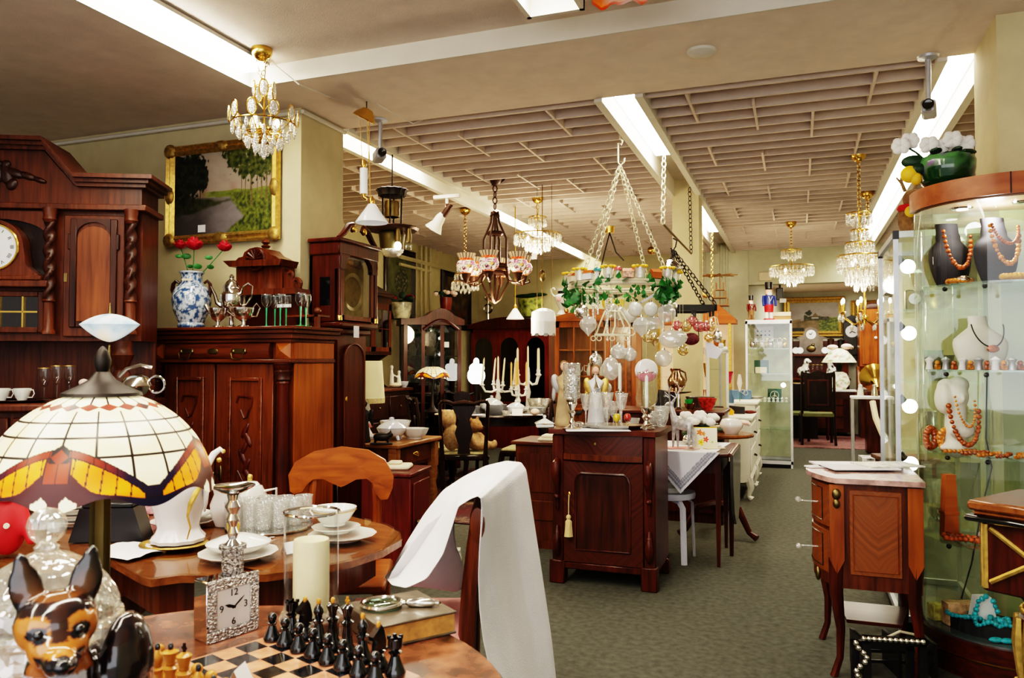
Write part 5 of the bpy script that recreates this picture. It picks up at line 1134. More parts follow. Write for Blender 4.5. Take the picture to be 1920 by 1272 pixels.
def queen_chair():
 t=thing('splat_chair','dark queen style chair with vase splat seen from behind, plush bears on its seat','chair',PZ(870,7.3,.013),YAW+R(4))
 part('seat_frame',B().box(-.24,0,.40,.24,.46,.45,.01),mDark,t);part('seat_pad',B().box(-.225,.015,.445,.225,.45,.475,.012),mSeat,t,label='striped gold green seat pad')
 for sg in(-1,1):
  part('back_post',B().tube([(sg*.19,-.03,0),(sg*.20,0,.42),(sg*.215,-.03,.7),(sg*.225,-.06,.93),(sg*.205,-.065,.96)],[.018,.022,.018,.017,.017],8),mDark,t)
  part('front_leg',B().tube([(sg*.21,.44,.42),(sg*.225,.46,.3),(sg*.2,.44,.05),(sg*.215,.46,.01)],[.03,.028,.015,.022],8),mDark,t)
 part('crest_rail',B().tube([(-.205,-.065,.96),(-.15,-.065,.955),(-.10,-.06,.935),(0,-.06,.945),(.10,-.06,.935),(.15,-.065,.955),(.205,-.065,.96)],[.018,.018,.02,.028,.02,.018,.018],8),mDark,t)
 q=[(-.06,.47),(-.05,.55),(-.085,.66),(-.05,.78),(-.11,.90),(-.09,.95),(.09,.95),(.11,.90),(.05,.78),(.085,.66),(.05,.55),(.06,.47)]
 part('splat',B().prism(q,'y',-.05,-.032),mDark,t);return t
qc=queen_chair()
dup(qc,PZ(783,8.0,.013),YAW-R(70),'dark queen style chair turned sideways near the stained glass table lamp')
dup(qc,PZ(866,9.56,0),YAW+pi,'dark queen style chair at the far side of the dining table by the lamp stem')
dup(qc,PZ(1032,7.75,.013),YAW+R(75),'dark queen style chair nearest the central cabinet at the dining table end')
p=PZ(932,8.75,.011);DZ=.76
t=thing('oval_dining_table','dark oval dining table crowded with white china and candelabra','table',p,YAW)
part('tabletop',B().lathe([(0,DZ-.03),(.80,DZ-.03),(.81,DZ-.015),(.80,DZ),(0,DZ)],48,sy=.72),mDark,t);part('apron',B().lathe([(.7,DZ-.12),(.7,DZ-.03)],40,sy=.72),mDark,t)
for x,y in((-.5,-.3),(.5,-.3),(-.5,.3),(.5,.3)):part('leg',B().tube([(x,y,DZ-.1),(x*1.05,y*1.05,.5),(x*.98,y*.98,.06),(x*1.04,y*1.04,.01)],[.04,.04,.02,.03],8),mDark,t)
solo('lace_runner',B().box(-.30,-.52,0,.50,-.30,.004),mLinen,'white lace runner along the dining table edge','cloth',p+V((0,0,DZ+.0005)),YAW)
DT=lambda px,dd:PZ(px,dd,DZ+.0155)
for st,(px,dd,n,r)in enumerate(((883,8.48,6,.11),(930,8.31,8,.12),(1006,8.45,5,.105),(1043,8.62,4,.10))):
 nm=('by the dark chair splat','in the middle of the table','by the chair nearest the cabinet','at the far table end')[st]
 for i in range(n):plate('dinner_plate',r,f'white dinner plate, {ORD[i]} from the bottom of the stack {nm}',DT(px,dd)+V((0,0,.0135*i)),mat=mChinaB,group='dinner plates '+nm,wav=0,h=.014)
def tureen(label,loc,r,rz=0):
 t=thing('soup_tureen',label,'tureen',loc,rz);part('bowl',B().lathe([(0,0),(r*.55,0),(r*.5,r*.12),(r*.9,r*.4),(r,r*.75),(0,r*.75)],28),mChinaB,t);part('lid',B().lathe([(r*1.02,r*.76),(r*.85,r*.95),(r*.4,r*1.2),(r*.1,r*1.28),(r*.14,r*1.42),(0,r*1.5)],28),mChinaB,t)
 for sg in(-1,1):part('handle',B().tube([(sg*r*.9,0,r*.65),(sg*r*1.25,0,r*.7),(sg*r*1.2,0,r*.4),(sg*r*.9,0,r*.4)],r*.06,6),mChinaB,t)
tureen('large white tureen behind the tall plate stack under candles',DT(922,8.60),.13,YAW+1.57);tureen('white lidded tureen with a white card in front beside the cut glass bowl',DT(967,8.42),.10,YAW+1.57)
bowl('cut_glass_bowl','wide cut glass bowl on the dining table near the chair',DT(1010,8.74),.13,.15,mCut,fn=lambda a,z:1+.02*cos(a*16))
bowl('glass_dish','low wavy glass dish in front of the lidded tureen',DT(950,8.16),.05,.05,mCutF,fn=wav)
tent('white price card standing in front of the lidded tureen',DT(970,8.18),YAW,.11,.07)
solo('rose_bloom',B().sph((0,0,.035),(.05,.05,.035)),mPetalP,'pink rose bloom lying by the cut glass bowl','flower',DT(1003,8.22));solo('rose_bloom',B().sph((0,0,.035),(.05,.05,.035)),mPetalP,'pink rose bloom lying behind the dark chair splat','flower',DT(884,8.85))
solo('napkin_ring',B().ring((0,0,.055),.05,.008,20,6,'y'),mGold,'golden loop ornament standing behind the dark chair','ornament',DT(869,8.9));solo('magazine',B().box(-.14,-.1,0,.14,.1,.008),mPaper,'white magazine lying at the table end by the lamp','magazine',DT(824,8.9),YAW+.3)
solo('magazine',B().box(-.12,-.09,0,.12,.09,.012),mPaperC,'cream booklet on the table end near the lamp','magazine',DT(840,8.35),YAW-.2)
def candelabrum(label,loc,h,R0,n,cmat,ch,rz=0,flower=False,tilt=0):
 t=thing('candelabrum',label,'candelabrum',loc,rz)
 part('column',B().lathe([(.07,0),(.075,.02),(.03,.05),(.022,h*.3),(.035,h*.42),(.02,h*.55),(.026,h*.8),(.018,h)],16),mChina,t)
 for k in range(n):
  a=2*pi*k/n+.3;ca,sa=cos(a)*R0,sin(a)*R0
  ar=part('arm',B().tube([(0,0,h*.7),(ca*.4,sa*.4,h*.6),(ca*.8,sa*.8,h*.62),(ca,sa,h*.8)],.013,8).lathe([(.012,h*.78),(.03,h*.82),(.03,h*.84),(.016,h*.86),(.018,h*.95)],10,(ca,sa,0)),mChina,t)
  part('candle',B().tube([(ca,sa,h*.95),(ca+tilt*.02,sa,h*.95+ch*.9),(ca+tilt*.024,sa,h*.95+ch)],[.011,.0095,.002],8),cmat,ar,label='cream taper candle')
 part('candle',B().tube([(0,0,h),(0,0,h+ch*.92),(0,0,h+ch)],[.012,.010,.002],8),cmat,t);return t
candelabrum('white porcelain candelabrum with tall cream candles above the big tureen',DT(934,8.96),.36,.19,4,mCandle,.27,YAW,tilt=1)
candelabrum('white porcelain candelabrum with thin ochre tapers',DT(971,8.65),.31,.10,3,mCandleO,.27,YAW);candelabrum('tall white porcelain candelabrum standing highest beside the fringed pendant lamp',DT(990,8.98),.50,.17,4,mCandle,.25,YAW+.5)
p=DT(893,9.15)
t=thing('flame_lamp','glowing white flame shaped glass lamp on the dining table','lamp',p);part('base',B().lathe([(.07,0),(.07,.02),(.02,.04),(.015,.12),(.04,.26),(.05,.31)],16),mIron,t)
b=B().sph((0,0,.40),(.105,.105,.11),16,10);[b.sph((.05*cos(a),.05*sin(a),z),r)for a,z,r in((0,.40,.06),(1.3,.42,.055),(2.6,.41,.06),(3.9,.42,.055),(5.2,.40,.06),(.6,.49,.05),(2.4,.50,.05),(4.4,.49,.05))];b.sph((0,0,.56),(.035,.035,.05));part('shade',b,mGlowG,t,label='glowing flame shaped shade')
p=DT(811,8.55)
t=thing('tiffany_lamp','smaller stained glass table lamp with orange petals on the dining table','lamp',p,YAW)
part('base',B().lathe([(.09,0),(.10,.015),(.04,.05),(.02,.09),(.012,.2),(.012,.44)],18),mIron,t);tiffany_shade('shade',.196,.125,t,.385,nu=180,nv=44,rot=-.6);part('finial',B().lathe([(.03,.50),(.02,.51),(.006,.52),(.003,.56),(0,.565)],12),mIron,t)
CH=MX.Translation(PZ(870,7.3,.0145))@MX.Rotation(YAW+R(4),4,'Z')
t=thing('plush_toy','long haired tan plush animal seen from behind on the dark chair seat','plush toy',CH@V((-.115,.115,.477)),YAW);blob('body',[('e',(0,0,.13),(.085,.08,.13)),('e',(-.03,0,.30),(.075,.07,.09)),('e',(-.07,0,.37),(.03,.03,.03)),('e',(.02,.0,.37),(.03,.03,.03)),('c',(.06,.05,.05),(.1,.12,.03),.04,.035)],.012,mFur,t)
t=thing('teddy_bear','sitting light brown teddy bear with big feet on the dark chair seat','plush toy',CH@V((.10,.20,.476)),YAW+R(60))
blob('body',[('e',(0,0,.09),(.085,.07,.09)),('c',(-.05,-.05,.05),(-.07,-.17,.045),.045,.04),('c',(.05,-.05,.05),(.07,-.17,.045),.045,.04),('e',(-.07,-.19,.06),(.035,.025,.045)),('e',(.07,-.19,.06),(.035,.025,.045)),('c',(-.07,-.02,.14),(-.1,-.08,.07),.03,.028),('c',(.07,-.02,.14),(.1,-.08,.07),.03,.028)],.011,mFur,t)
blob('head',[('e',(0,-.01,.235),(.075,.07,.068)),('e',(0,-.08,.22),(.03,.025,.025)),('e',(-.06,0,.295),(.026,.016,.026)),('e',(.06,0,.295),(.026,.016,.026))],.010,mFurB,t);part('nose',B().sph((0,-.104,.225),(.012,.008,.008)),mBlack,t)
X0,X1,FY,BY,TH=-1.44,-.78,4.56,5.06,.934;cx=(X0+X1)/2;hw=(X1-X0)/2;s=4.65/FL
zz=lambda py:EYE+(677-py)*s
t=thing('pillar_cabinet','small dark mahogany cabinet with one flame veneered door and tasselled key, standing on the aisle','cabinet',(cx,FY,0))
part('body',B().box(-hw+.03,.03,.09,hw-.02,BY-FY,.90),mMahog,t)
q=[(-hw-.02,BY-FY),(hw+.01,BY-FY),(hw+.01,.03),(hw-.01,-.02),(hw-.07,-.02),(hw-.1,-.01),(0,-.05),(-hw+.1,-.01),(-hw+.07,-.02),(-hw+.0,-.02),(-hw-.02,.03)]
b=B().prism(q,'z',TH-.03,TH);part('top',b,mMahogX,t)
q=[(-hw+.09+(2*hw-.18)*k/10,.01-.035*sin(pi*k/10))for k in range(11)]
dr=part('drawer',B().prism(q+[(hw-.09,.04),(-hw+.09,.04)],'z',zz(853),TH-.032),mFlame,t);part('escutcheon',B().sph((-.04,-.024,.85),(.008,.003,.013)),mBrassD,dr)
q2=[(x,y-.014)for x,y in q];part('waist_moulding',B().prism(q2+[(hw-.09,.04),(-hw+.09,.04)],'z',zz(864),zz(853)),mOak,t)
dz0,dz1=zz(1058),zz(867)
d=part('door',B().box(-hw+.085,.0,dz0,hw-.085,.03,dz1,.004),mFlame,t)
mo=[(-.165,zz(1032)),(.165,zz(1032)),(.165,zz(905)),(.15,zz(893)),(.13,zz(889)),(-.13,zz(889)),(-.15,zz(893)),(-.165,zz(905))]
part('moulding',B().tube([(x,-.002,z)for x,z in mo],.009,6,True),mMahog,d);part('panel',B().prism(mo,'y',-.003,.004),wood('dark_flame',(.018,.005,.003),(.085,.022,.009)),d)
part('lock',B().sph((-hw+.125,-.004,.54),(.010,.004,.016)),mBrass,d)
tz=.54
k=part('key_tassel',B().tube([(-hw+.125,-.012,tz),(-hw+.125,-.018,tz-.06),(-hw+.125,-.02,tz-.12)],.0035,5).sph((-hw+.125,-.02,tz-.135),.016,10,8).lathe([(.008,tz-.145),(.02,tz-.16),(.02,tz-.18),(.026,tz-.25),(0,tz-.25)],16,(-hw+.125,-.02,0),fn=lambda a,z:1+.06*cos(a*11)),mRope,t,label='cream cord tassel')
for sg in(-1,1):
 x=sg*(hw-.05)
 part('pilaster',B().box(x-.035,.005,.05,x+.035,.04,.90,.006),mMahogX if 0 else mMahog,t)
 b=B().tube([(x,.0,zz(866)),(x,-.035,zz(872)),(x,-.045,zz(888)),(x,-.03,zz(905)),(x,-.01,zz(920)),(x,-.004,zz(960))],[.018,.026,.028,.022,.014,.010],10).sph((x,-.022,zz(935)),(.02,.018,.016),8,6)
 part('corbel',b,mMahog,t)
 b=B().tube([(x,-.004,zz(990)),(x,-.014,zz(1006)),(x,-.022,zz(1022)),(x,-.012,zz(1036)),(x,-.004,zz(1046))],[.010,.018,.026,.022,.012],10).sph((x,-.016,zz(1003)),(.018,.014,.014),8,6);part('lower_scroll',b,mMahog,t)
 part('foot',B().box(x-.05,-.012,0,x+.045,.07,.14,.006),mMahog,t);part('foot',B().box(x-.05,BY-FY-.08,0,x+.045,BY-FY,.1,.006),mMahog,t)
part('base_rail',B().box(-hw+.02,.0,.09,hw-.02,.03,dz0,.006),mMahog,t)
CT=lambda px,d,e=.0008:PZ(px,d,TH+e)
solo('doily',B().box(-.20,-.16,0,.18,.10,.002),mPaper,'white paper doily under the silver tray on the mahogany cabinet','cloth',CT(1120,4.74),YAW)
t=thing('silver_tray','long oval silver tray under the goblets on the mahogany cabinet','tray',CT(1150,4.79,.004),0)
part('plate',B().lathe([(0,0),(.17,0),(.205,.018),(.21,.022),(.2,.022),(.165,.006),(0,.006)],40,sy=.6),mSilver,t)
for sg in(-1,1):part('handle',B().tube([(sg*.2,-.03,.022),(sg*.235,-.02,.028),(sg*.235,.02,.028),(sg*.2,.03,.022)],.006,6),mSilver,t)
def goblet(label,px,d,h=.20,r=.040,e=.0115):return wineglass('crystal_goblet',label,CT(px,d,e),h,r,.105,mCutF,mCutF,group='cut crystal goblets on the silver tray',foot=.034,cutb=True,rim=None)
for lb,px,d,h,r in(('cut crystal goblet leftmost on the silver tray, beside the silver hurricane stem',1098,4.80,.20,.036),('cut crystal goblet in front of the white angel',1117,4.74,.215,.042),('cut crystal goblet under the hanging crystal balls',1138,4.77,.21,.042),('cut crystal goblet directly in front of the white taper candle',1165,4.78,.205,.042)):goblet(lb,px,d,h,r)
goblet('smaller cut crystal goblet hidden behind the goblet row',1150,4.9,.16,.035,.0008)
def color_egg(label,px,d,m1,m2):
 t=thing('egg_glass',label,'glass',CT(px,d,.0112));part('stem',B().lathe([(.018,0),(.005,.006),(.006,.03),(.012,.036)],12),m1,t);part('bowl',B().lathe([(.012,.036),(.022,.05),(.021,.07),(.012,.084),(0,.086)],16),m2,t)
color_egg('small golden yellow glass egg cup on the silver tray',1156,4.72,mBaubG,M('yellow_glass',(.62,.42,.02),.1,coat=.9));color_egg('small red topped amber glass egg cup on the silver tray',1176,4.73,mBaubG,M('ruby_glass',(.40,.03,.015),.1,coat=.9,var=.8,vs=30))
t=thing('hurricane_lamp','tall engraved glass cylinder on a turned silver stem at the cabinet corner','candle holder',CT(1072,4.72))
part('stem',B().lathe([(.055,0),(.058,.008),(.03,.018),(.012,.03),(.018,.045),(.010,.06),(.014,.085),(.024,.1),(.014,.115),(.022,.135),(.034,.155),(.03,.165),(.036,.18),(0,.182)],20),mSilver,t)
part('cylinder',B().olathe([(.036,.183),(.05,.19),(.052,.40)],28),glass('engraved_glass',(.92,.94,.92),.12,.8,.05,haze=.10,bump=.6,bs=60,cut=.3),t);part('rim',B().ring((0,0,.40),.052,.002,28,5),mChrome,t)
t=thing('hurricane_lamp','bulbous clear hurricane glass with candle on a silver foot at the right of the tray','candle holder',CT(1212,4.72))
part('foot',B().lathe([(.05,0),(.052,.008),(.028,.02),(.015,.05),(.03,.075),(.02,.09),(.034,.11),(.034,.135),(0,.136)],20),mSilver,t)
part('chimney',B().olathe([(.03,.137),(.058,.155),(.068,.185),(.062,.22),(.05,.26),(.048,.30),(.055,.345)],28),mGlass,t);part('rim',B().ring((0,0,.345),.055,.0025,28,5),mChrome,t)
solo('taper_candle',B().lathe([(0,0),(.011,0),(.010,.18),(.003,.19),(0,.192)],12),mCandleW,'white candle inside the bulbous hurricane glass','candle',CT(1212,4.72,.137))
t=thing('candlestick','slim silver candlestick behind the goblets with a white taper','candlestick',CT(1162,4.98));part('stem',B().lathe([(.04,0),(.04,.008),(.01,.02),(.007,.1),(.012,.15),(.008,.20),(.03,.215),(.012,.22),(.012,.235),(0,.235)],16),mSilver,t)
solo('taper_candle',B().lathe([(0,0),(.0115,0),(.0105,.145),(.004,.165),(0,.168)],12),mCandleW,'white taper candle standing free above the goblets','candle',CT(1162,4.98,.235))
person_fig('angel_figure','tall carved wooden angel in sand colours behind the engraved cylinder',CT(1058,5.0),.43,M('sand_wood',(.46,.33,.19),.7,var=.3),mFurB,M('silver_wing',(.45,.43,.42),.4,.5),R(15))
person_fig('angel_figure','white robed angel with golden wings playing a trumpet behind the goblets',CT(1117,5.0),.40,M('angel_white',(.78,.77,.80),.5),mFurB,mGold,R(10),horn=mSilver)
t=thing('china_box','white lidded china box with gold trim on the corner of the mahogany cabinet','box',CT(1021,4.86),.4);part('body',B().box(-.055,-.045,0,.055,.045,.025,.006),mChina,t);b=B();q=[b.v((x,y,.026))for x,y in((-.06,-.05),(.06,-.05),(.06,.05),(-.06,.05))];a=b.v((0,0,.06));[b.f([q[i],q[(i+1)%4],a])for i in range(4)];part('lid',b,mChina,t,smooth=False);part('knob',B().sph((0,0,.066),.011,10,8),mChina,t);part('trim',B().ring((0,0,.0255),.062,.002,4,4),mGold,t)
for lb,px,d,r,h in(('tall crystal decanter beside the bulbous hurricane glass',1240,4.9,.05,.13),('round crystal bowl behind the bulbous hurricane glass',1228,5.0,.07,.09),('faceted crystal vase behind the goblets',1132,5.02,.045,.11),('little crystal dish behind the yellow egg cup',1185,4.95,.05,.05)):bowl('crystal_vase',lb,CT(px,d),r,h,mCutF,'vase',fn=lambda a,z:1+.03*cos(a*10))
t=thing('wooden_stork','two dark little bird silhouettes on stands beside the silver stem','figurine',CT(1084,4.9));b=B().sph((0,0,.085),(.025,.01,.014)).tube([(.02,0,.09),(.032,0,.11),(.045,0,.10)],[.007,.006,.002]).tube([(0,0,0),(0,0,.075)],.002);part('bird',b,mIron,t)
t=thing('oak_chest','plain light oak chest edge with folded cloths behind the mahogany cabinet','chest',(-1.73,5.35,0));part('body',B().box(-.22,0,.06,.25,.4,.74),mOak,t);part('top',B().box(-.25,-.03,.74,.28,.42,.765,.006),mOakX,t);part('drawer',B().box(-.2,-.012,.2,.23,0,.34,.004).box(-.2,-.012,.4,.23,0,.68,.004),mOak,t)
part('plinth',B().box(-.22,-.01,0,.25,.4,.06),mOak,t)
solo('folded_cloth',B().box(-.12,-.05,0,.12,.15,.02,.006).box(-.10,-.03,.02,.10,.13,.04,.006),mPaperC,'folded cream cloths on the light oak chest','cloth',(-1.68,5.45,.7655),.1)
DH=.75
t=thing('drop_leaf_table','dark drop leaf table with hanging grey lit leaf and white cloth','table',(-.85,5.55,0));
part('tabletop',B().box(-.40,-.36,DH-.025,.42,.36,DH,.008),mMahogX,t);part('apron',B().box(-.36,-.30,DH-.14,.36,.30,DH-.025),mMahog,t)
q=[(-.34,DH-.01),(.34,DH-.01),(.33,DH-.2),(.24,DH-.40),(.10,DH-.5),(-.10,DH-.5),(-.24,DH-.40),(-.33,DH-.2)]
part('leaf',B().prism(q,'x',.425,.445),M('leaf_painted_sheen',(.075,.07,.06),.22,coat=.6,var=.2),t);part('hinge_edge',B().tube([(.425,-.34,DH-.012),(.425,.34,DH-.012)],.014,8),mOak,t)  # grey reflection on the leaf is put into its base colour
for x in(-.33,.345):
 for y in(-.28,.28):part('leg',B().tube([(x,y,DH-.03),(x,y,.4),(x,y,0)],[.030,.024,.014],4),mMahog,t)
part('gate_leg',B().tube([(.40,.05,DH-.1),(.40,.05,0)],[.022,.014],6),mMahog,t)
def lace(c):
 x,z=c.x,c.z;zl=.477;
 if c.y>-.30 and z>.74:return(.80,.79,.82)
 d=(z-zl)/.273-abs(x-.113)/.25;
 if .10<d<.13 or .30<d<.33:return(.25,.26,.33)
 if .13<d<.30:return mix((.62,.62,.68),(.16,.17,.24),.5+.5*sin(x*260)*sin(z*240))
 return(.76,.75,.80)
b=B();rows=[]
for j in range(61):
 v=j/60;r=[]
 for i in range(61):
  u=(i/60-.5)*2
  if v<.5:r.append(((.113+u*.25)if v>.48 else(.02+u*(.36-.1*v)),.33-v*1.39,DH+.003))
  else:k=(v-.5)*2;w_=.25*(1-k);r.append((.113+u*w_,-.3665-.006*sin(u*5*(1-k))-.012*k,DH+.003-.273*k))
 rows.append(r)
solo('white_tablecloth',b.surf(rows),mPaintD,'white cloth with grey lace border, its corner hanging from the drop leaf table','cloth',(-.85,5.55,0),paint=lace)
D_=lambda px,d,e=.0045:PZ(px,d,DH+e)
t=thing('silver_deer','silver grey standing stag figure with antlers on the white lace cloth','figurine',D_(1277,5.28),YAW-R(50))
mStag=M('stag_silver',(.50,.48,.50),.4,.4,var=.35,vs=40)
blob('body',[('e',(.02,0,.165),(.075,.035,.042)),('e',(-.045,0,.175),(.035,.033,.045)),('c',(-.06,0,.19),(-.085,0,.275),.026,.018),('e',(-.10,0,.295),(.034,.018,.02)),('e',(-.13,0,.287),(.016,.012,.012))]+[('c',(x,y,.14),(x+dx,y,.006),.016,.008)for x,y,dx in((-.05,.018,.005),(-.05,-.018,-.01),(.075,.018,.012),(.075,-.018,.0))]+[('c',(-.085,.016,.305),(-.075,.032,.325),.008,.005),('c',(-.085,-.016,.305),(-.075,-.032,.325),.008,.005)],.0065,mStag,t)
for sg in(-1,1):
 b=B().tube([(-.09,sg*.01,.31),(-.07,sg*.04,.35),(-.06,sg*.06,.40),(-.075,sg*.05,.44)],[.006,.005,.004,.002],6).tube([(-.07,sg*.04,.35),(-.10,sg*.055,.385)],[.005,.002],5).tube([(-.062,sg*.055,.385),(-.03,sg*.07,.42)],[.004,.002],5).tube([(-.075,sg*.033,.34),(-.115,sg*.03,.36)],[.004,.002],5);part('antler',b,mStag,t)
solo('silver_ball',B().sph((0,0,.035),.035,20,12),mSilver,'mirror bright silver ball by the stag feet','ornament',D_(1288,5.55))
t=thing('flower_basket','round bunch of creamy white roses in a dark green pot','flowers',D_(1300,5.72));rr=random.Random(4)
part('pot',B().lathe([(0,0),(.07,0),(.09,.07),(.08,.09),(0,.08)],20),mLeafD,t);b=B();c=B()
for k in range(11):
 a=k*2.4;q=.05+.075*(k%3)/2+.02*rr.random();z=.17-.25*q+.05*rr.random()
 for j in range(5):g=j*1.257;b.sph((q*cos(a)+.022*cos(g),q*sin(a)+.022*sin(g),z+.012*(j%2)),(.028,.028,.024),8,6)
 c.sph((q*1.25*cos(a+.5),q*1.25*sin(a+.5),z-.05),(.05,.03,.012),8,6,MX.Rotation(a,3,'Z'))
part('roses',b,mPetal,t,ang=70);part('leaves',c,mLeafD,t)
t=thing('desk_calendar','folding card stand with painted orange, red and yellow flowers','card',D_(1320,5.33),YAW-R(12))
def flw(u,v):
 c=mix((.80,.70,.50),(.86,.80,.68),v)
 for fx,fy,fr,col in((.3,.75,.13,(.80,.16,.03)),(.45,.68,.10,(.82,.22,.05)),(.55,.42,.12,(.75,.06,.04)),(.35,.28,.14,(.85,.62,.02)),(.8,.3,.05,(.25,.45,.1))):
  r=sqrt((u-fx)**2+((v-fy)*.8)**2);a=atan2(v-fy,u-fx)
  if r<fr*(.75+.25*cos(a*5)):c=col if r>fr*.25 else(.5,.3,.02)
 return(.80,.58,.04)if v>.95 else c
cv=canvas('front',.165,.15,flw,60,60,mPaintD,t);cv.rotation_euler=(R(-22),0,0);cv.location=(0,-.055,.002)
b=B();b.surf([[(-.0825,.06,.002),(.0825,.06,.002)],[(-.0825,.0015,.141),(.0825,.0015,.141)]]);part('back',b,mPaperC,t)
for k,(px,d,w_,l_,m,lb)in enumerate(((1275,5.3,.09,.06,mPink,'pale red leaflets lying under the silver stag'),(1335,5.3,.07,.05,mPaperC,'cream postcards lying at the drop leaf table corner'),(1330,5.45,.06,.05,mPaper,'white postcards behind the flower card'),(1296,5.22,.05,.035,M('photo_card',(.55,.40,.32),.4,var=.5,vs=20),'brown picture postcard at the front of the lace cloth'))):
 solo('postcards',B().box(-w_,-l_,0,w_,l_,.006),m,lb,'cards',D_(px,d),YAW+.3*k)
t=thing('stool','white stool with bent laminated legs under the drop leaf table','stool',PZ(1272,5.22,0)+V((-.08,.10,0)),R(8));part('seat',B().lathe([(0,.42),(.17,.42),(.175,.44),(.17,.46),(0,.46)],28),mWhiteB,t)
for a in(R(-60),R(30),R(120),R(210)):part('leg',B().tube([(.05*cos(a),.05*sin(a),.41),(.13*cos(a),.13*sin(a),.405),(.175*cos(a),.175*sin(a),.37),(.19*cos(a),.19*sin(a),.0)],.02,4,flat=.5),mWhiteB,t)
t=thing('white_plinth','white turned plaster plinth on the stool under the lace cloth','plinth',PZ(1268,5.22,0)+V((-.07,.10,.461)),0);part('column',B().lathe([(0,0),(.10,0),(.10,.03),(.07,.05),(.08,.07),(.05,.1),(.05,.13),(0,.14)],20),mWhite,t)
t=thing('tripod_table','round brown tilt top table on a dark tripod holding the white pot','table',PZ(1345,6.05,0),0)
part('tabletop',B().lathe([(0,.765),(.265,.765),(.27,.778),(.265,.79),(0,.79)],12),mTable,t);part('pedestal',B().lathe([(.03,.15),(.05,.2),(.03,.3),(.045,.42),(.03,.5),(.05,.6),(.03,.7),(.06,.765)],14),mMahog,t)
for a in(-.5,1.6,3.7):part('foot',B().tube([(.03*cos(a),.03*sin(a),.24),(.18*cos(a),.18*sin(a),.22),(.27*cos(a),.27*sin(a),.06),(.33*cos(a),.33*sin(a),.03)],[.035,.03,.022,.026],8),mMahog,t)
T3=lambda px,d:PZ(px,d,.7905)
t=thing('white_jug','round white china pot with pink marbling on the tilt top table','pot',T3(1370,5.98),0);part('body',B().lathe([(0,0),(.05,0),(.055,.01),(.085,.05),(.088,.075),(.07,.11),(.03,.12),(0,.122)],24),M('marbled_china',(.78,.76,.74),.15,coat=.6,var=.1,vs=12),t);part('handle',B().tube([(.07,0,.09),(.12,.0,.085),(.14,0,.07)],[.02,.018,.012],8),mPetalP,t)
bowl('wooden_dish','shallow grey brown wooden dish behind the white pot',T3(1342,6.15),.10,.045,M('driftwood',(.36,.28,.20),.5,var=.3),'dish')
def dresser(label,x0,x1,y0,y1,h,n=2):
 t=thing('white_dresser',label,'dresser',((x0+x1)/2,(y0+y1)/2,0));hx,hy=(x1-x0)/2,(y1-y0)/2
 part('body',B().box(-hx,-hy,.24,hx,hy,h-.03,.004),mWhite,t);part('top',B().box(-hx-.02,-hy-.02,h-.03,hx+.025,hy+.02,h,.006),mWhite,t);part('plinth_curve',B().prism([(-hx,.24),(hx,.24),(hx+.015,.2),(hx-.06,.17),(-hx+.06,.17),(-hx-.015,.2)],'y',-hy-.01,hy+.01),mWhite,t)
 for x in(-hx+.03,hx-.02):
  for y in(-hy+.03,hy-.03):part('leg',B().tube([(x,y,.21),(x+.02*(1 if x>0 else-1),y-.0,.12),(x,y,.04),(x+.03*(1 if x>0 else-1),y,.012)],[.045,.035,.02,.03],8),mWhite,t)
 for k in range(n):
  z0=.28+k*(h-.34)/n;d=part('drawer',B().box(hx,-hy+.03,z0,hx+.012,hy-.03,z0+(h-.34)/n-.02,.003),mWhite,t);part('handle',B().tube([(hx+.012,-.05,z0+.12),(hx+.04,-.04,z0+.11),(hx+.04,.04,z0+.11),(hx+.012,.05,z0+.12)],.006),mIron,d)
dresser('white painted dresser with cabriole legs carrying the yellow shoe planter',-.95,-.45,7.85,8.75,.80);dresser('second white dresser standing behind the first, with blue boxes on top',-.95,-.45,8.85,9.65,.90)
Q1=lambda px,d:PZ(px,d,.8005);Q2=lambda px,d:PZ(px,d,.9005)
t=thing('shoe_planter','bright yellow ceramic boot shaped planter on the white dresser','planter',Q1(1352,7.95),0);part('shoe',B().prism([(-.09,0),(.12,0),(.125,.035),(.10,.06),(.05,.085),(.04,.17),(-.09,.18)],'y',-.045,.045),mYelC,t);part('laces',B().tube([(.05,-.047,.09),(.08,-.047,.075)],.004).tube([(.045,-.047,.115),(.07,-.047,.10)],.004),mBlack,t);part('heel_panel',B().box(-.092,-.043,.01,-.089,.043,.175),mYel,t)
solo('black_box',B().prism([(-.10,0),(.10,0),(.10,.07),(-.09,.085)],'y',-.05,.05),mBlack,'long black leather box beside the yellow boot planter','box',Q1(1377,8.12),0)
t=thing('lobster_dish','red lobster ornament lying on the white dresser edge','ornament',Q1(1405,8.1),0);part('body',B().sph((0,0,.018),(.07,.025,.018)),mRedW,t);part('claws',B().sph((-.08,-.03,.015),(.04,.015,.014)).sph((-.08,.03,.015),(.04,.015,.014)),M('lobster_red',(.50,.07,.03),.3,coat=.5,var=.4),t)
for k,(px,lb)in enumerate(((1378,'blue gift box left of the bow tied one on the second dresser'),(1398,'blue gift box with pale ribbon bow on the second dresser'))):
 t=thing('gift_box',lb,'box',Q2(px,9.15),0);part('box',B().box(-.062,-.05,0,.062,.05,.105,.004),mBlue,t)
 if k:part('ribbon',B().ring((0,-.052,.075),.025,.004,14,5,'y').ring((-.03,-.052,.09),.02,.004,14,5,'y'),mAlu,t)
solo('floral_roll',B().at(MX.Rotation(pi/2,4,'Y')).lathe([(0,-.13),(.035,-.125),(.04,0),(.03,.13),(0,.13)],16),M('floral_cloth',(.72,.60,.56),.6,var=.7,vs=22),'rolled flowery cloth above the blue gift boxes','cloth',Q2(1390,9.42)+V((0,0,.16)),.3)if 0 else None
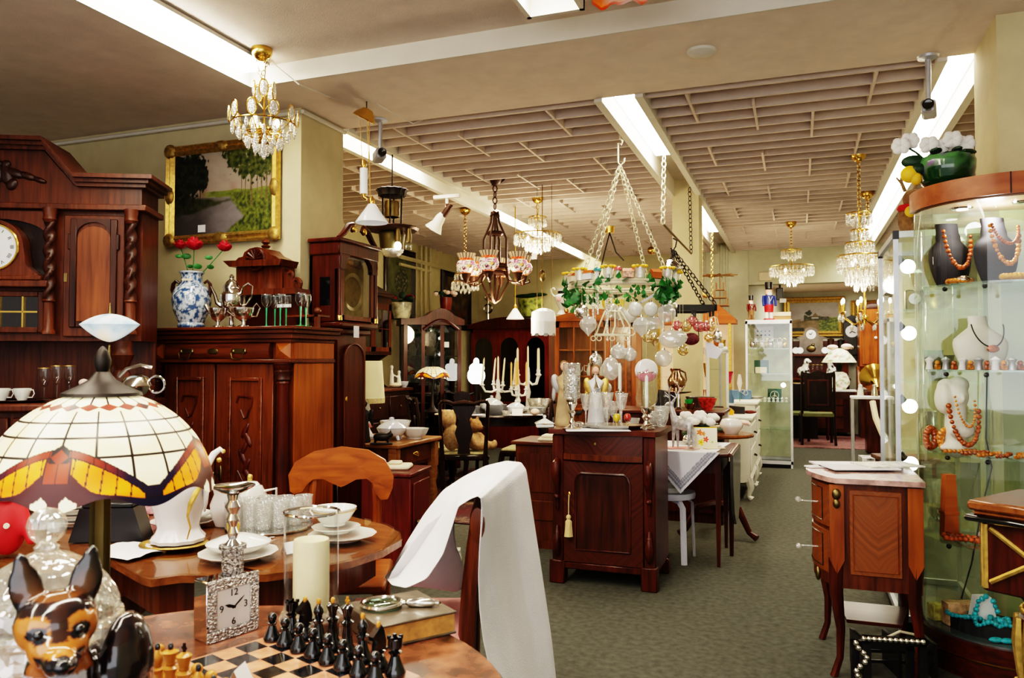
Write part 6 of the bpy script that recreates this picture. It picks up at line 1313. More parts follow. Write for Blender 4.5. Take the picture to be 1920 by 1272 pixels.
solo('lobed_dish',B().lathe([(0,0),(.05,0),(.09,.03),(0,.02)],20,fn=wav),mChina,'small white dish at the end of the second dresser','dish',Q2(1417,9.2))
t=thing('low_buffet','low dark sideboard behind the drop leaf table crowded with glass and copper','sideboard',(-1.10,6.88,0));part('body',B().box(-.55,-.25,.08,.50,.30,.90,.006),mMahog,t);part('top',B().box(-.58,-.28,.90,.52,.32,.93,.006),mMahogX,t);part('plinth',B().box(-.53,-.23,0,.48,.28,.08),mMahog,t)
d=part('door',B().box(.50,-.2,.14,.512,.25,.84,.004),mFlame,t);part('knob',B().sph((.525,-.12,.55),.015),mBrass,d)
SB=lambda px,d,e=.0:PZ(px,d+.16,.9305+e)
t=thing('silver_salver','footed silver salver under the copper jug','salver',SB(1272,6.6));part('plate',B().lathe([(.05,0),(.02,.02),(.015,.13),(.105,.145),(.115,.155),(0,.15)],28),mSilver,t)
t=thing('copper_jug','shiny bronze copper pear shaped jug on the silver salver','jug',SB(1268,6.6,.156));part('body',B().lathe([(0,0),(.05,0),(.078,.05),(.075,.10),(.045,.15),(.032,.18),(.04,.195),(0,.2)],28),mCopper,t);part('spout',B().tube([(-.03,0,.17),(-.05,0,.195)],[.018,.01]),mCopper,t);part('handle',B().tube([(.035,0,.18),(.075,0,.16),(.085,0,.1),(.07,0,.07)],.008),mCopper,t)
bowl('copper_bowl','small bronze copper bowl beside the pear shaped jug',SB(1293,6.5,.0),.05,.055,mCopper)
bowl('red_glass_bowl','red cut glass bowl on the low sideboard behind the white roses',SB(1325,6.5),.08,.10,M('red_cut_glass',(.55,.05,.03),.1,coat=.9,var=.7,vs=40),fn=lambda a,z:1+.03*cos(a*14))
bowl('green_glass','emerald green glass beaker on the low sideboard',SB(1291,6.5),.035,.09,M('green_cut_glass',(.01,.28,.06),.1,coat=.9),'glass');bowl('silver_dish','dull silver boat shaped dish above the red glass bowl',SB(1312,6.78),.13,.10,M('pewter',(.32,.29,.25),.3,.9),'dish',sy=.6)
t=thing('clear_vase','plain slanting clear glass vase behind the stag antlers','vase',SB(1246,6.45));part('body',B().olathe([(.03,0),(.035,.01),(.05,.2)],20),mGlass,t)
solo('black_bag',B().prism([(-.11,0),(.11,0),(.08,.14),(-.08,.16)],'y',-.04,.04),mBlack,'black handbag on the low sideboard behind the antlers','bag',SB(1252,6.85))
t=thing('standing_mirror','narrow white framed mirror leaning behind the red glass bowl','mirror',(-.70,7.28,.0),R(20));part('frame',B().box(-.10,-.02,.80,-.075,.01,1.45).box(.075,-.02,.80,.10,.01,1.45).box(-.10,-.02,1.42,.10,.01,1.45).box(-.1,-.02,0,.1,.01,.8),mWhite,t);part('glass',B().box(-.075,-.01,.80,.075,-.005,1.42),mMirror,t)
X0,X1,FY,zt=-1.86,-.86,10.9,1.86
t=thing('wall_showcase','lit glass showcase with orange gabled board and golden side frame','display cabinet',((X0+X1)/2,FY,0));hw=.5
part('gable',B().prism([(-hw-.03,zt),(hw+.06,zt),(hw+.06,zt+.06),(hw-.16,zt+.25),(-hw+.1,zt+.25),(-hw-.03,zt+.06)],'y',-.03,.4),mOrnO,t)
part('frame',B().box(-hw,0,.05,-hw+.04,.04,zt).box(hw-.04,0,.05,hw,.04,zt).box(-hw,.0,0,hw,.4,.06),mGold,t);part('back_panel',B().box(-hw,.38,.06,hw,.4,zt),M('glowing_backing',(.78,.58,.40),.6,emit=.35,ec=(1,.6,.35)),t);part('side',B().box(hw-.01,.04,.06,hw,.38,zt).box(-hw,.04,.06,-hw+.01,.38,zt),mPane,t)  # back panel itself glows, standing in for the light inside the showcase
for z in(.8,1.12,1.44):part('shelf',B().box(-hw+.04,.04,z,hw-.04,.37,z+.008),mShelfG,t)
rr=random.Random(11)
names=['rose pink glass bell','amber glass goblet','gold edged bowl','pink opaline vase','red glass bowl','small orange dish','white china cup','golden figurine']
mats_=[mBaubP,mBaubG,mGold,mPetalP,mRedG,mOrnO,mChina,mBrass]
for i in range(16):
 z=(.809,1.129,1.449)[i%3];x=-.86-.08-.085*(i//3)-.02*(i%3);k=i%8
 bowl('showcase_glass',f'{names[k]} on the {("lower", "middle", "upper")[i % 3]} glass shelf of the lit showcase'+('' if i<8 else ', deeper in'),(x,11.0+.1*(i//8),z),.04,.09+.05*(k%3),mats_[k],'glassware')
t=thing('pedestal_bowl','ruby red cut glass bowl on a tall clear foot on the second dresser','bowl',PZ(1338,9.0,.901)if 0 else(-.80,8.98,.9005));part('foot',B().lathe([(.06,0),(.05,.01),(.014,.03),(.012,.14),(.03,.17)],18),mCutF,t);part('bowl',B().lathe([(.03,.17),(.08,.2),(.10,.30),(.11,.33),(.09,.31),(0,.2)],28,fn=lambda a,z:1+.03*cos(a*12)),M('ruby_cut',(.60,.01,.06),.08,coat=1,var=.8,vs=50),t)
t=thing('dark_bottle','dark navy bottle with white striped label on the white dresser','bottle',(-.69,8.6,.8005));part('body',B().lathe([(0,0),(.035,0),(.036,.15),(.014,.2),(.013,.25),(0,.252)],18),mBlue,t);part('label',B().lathe([(.0365,.02),(.0365,.10)],18),mPaper,t);part('cap',B().lathe([(.0145,.24),(.0145,.27),(0,.27)],14),mGold,t)
t=thing('white_flower_vase','white vase with red tulip motif beside the dark bottle','vase',(-.79,8.35,.8005));part('body',B().lathe([(0,0),(.04,0),(.06,.1),(.04,.18),(.045,.2),(0,.19)],20),mChina,t);part('motif',B().sph((-.02,-.055,.14),(.02,.012,.025)),mRed,t)
t=thing('calla_lily','single pale calla flower leaning over the second dresser','flower',(-.62,8.95,.9005));part('bloom',B().lathe([(.004,.1),(.03,.2),(.012,.3)],12,sy=.4),mPetal,t);part('stem',B().tube([(0,0,0),(0,0,.12)],.004),mLeaf,t)
t=thing('christmas_pyramid','tiered wooden candle pyramid with propeller blades on the showcase','ornament',(WY(1350,570,11.1).x,11.1,zt+.25));b=B()
for k in range(3):w_=.12-.03*k;b.box(-w_,-w_,.11*k,w_,w_,.11*k+.012);[b.box(sx*w_*.8-.006,sy*w_*.8-.006,.11*k+.012,sx*w_*.8+.006,sy*w_*.8+.006,.11*k+.11)for sx in(-1,1)for sy in(-1,1)]
b.tube([(0,0,0),(0,0,.44)],.006);part('tower',b,M('thin_wood',(.34,.17,.06),.6),t);b=B();[b.box(.02,-.02,-.002,.26,.02,.002)if 0 else b.at(MX.Translation((0,0,.43))@MX.Rotation(k*pi/4,4,'Z')@MX.Rotation(.4,4,'X')).box(.02,-.022,-.002,.24,.022,.002)for k in range(8)];part('propeller',b,M('propeller_wood',(.40,.22,.08),.6),t)
t=thing('gilt_figure','gilded angel with outspread wings on the showcase beside the pyramid','figurine',(WY(1314,572,11.05).x,11.05,zt+.25));part('body',B().tube([(-.08,0,0),(-.06,0,.14),(-.09,0,.26)],[.05,.04,.03],8).sph((-.09,0,.30),.03),mGold,t);part('wing',B().sph((.02,0,.18),(.10,.03,.04),10,6,MX.Rotation(.6,3,'Y')),mGold,t)
def canopy(b,z,r=.06,h=.05):return b.lathe([(0,z),(r,z),(r,z-h*.25),(r*.5,z-h*.8),(r*.15,z-h),(0,z-h)],20)
def drop(b,p,L,r):b.lathe([(0,0),(r*.5,-L*.12),(r,-L*.55),(r*.6,-L*.85),(0,-L)],6,p)
def spray(b,c,n,R0,z,L,r,ph=0):
 for i in range(n):
  a=2*pi*i/n+ph;drop(b,(c[0]+R0*cos(a),c[1]+R0*sin(a),z),L,r)
p=W(495,220,4.2);zt=ZC+.11;base=V((p.x,p.y,2.45))
t=thing('gold_chandelier','small gilt chandelier with oval framed crystals before the river painting','chandelier',base);zc=zt-base.z
cm=W(491,95,4.2)-base
part('canopy',B().sph((cm.x,cm.y,cm.z+.0),.058,16,10).tube([(cm.x,cm.y,cm.z),(cm.x,cm.y,zc)],.02),mBrass,t)
part('chain',B().chain((cm.x-.04,cm.y,cm.z-.03),(cm.x,cm.y,cm.z-.16),.03,.0022).chain((cm.x,cm.y,cm.z-.16),(cm.x+.045,cm.y,cm.z-.02),.03,.0022).tube([(.0,0,.42),(cm.x+.03,cm.y,cm.z-.03)],.003),mBrassD,t)
b=B().tube([(0,0,.16),(0,0,.44)],.006).sph((0,0,.16),.034).ring((0,0,.14),.10,.004,24,5).ring((0,0,.19),.17,.004,28,5)
fr=[]
for k in range(10):
 a=2*pi*k/10;b.tube([(0,0,.15),(.09*cos(a),.09*sin(a),.12),(.17*cos(a),.17*sin(a),.19)],.003,5);fr.append((.18*cos(a),.18*sin(a),.235,.028,.045,a))
for k in range(5):a=2*pi*k/5+.3;b.tube([(0,0,.27),(.05*cos(a),.05*sin(a),.32)],.0025,5);fr.append((.055*cos(a),.055*sin(a),.375,.024,.05,a))
c=B()
for x,y,z,rw,rh,a in fr:
 b.tube([(x-sin(a)*rw*cos(q),y+cos(a)*rw*cos(q),z+rh*sin(q))for q in[2*pi*i/14 for i in range(14)]],.0035,5,True);c.sph((x,y,z),(.010,rw*.85,rh*.88),8,6,MX.Rotation(a,3,'Z'))
part('frame',b,mBrass,t)
for n,R0,z,L,r,ph in((16,.165,.19,.06,.012,.1),(14,.13,.16,.06,.013,0),(12,.09,.12,.065,.014,.2),(7,.045,.095,.07,.014,0),(1,0,.08,.085,.018,0)):spray(c,(0,0),n,R0,z,L,r,ph)
part('crystal_fringe',c,mDrop,t,smooth=False);[part('bulb',B().sph((.07*cos(a),.07*sin(a),.2),(.014,.014,.024),8,6),mBulb,t)for a in(0.5,2.6,4.7)]
p=W(697,400,4.74);base=V((p.x,p.y,p.z-.06));zc=ZC-base.z
def L_(px,py,d=4.74):return W(px,py,d)-base
t=thing('rise_and_fall_lamp','brass rise and fall pendant with white glass cone shade and white counterweight','pendant lamp',base)
part('shade',B().olathe([(.098,.0),(.098,.006),(.022,.115),(.014,.12)],32),mShadeW,t);part('socket',B().lathe([(.018,.115),(.02,.14),(.012,.155),(.008,.165)],14),mBrass,t)
q=L_(686,215);part('canopy',B().at(MX.Translation(q)@MX.Rotation(.5,4,'Y')).lathe([(0,.04),(.03,.035),(.06,.0),(.075,-.025),(.07,-.03),(0,-.02)],20),mBrass,t);part('ceiling_hook',B().tube([q+V((.005,0,.03)),V((q.x+.005,q.y,zc))],.004),mBrassD,t)
b=B()
for px,y0,y1 in((675,225,305),(688,225,305),(692,225,378)):b.tube([L_(px,y0),L_(px+(2 if px==692 else 4),y1)],.0028,5)
part('cords',b,M('gold_cord',(.62,.36,.12),.6),t);w1,w2=L_(682,316),L_(682,364)
part('counterweight',B().tube([w1,w2],.024,14),mShadeW,t);part('weight_caps',B().tube([L_(682,300),L_(682,307),w1],[.012,.018,.014],10).tube([w2,L_(682,370),L_(688,374)],[.018,.014,.01],10),mBrass,t)
solo('ceiling_cable',B().tube([W(512,118,4.2),W(560,158,4.22),W(628,186,4.7),W(690,184,4.72),W(740,215,4.9),W(775,232,5.1),W(792,225,5.15)],.004),mFascia,'thin pale cable strung along the ceiling between lamps','cable')
def camera_(label,px,py_top,d,drop_,ang):
 q=W(px,py_top,d);base=V((q.x,q.y,ZC));t=thing('security_camera',label,'camera',base,ang)
 part('mount',B().lathe([(0,0),(.055,0),(.05,-.012),(.015,-.02),(.012,-drop_),(0,-drop_)],16),mAlu,t);part('camera_body',B().box(-.035,-.05,-drop_-.07,.035,.10,-drop_,.01),mAlu,t);part('lens',B().at(MX.Translation((0,-.05,-drop_-.035))@MX.Rotation(pi/2,4,'X')).lathe([(.028,0),(.028,.03),(.018,.03),(0,.02)],16),mBlackG,t)
camera_('small security camera on a pole above the white cone pendant',713,229,5.1,.20,R(40));camera_('white security camera on a pole above the flower pot',1740,113,4.03,.24,R(-10))
solo('smoke_detector',B().lathe([(0,0),(.075,0),(.07,-.012),(.045,-.025),(0,-.028)],28),mFascia,'round white smoke detector on the ceiling beam','detector',(WY(1315,83,4.05).x,4.05,ZC))
t=thing('track_spotlight','white track spotlight pointing down beside the dark hanging lamp','spotlight',W(838,372,7.0));part('bracket',B().box(-.13,-.02,.0,.13,.02,.03).tube([(0,0,0),(0,0,-.09)],.015),mFascia,t);part('stem',B().tube([(.0,0,-.07),(.04,0,-.06),(-.04,0,-.16)],.028,10),mRust,t)
part('lamp_head',B().at(MX.Translation((-.04,0,-.14))@MX.Rotation(R(35),4,'Y')).lathe([(.03,0),(.045,-.04),(.05,-.10),(.085,-.17),(.075,-.17),(.02,-.08)],18),mFascia,t);part('lens',B().at(MX.Translation((-.04,0,-.14))@MX.Rotation(R(35),4,'Y')).lathe([(0,-.155),(.07,-.16)],18),mSilver,t)
t=thing('stained_glass_ornament','wavy edged stained glass hanging cut off by the top of the picture','ornament',W(1195,-26,3.3));b=B();rows=[]
for j in range(7):rows.append([(-.2+.4*i/20,0,-.075+.012*cos(i*1.4)-.016*abs(sin(i*.45))+.1*j/6+(0.03 if j==0 else .0))for i in range(21)])
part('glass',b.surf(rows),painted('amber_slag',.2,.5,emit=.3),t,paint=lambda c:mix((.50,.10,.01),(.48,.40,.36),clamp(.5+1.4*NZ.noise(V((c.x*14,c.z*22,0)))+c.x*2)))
part('hanger',B().tube([(-.1,0,.02),(-.1,0,.24)],.003).tube([(.1,0,.02),(.1,0,.24)],.003),mIron,t)
p=W(735,432,5.9);base=V((p.x,p.y,p.z));zc=ZC+.1-base.z
t=thing('oil_style_lamp','dark antique brass lamp with wide ruffled disc, crown and bare bulbs','pendant lamp',base)
part('crown',B().lathe([(.10,.26),(.105,.29),(.12,.31),(.11,.315),(.06,.29),(0,.285)],28,fn=lambda a,z:1+.05*cos(a*14)),mIron,t);b=B()
for a in(.3,1.9,3.4,5):b.tube([(.075*cos(a),.075*sin(a),.29),(.07*cos(a),.07*sin(a),.02)],.007)
b.tube([(0,0,.28),(0,0,zc)],.006);part('rods',b,mIron,t);part('burner',B().lathe([(.055,.10),(.06,.12),(.055,.15),(.06,.18),(.055,.22),(.05,.1)],20),mBrassD,t)
part('disc',B().lathe([(.03,.03),(.12,.01),(.20,.02),(.205,.012),(.19,-.005),(.12,-.015),(.03,.0)],40,fn=lambda a,z:1+.025*cos(a*20)),mRust,t);part('bell',B().lathe([(.09,-.005),(.10,-.03),(.095,-.08),(.09,-.14),(.09,-.15)],24),mStem,t)
part('glass_bowl',B().olathe([(.09,-.15),(.085,-.17),(.055,-.20),(.0,-.21)],24),mDrop,t);part('bulb',B().sph((-.02,-.05,-.125),(.022,.022,.028)),mBulb,t)
for x,y,m in((.105,-.10,mBulbW),(.17,-.05,mGlass)):l=part('lamp_holder',B().lathe([(.015,.0),(.022,-.08),(.018,-.11)],12,(x,y,0)),mBrassD,t);part('bulb',B().sph((x,y,-.14),(.027,.027,.032)),m,l)
p=W(928,500,7.0);t=thing('mosaic_chandelier','brown iron chandelier with six glowing flower mosaic glass cups','chandelier',p);zc=ZC+.05-p.z
k=7.0/FL
b=B().ring((0,0,.30),.055,.02,20,6).ring((0,0,.0),.10,.025,28,6).ring((0,0,-.06),.10,.018,28,6).ring((0,0,.46),.03,.018,16,6)
for a in(0,pi/2,pi,3*pi/2):b.tube([(.03*cos(a),.03*sin(a),.5),(.04*cos(a),.04*sin(a),.40),(.11*cos(a),.11*sin(a),.25),(.11*cos(a),.11*sin(a),0),(.13*cos(a),.13*sin(a),-.14),(.05*cos(a),.05*sin(a),-.30),(0,0,-.33)],.011,6)
b.tube([(0,0,.5),(0,0,-.3)],.012);part('cage',b,mRust,t);part('chain',B().chain((0,0,.52),(0,0,zc-.06),.06,.006),mRust,t);part('canopy',canopy(B(),zc,.10,.06),mRust,t)
def mosaic(c):
 a=atan2(c.y,c.x)
 if c.z>.055:return(.42,.30,.18)if abs(((a*8/pi)%1)-.5)<.42 else(.03,.02,.02)
 if c.z>.04 or c.z<-.065:return mix((.50,.02,.02),(.7,.25,.05),clamp(.5+2*NZ.noise(V((a*9,c.z*90,0)))))
 d=NZ.voronoi(V((a*2.6,c.z*34,1)))[0];h=(NZ.cell(V((a*2.6,c.z*34,1)))*.5+.5)
 if d[1]-d[0]<.10:return(.05,.02,.02)
 if d[0]<.13:return(.75,.50,.05)
 return mix(mix((.72,.62,.44),(.75,.25,.36),clamp(h*2-.4)),(.70,.40,.05),clamp(h*3-2.1))
mMos=painted('mosaic_glass',.3,emit=.55)
gx=[(.0,-.075),(.045,-.07),(.085,-.03),(.09,.0),(.075,.035),(.058,.045),(.062,.055),(.085,.105)]
pr=[]
for(r0,z0),(r1,z1)in zip(gx,gx[1:]):pr+=[(r0+(r1-r0)*i/5,z0+(z1-z0)*i/5)for i in range(5)]
gme=mesh_of('cup_shade',B().olathe(pr+[gx[-1]],48),mMos,paint=mosaic)
for k in range(6):
 a=2*pi*k/6+YAW+.35;x,y=.27*cos(a),.27*sin(a)
 ar=part('arm',B().tube([(.10*cos(a),.10*sin(a),-.05),(.17*cos(a),.17*sin(a),-.14),(.25*cos(a),.25*sin(a),-.16),(.34*cos(a),.34*sin(a),-.13),(.33*cos(a),.33*sin(a),-.10)],.009,6).lathe([(.012,-.16),(.03,-.12),(.045,-.075)],14,(x,y,0)),mRust,t);link('cup_shade',gme,ar,(x,y,.0))
def crystal(label,px,py,d,tiers,hang_py,tag_=False,glow_=True,body=mBrass,ztop=None):
 p=W(px,py,d);t=thing('crystal_chandelier',label,'chandelier',p);zc=(ztop or ZC+.06)-p.z;b=B();c=B();g=B();top=max(z for _,z,_,_ in tiers)
 for R0,z,L,n in tiers:
  b.ring((0,0,z),R0,.006,28,5);
  for k in range(6):a=k*pi/3;b.tube([(0,0,z-.01),(R0*cos(a),R0*sin(a),z)],.003,4)
  spray(c,(0,0),n,R0,z-.004,L,.011);spray(c,(0,0),n,R0,z-.004-L*.8,L,.013,.1)
  if R0>.08:spray(c,(0,0),n//2,R0*.66,z-L*.9,L*1.1,.012);spray(c,(0,0),n//3,R0*.36,z-L*1.5,L*1.1,.012)
 b.tube([(0,0,tiers[0][1]),(0,0,top+.04)],.008)
 part('frame',b,body,t);part('crystal_fringe',c,mDrop,t,smooth=False)
 if glow_:[part('bulb',B().sph((tiers[0][0]*.55*cos(a),tiers[0][0]*.55*sin(a),tiers[0][1]-.05),(.016,.016,.025),8,6),mBulb,t)for a in(0,2.1,4.2)]
 part('chain',B().chain((0,0,top+.04),(0,0,zc-.08),.045,.004),body,t);part('canopy',B().sph((0,0,zc-.05),.06,14,8).tube([(0,0,zc-.05),(0,0,zc)],.02),body,t)
 if tag_:part('price_tag',B().box(-.02,-.12,-.26,.03,-.118,-.20),mPaper,t)
 return t
crystal('two tier crystal chandelier with white price tag beside the iron mosaic chandelier',1008,440,7.6,[(.23,.0,.055,30),(.12,-.07,.05,18),(.085,.17,.05,14)],330,True)
crystal('slim bell shaped crystal lamp behind the mosaic glass cups',872,520,8.2,[(.14,-.05,.05,18),(.11,.03,.05,16),(.08,.11,.05,14),(.04,.2,.05,9)],460,False,False)
crystal('gold crystal chandelier before the opening to the far room',1484,505,9.0,[(.24,.03,.06,34),(.13,-.05,.06,18),(.11,.22,.05,16)],415)
crystal('large cascading crystal chandelier beside the glass vitrine',1612,480,6.0,[(.16,.0,.07,26),(.10,.10,.06,18),(.06,.2,.06,12),(.10,-.10,.07,18),(.09,.33,.05,10)],370)
crystal('crystal basket chandelier hanging lower behind the cascading one',1628,500,7.4,[(.20,.04,.07,28),(.12,-.06,.07,16)],400)
p=W(1622,588,8.2);t=thing('candle_chandelier','brass chandelier with candle bulbs and hanging prisms near the far room','chandelier',p);c=B();b=B().tube([(0,0,-.12),(0,0,.35)],.012).sph((0,0,-.05),.04)
for k in range(7):
 a=2*pi*k/7;q=(.24*cos(a),.24*sin(a));ar=part('arm',B().tube([(0,0,-.06),(q[0]*.5,q[1]*.5,-.12),(q[0]*.9,q[1]*.9,-.05),(q[0],q[1],0)],.008,6).lathe([(.01,0),(.035,.01),(.012,.02),(.012,.10),(0,.10)],10,(q[0],q[1],0)),mBrass,t);part('bulb',B().sph((q[0],q[1],.13),(.016,.016,.032),8,6),mBulbW,ar)
 [part('prism',c_,mDrop,t,smooth=False)for c_ in[B(),B(),B()]if drop(c_,[(q[0],q[1],-.01),(q[0]*.6,q[1]*.6,-.10),(q[0]*1.15,q[1]*1.15,-.0)][len(t.children)%3],.09,.014)is None]
part('column',b,mBrass,t);part('chain',B().chain((0,0,.35),(0,0,ZC-p.z),.06,.005),mBrass,t)
p=W(1019,604,7.0);t=thing('fringed_pendant','white glass pendant lamp with long bead fringe and brass counterweight','pendant lamp',p);zc=ZC-p.z
part('shade',B().olathe([(.112,0),(.114,.03),(.105,.09),(.06,.115),(.02,.125)],32,fn=lambda a,z:1+.02*cos(a*8)),mShadeW,t);b=B();rows=[[],[]]
for i in range(49):a=2*pi*i/48;rows[0].append((.112*cos(a),.112*sin(a),.004));rows[1].append((.112*cos(a),.112*sin(a),-.105-.02*(i%6<3)))
part('fringe',b.surf(rows),mBaubW,t);part('rods',B().tube([(-.01,0,.12),(-.01,0,zc)],.005).tube([(-.06,0,.12),(-.06,0,zc)],.0025).tube([(.08,0,.12),(.08,0,zc)],.0025),mBrassD,t);part('counterweight',B().sph((-.01,0,.42),(.03,.03,.055)),mBrassD,t)
p=W(966,588,8.0);t=thing('cone_pendant','small white glass cone pendant above the red display cabinet','pendant lamp',p);part('shade',B().olathe([(.095,-.06),(.02,.05)],28),mShadeW,t);part('rod',B().tube([(0,0,.05),(0,0,ZC-p.z)],.006).tube([(-.03,0,.5),(.03,0,.5)],.008),mBrass,t);part('socket',B().lathe([(.02,.05),(.022,.08),(.008,.1)],12),mBrass,t)
t=thing('brass_pendant','brass lamp canopy with two dark cords behind the ring chains','pendant lamp',W(1143,432,8.6));part('canopy',B().lathe([(0,.04),(.06,.04),(.05,-.03),(0,-.03)],18),mBrass,t);part('cords',B().tube([(0,0,-.03),(-.06,0,-.25),(-.12,0,-.5)],.008).tube([(0,0,-.03),(.07,0,-.25),(.16,0,-.35)],.008),mIron,t)
t=thing('brass_pendant','tiny brass lamp canopy hanging near the hanging ring hook end','pendant lamp',W(1221,470,9.5));part('canopy',B().sph((0,0,0),.05),mBrass,t);part('wire',B().tube([(0,0,0),(0,0,ZC+.1-W(1221,470,9.5).z)],.004),mIron,t)
solo('glass_bell',B().lathe([(0,.05),(.03,.045),(.07,.01),(.08,-.02),(.05,-.05),(0,-.06)],18),mMerc,'big silvery faceted glass drop hanging beside the dark hook','ornament',W(1257,500,5.4))
RZ,RR=W(1167,535,5.4),.37
t=thing('ivy_ring','wide hanging ring wound with ivy on four ivory chains','hanging ring',RZ);hk=V((W(1162,252,5.4)-RZ));apex=W(1162,310,5.4)-RZ
part('hoop',B().ring((0,0,-.02),RR,.016,48,6).ring((0,0,.0),RR,.012,48,6),M('pale_hoop',(.62,.55,.40),.5),t)
part('hook',B().tube([hk,hk+V((.0,0,-.03)),hk+V((.02,0,-.05)),hk+V((.012,0,-.075)),hk+V((-.012,0,-.06)),hk+V((-.012,0,-.15)),hk+V((-.012,0,-.2)),hk+V((.005,0,-.22)),hk+V((.03,0,-.20)),hk+V((.035,0,-.17))],.006,6),mChainW,t)
for a in(R(160),R(250),R(340),R(70)):part('chain',B().chain(apex,(RR*cos(a),RR*sin(a),.01),.045,.0035),mChainW,t)
b=B();rr=random.Random(5)
def leaf(b,p,s,a,tilt):
 m=MX.Translation(p)@MX.Rotation(a,4,'Z')@MX.Rotation(tilt,4,'X');old=b.m;b.m=m
 q=[b.v((x*s,y*s,z*s))for x,y,z in((0,-.5,0),(.45,-.25,.08),(.3,.1,.02),(.12,.3,0),(0,.55,-.06),(-.12,.3,0),(-.3,.1,.02),(-.45,-.25,.08))];c_=b.v((0,0,.05*s));[b.f([q[i],q[(i+1)%8],c_])for i in range(8)];b.m=old
for k in range(250):
 a=rr.random()*6.283;dens=.6+.4*cos(a*2+.6)
 if rr.random()>dens:continue
 leaf(b,V((RR*cos(a)+rr.uniform(-.03,.03),RR*sin(a)+rr.uniform(-.03,.03),rr.uniform(-.10,.03))),rr.uniform(.04,.07),rr.random()*6.28,rr.uniform(.6,2.2))
for k in range(34):leaf(b,V((RR*cos(R(-20))+rr.uniform(-.07,.05),RR*sin(R(-20))+rr.uniform(-.1,.1),rr.uniform(-.12,.03))),.075,rr.random()*6.28,rr.uniform(.6,2.2))
for k in range(24):leaf(b,V((-RR+rr.uniform(-.04,.06),rr.uniform(-.1,.1),rr.uniform(-.16,.03))),.075,rr.random()*6.28,rr.uniform(.6,2.2))
part('ivy',b,mLeaf,t,smooth=False)
RL=lambda a,z=.013,r=RR:RZ+V((r*cos(R(a)),r*sin(R(a)),z))
for k,(a,lb)in enumerate(((190,'at the end over the red flowers'),(232,'next to the first small lit house'),(268,'beside the toadstools'),(300,'beside the ring chain at the front'),(335,'at the end over the hook rack'),(20,'at the back of the ring'))):
 t=thing('tealight_glass','yellow rimmed tealight glass on the ivy ring, '+lb,'candle holder',RL(a));part('glass',B().olathe([(.0,.0),(.03,0),(.036,.07)],18),mBaub,t);b=B();[b.sph((.036*cos(q),.036*sin(q),.075),(.020,.012,.012),8,5,MX.Rotation(q,3,'Z'))for q in[i*.9 for i in range(7)]];part('blossoms',b,mYel,t)
for a,lb,m in((215,'small white lit house on the ivy ring by the second tealight',mPaperC),(245,'longer row of white houses on the ivy ring',mPaper),(288,'small house with red front on the ivy ring',M('house_red',(.66,.32,.24),.6,var=.8,vs=60)),(318,'orange roofed small house on the ivy ring',mOrnO)):
 t=thing('toy_house',lb,'ornament',RL(a),R(a+90));part('walls',B().box(-.035,-.02,0,.035,.02,.04),m,t);part('roof',B().prism([(-.024,.04),(.024,.04),(0,.062)],'x',-.038,.038),mOrnO,t)
for a,lb,m in((256,'blue green capped toadstool ornament on the ivy ring',M('teal_cap',(.05,.28,.30),.3,coat=.5,var=.5)),(278,'red dotted toadstool ornament on the ivy ring',M('dotted_cap',(.72,.12,.12),.3,coat=.5,var=.7,vs=70))):
 t=thing('toadstool',lb,'ornament',RL(a));part('stem',B().lathe([(.014,0),(.010,.05)],12),mPaper,t);part('cap',B().lathe([(.028,.05),(.026,.062),(.014,.074),(0,.077)],16),m,t)
def thread(t,z0,z1):part('thread',B().tube([(0,0,z0),(0,0,z1)],.0012,4),mChainW,t)
def bauble(label,px,py,r,mat,d=5.4,shape='ball',up=None,sc=1.0,name='bauble'):
 p=W(px,py,d);r=r*d/FL*sc;t=thing('hanging_bauble',label,'ornament',p,rnd.random()*3,'glass baubles under the ivy ring')
 if shape=='ball':b=B().sph((0,0,0),r,22,14)
 elif shape=='onion':b=B().lathe([(0,r*.95),(r*.35,r*.9),(r*.8,r*.55),(r,r*.05),(r*.8,-r*.45),(r*.3,-r*.95),(.001,-r*1.3)],20,fn=lambda a,z:1+.035*cos(a*10))
 elif shape=='wave':b=B().lathe([(r*sin(pi*i/24),-r*cos(pi*i/24))for i in range(1,24)],24,fn=lambda a,z:1+.04*sin(a*3+z/r*8))
 elif shape=='egg':b=B().sph((0,0,0),(r,r,r*1.3),22,14)
 elif shape=='disc':b=B().sph((0,0,0),(r*1.25,r*.8,r*.85),22,14)
 part('globe',b,mat,t);k={'egg':1.3,'disc':.85}.get(shape,1)*r;part('cap',B().lathe([(.012,k-.004),(.010,k+.012),(0,k+.013)],10),mSilver,t)
 top=(up if up is not None else RZ.z-.03)-p.z
 if top>k+.02:thread(t,k+.012,top)
mSeq=M('sequin_ball',(.62,.60,.55),.15,.9,var=.9,vs=70,bump=1,bs=70)
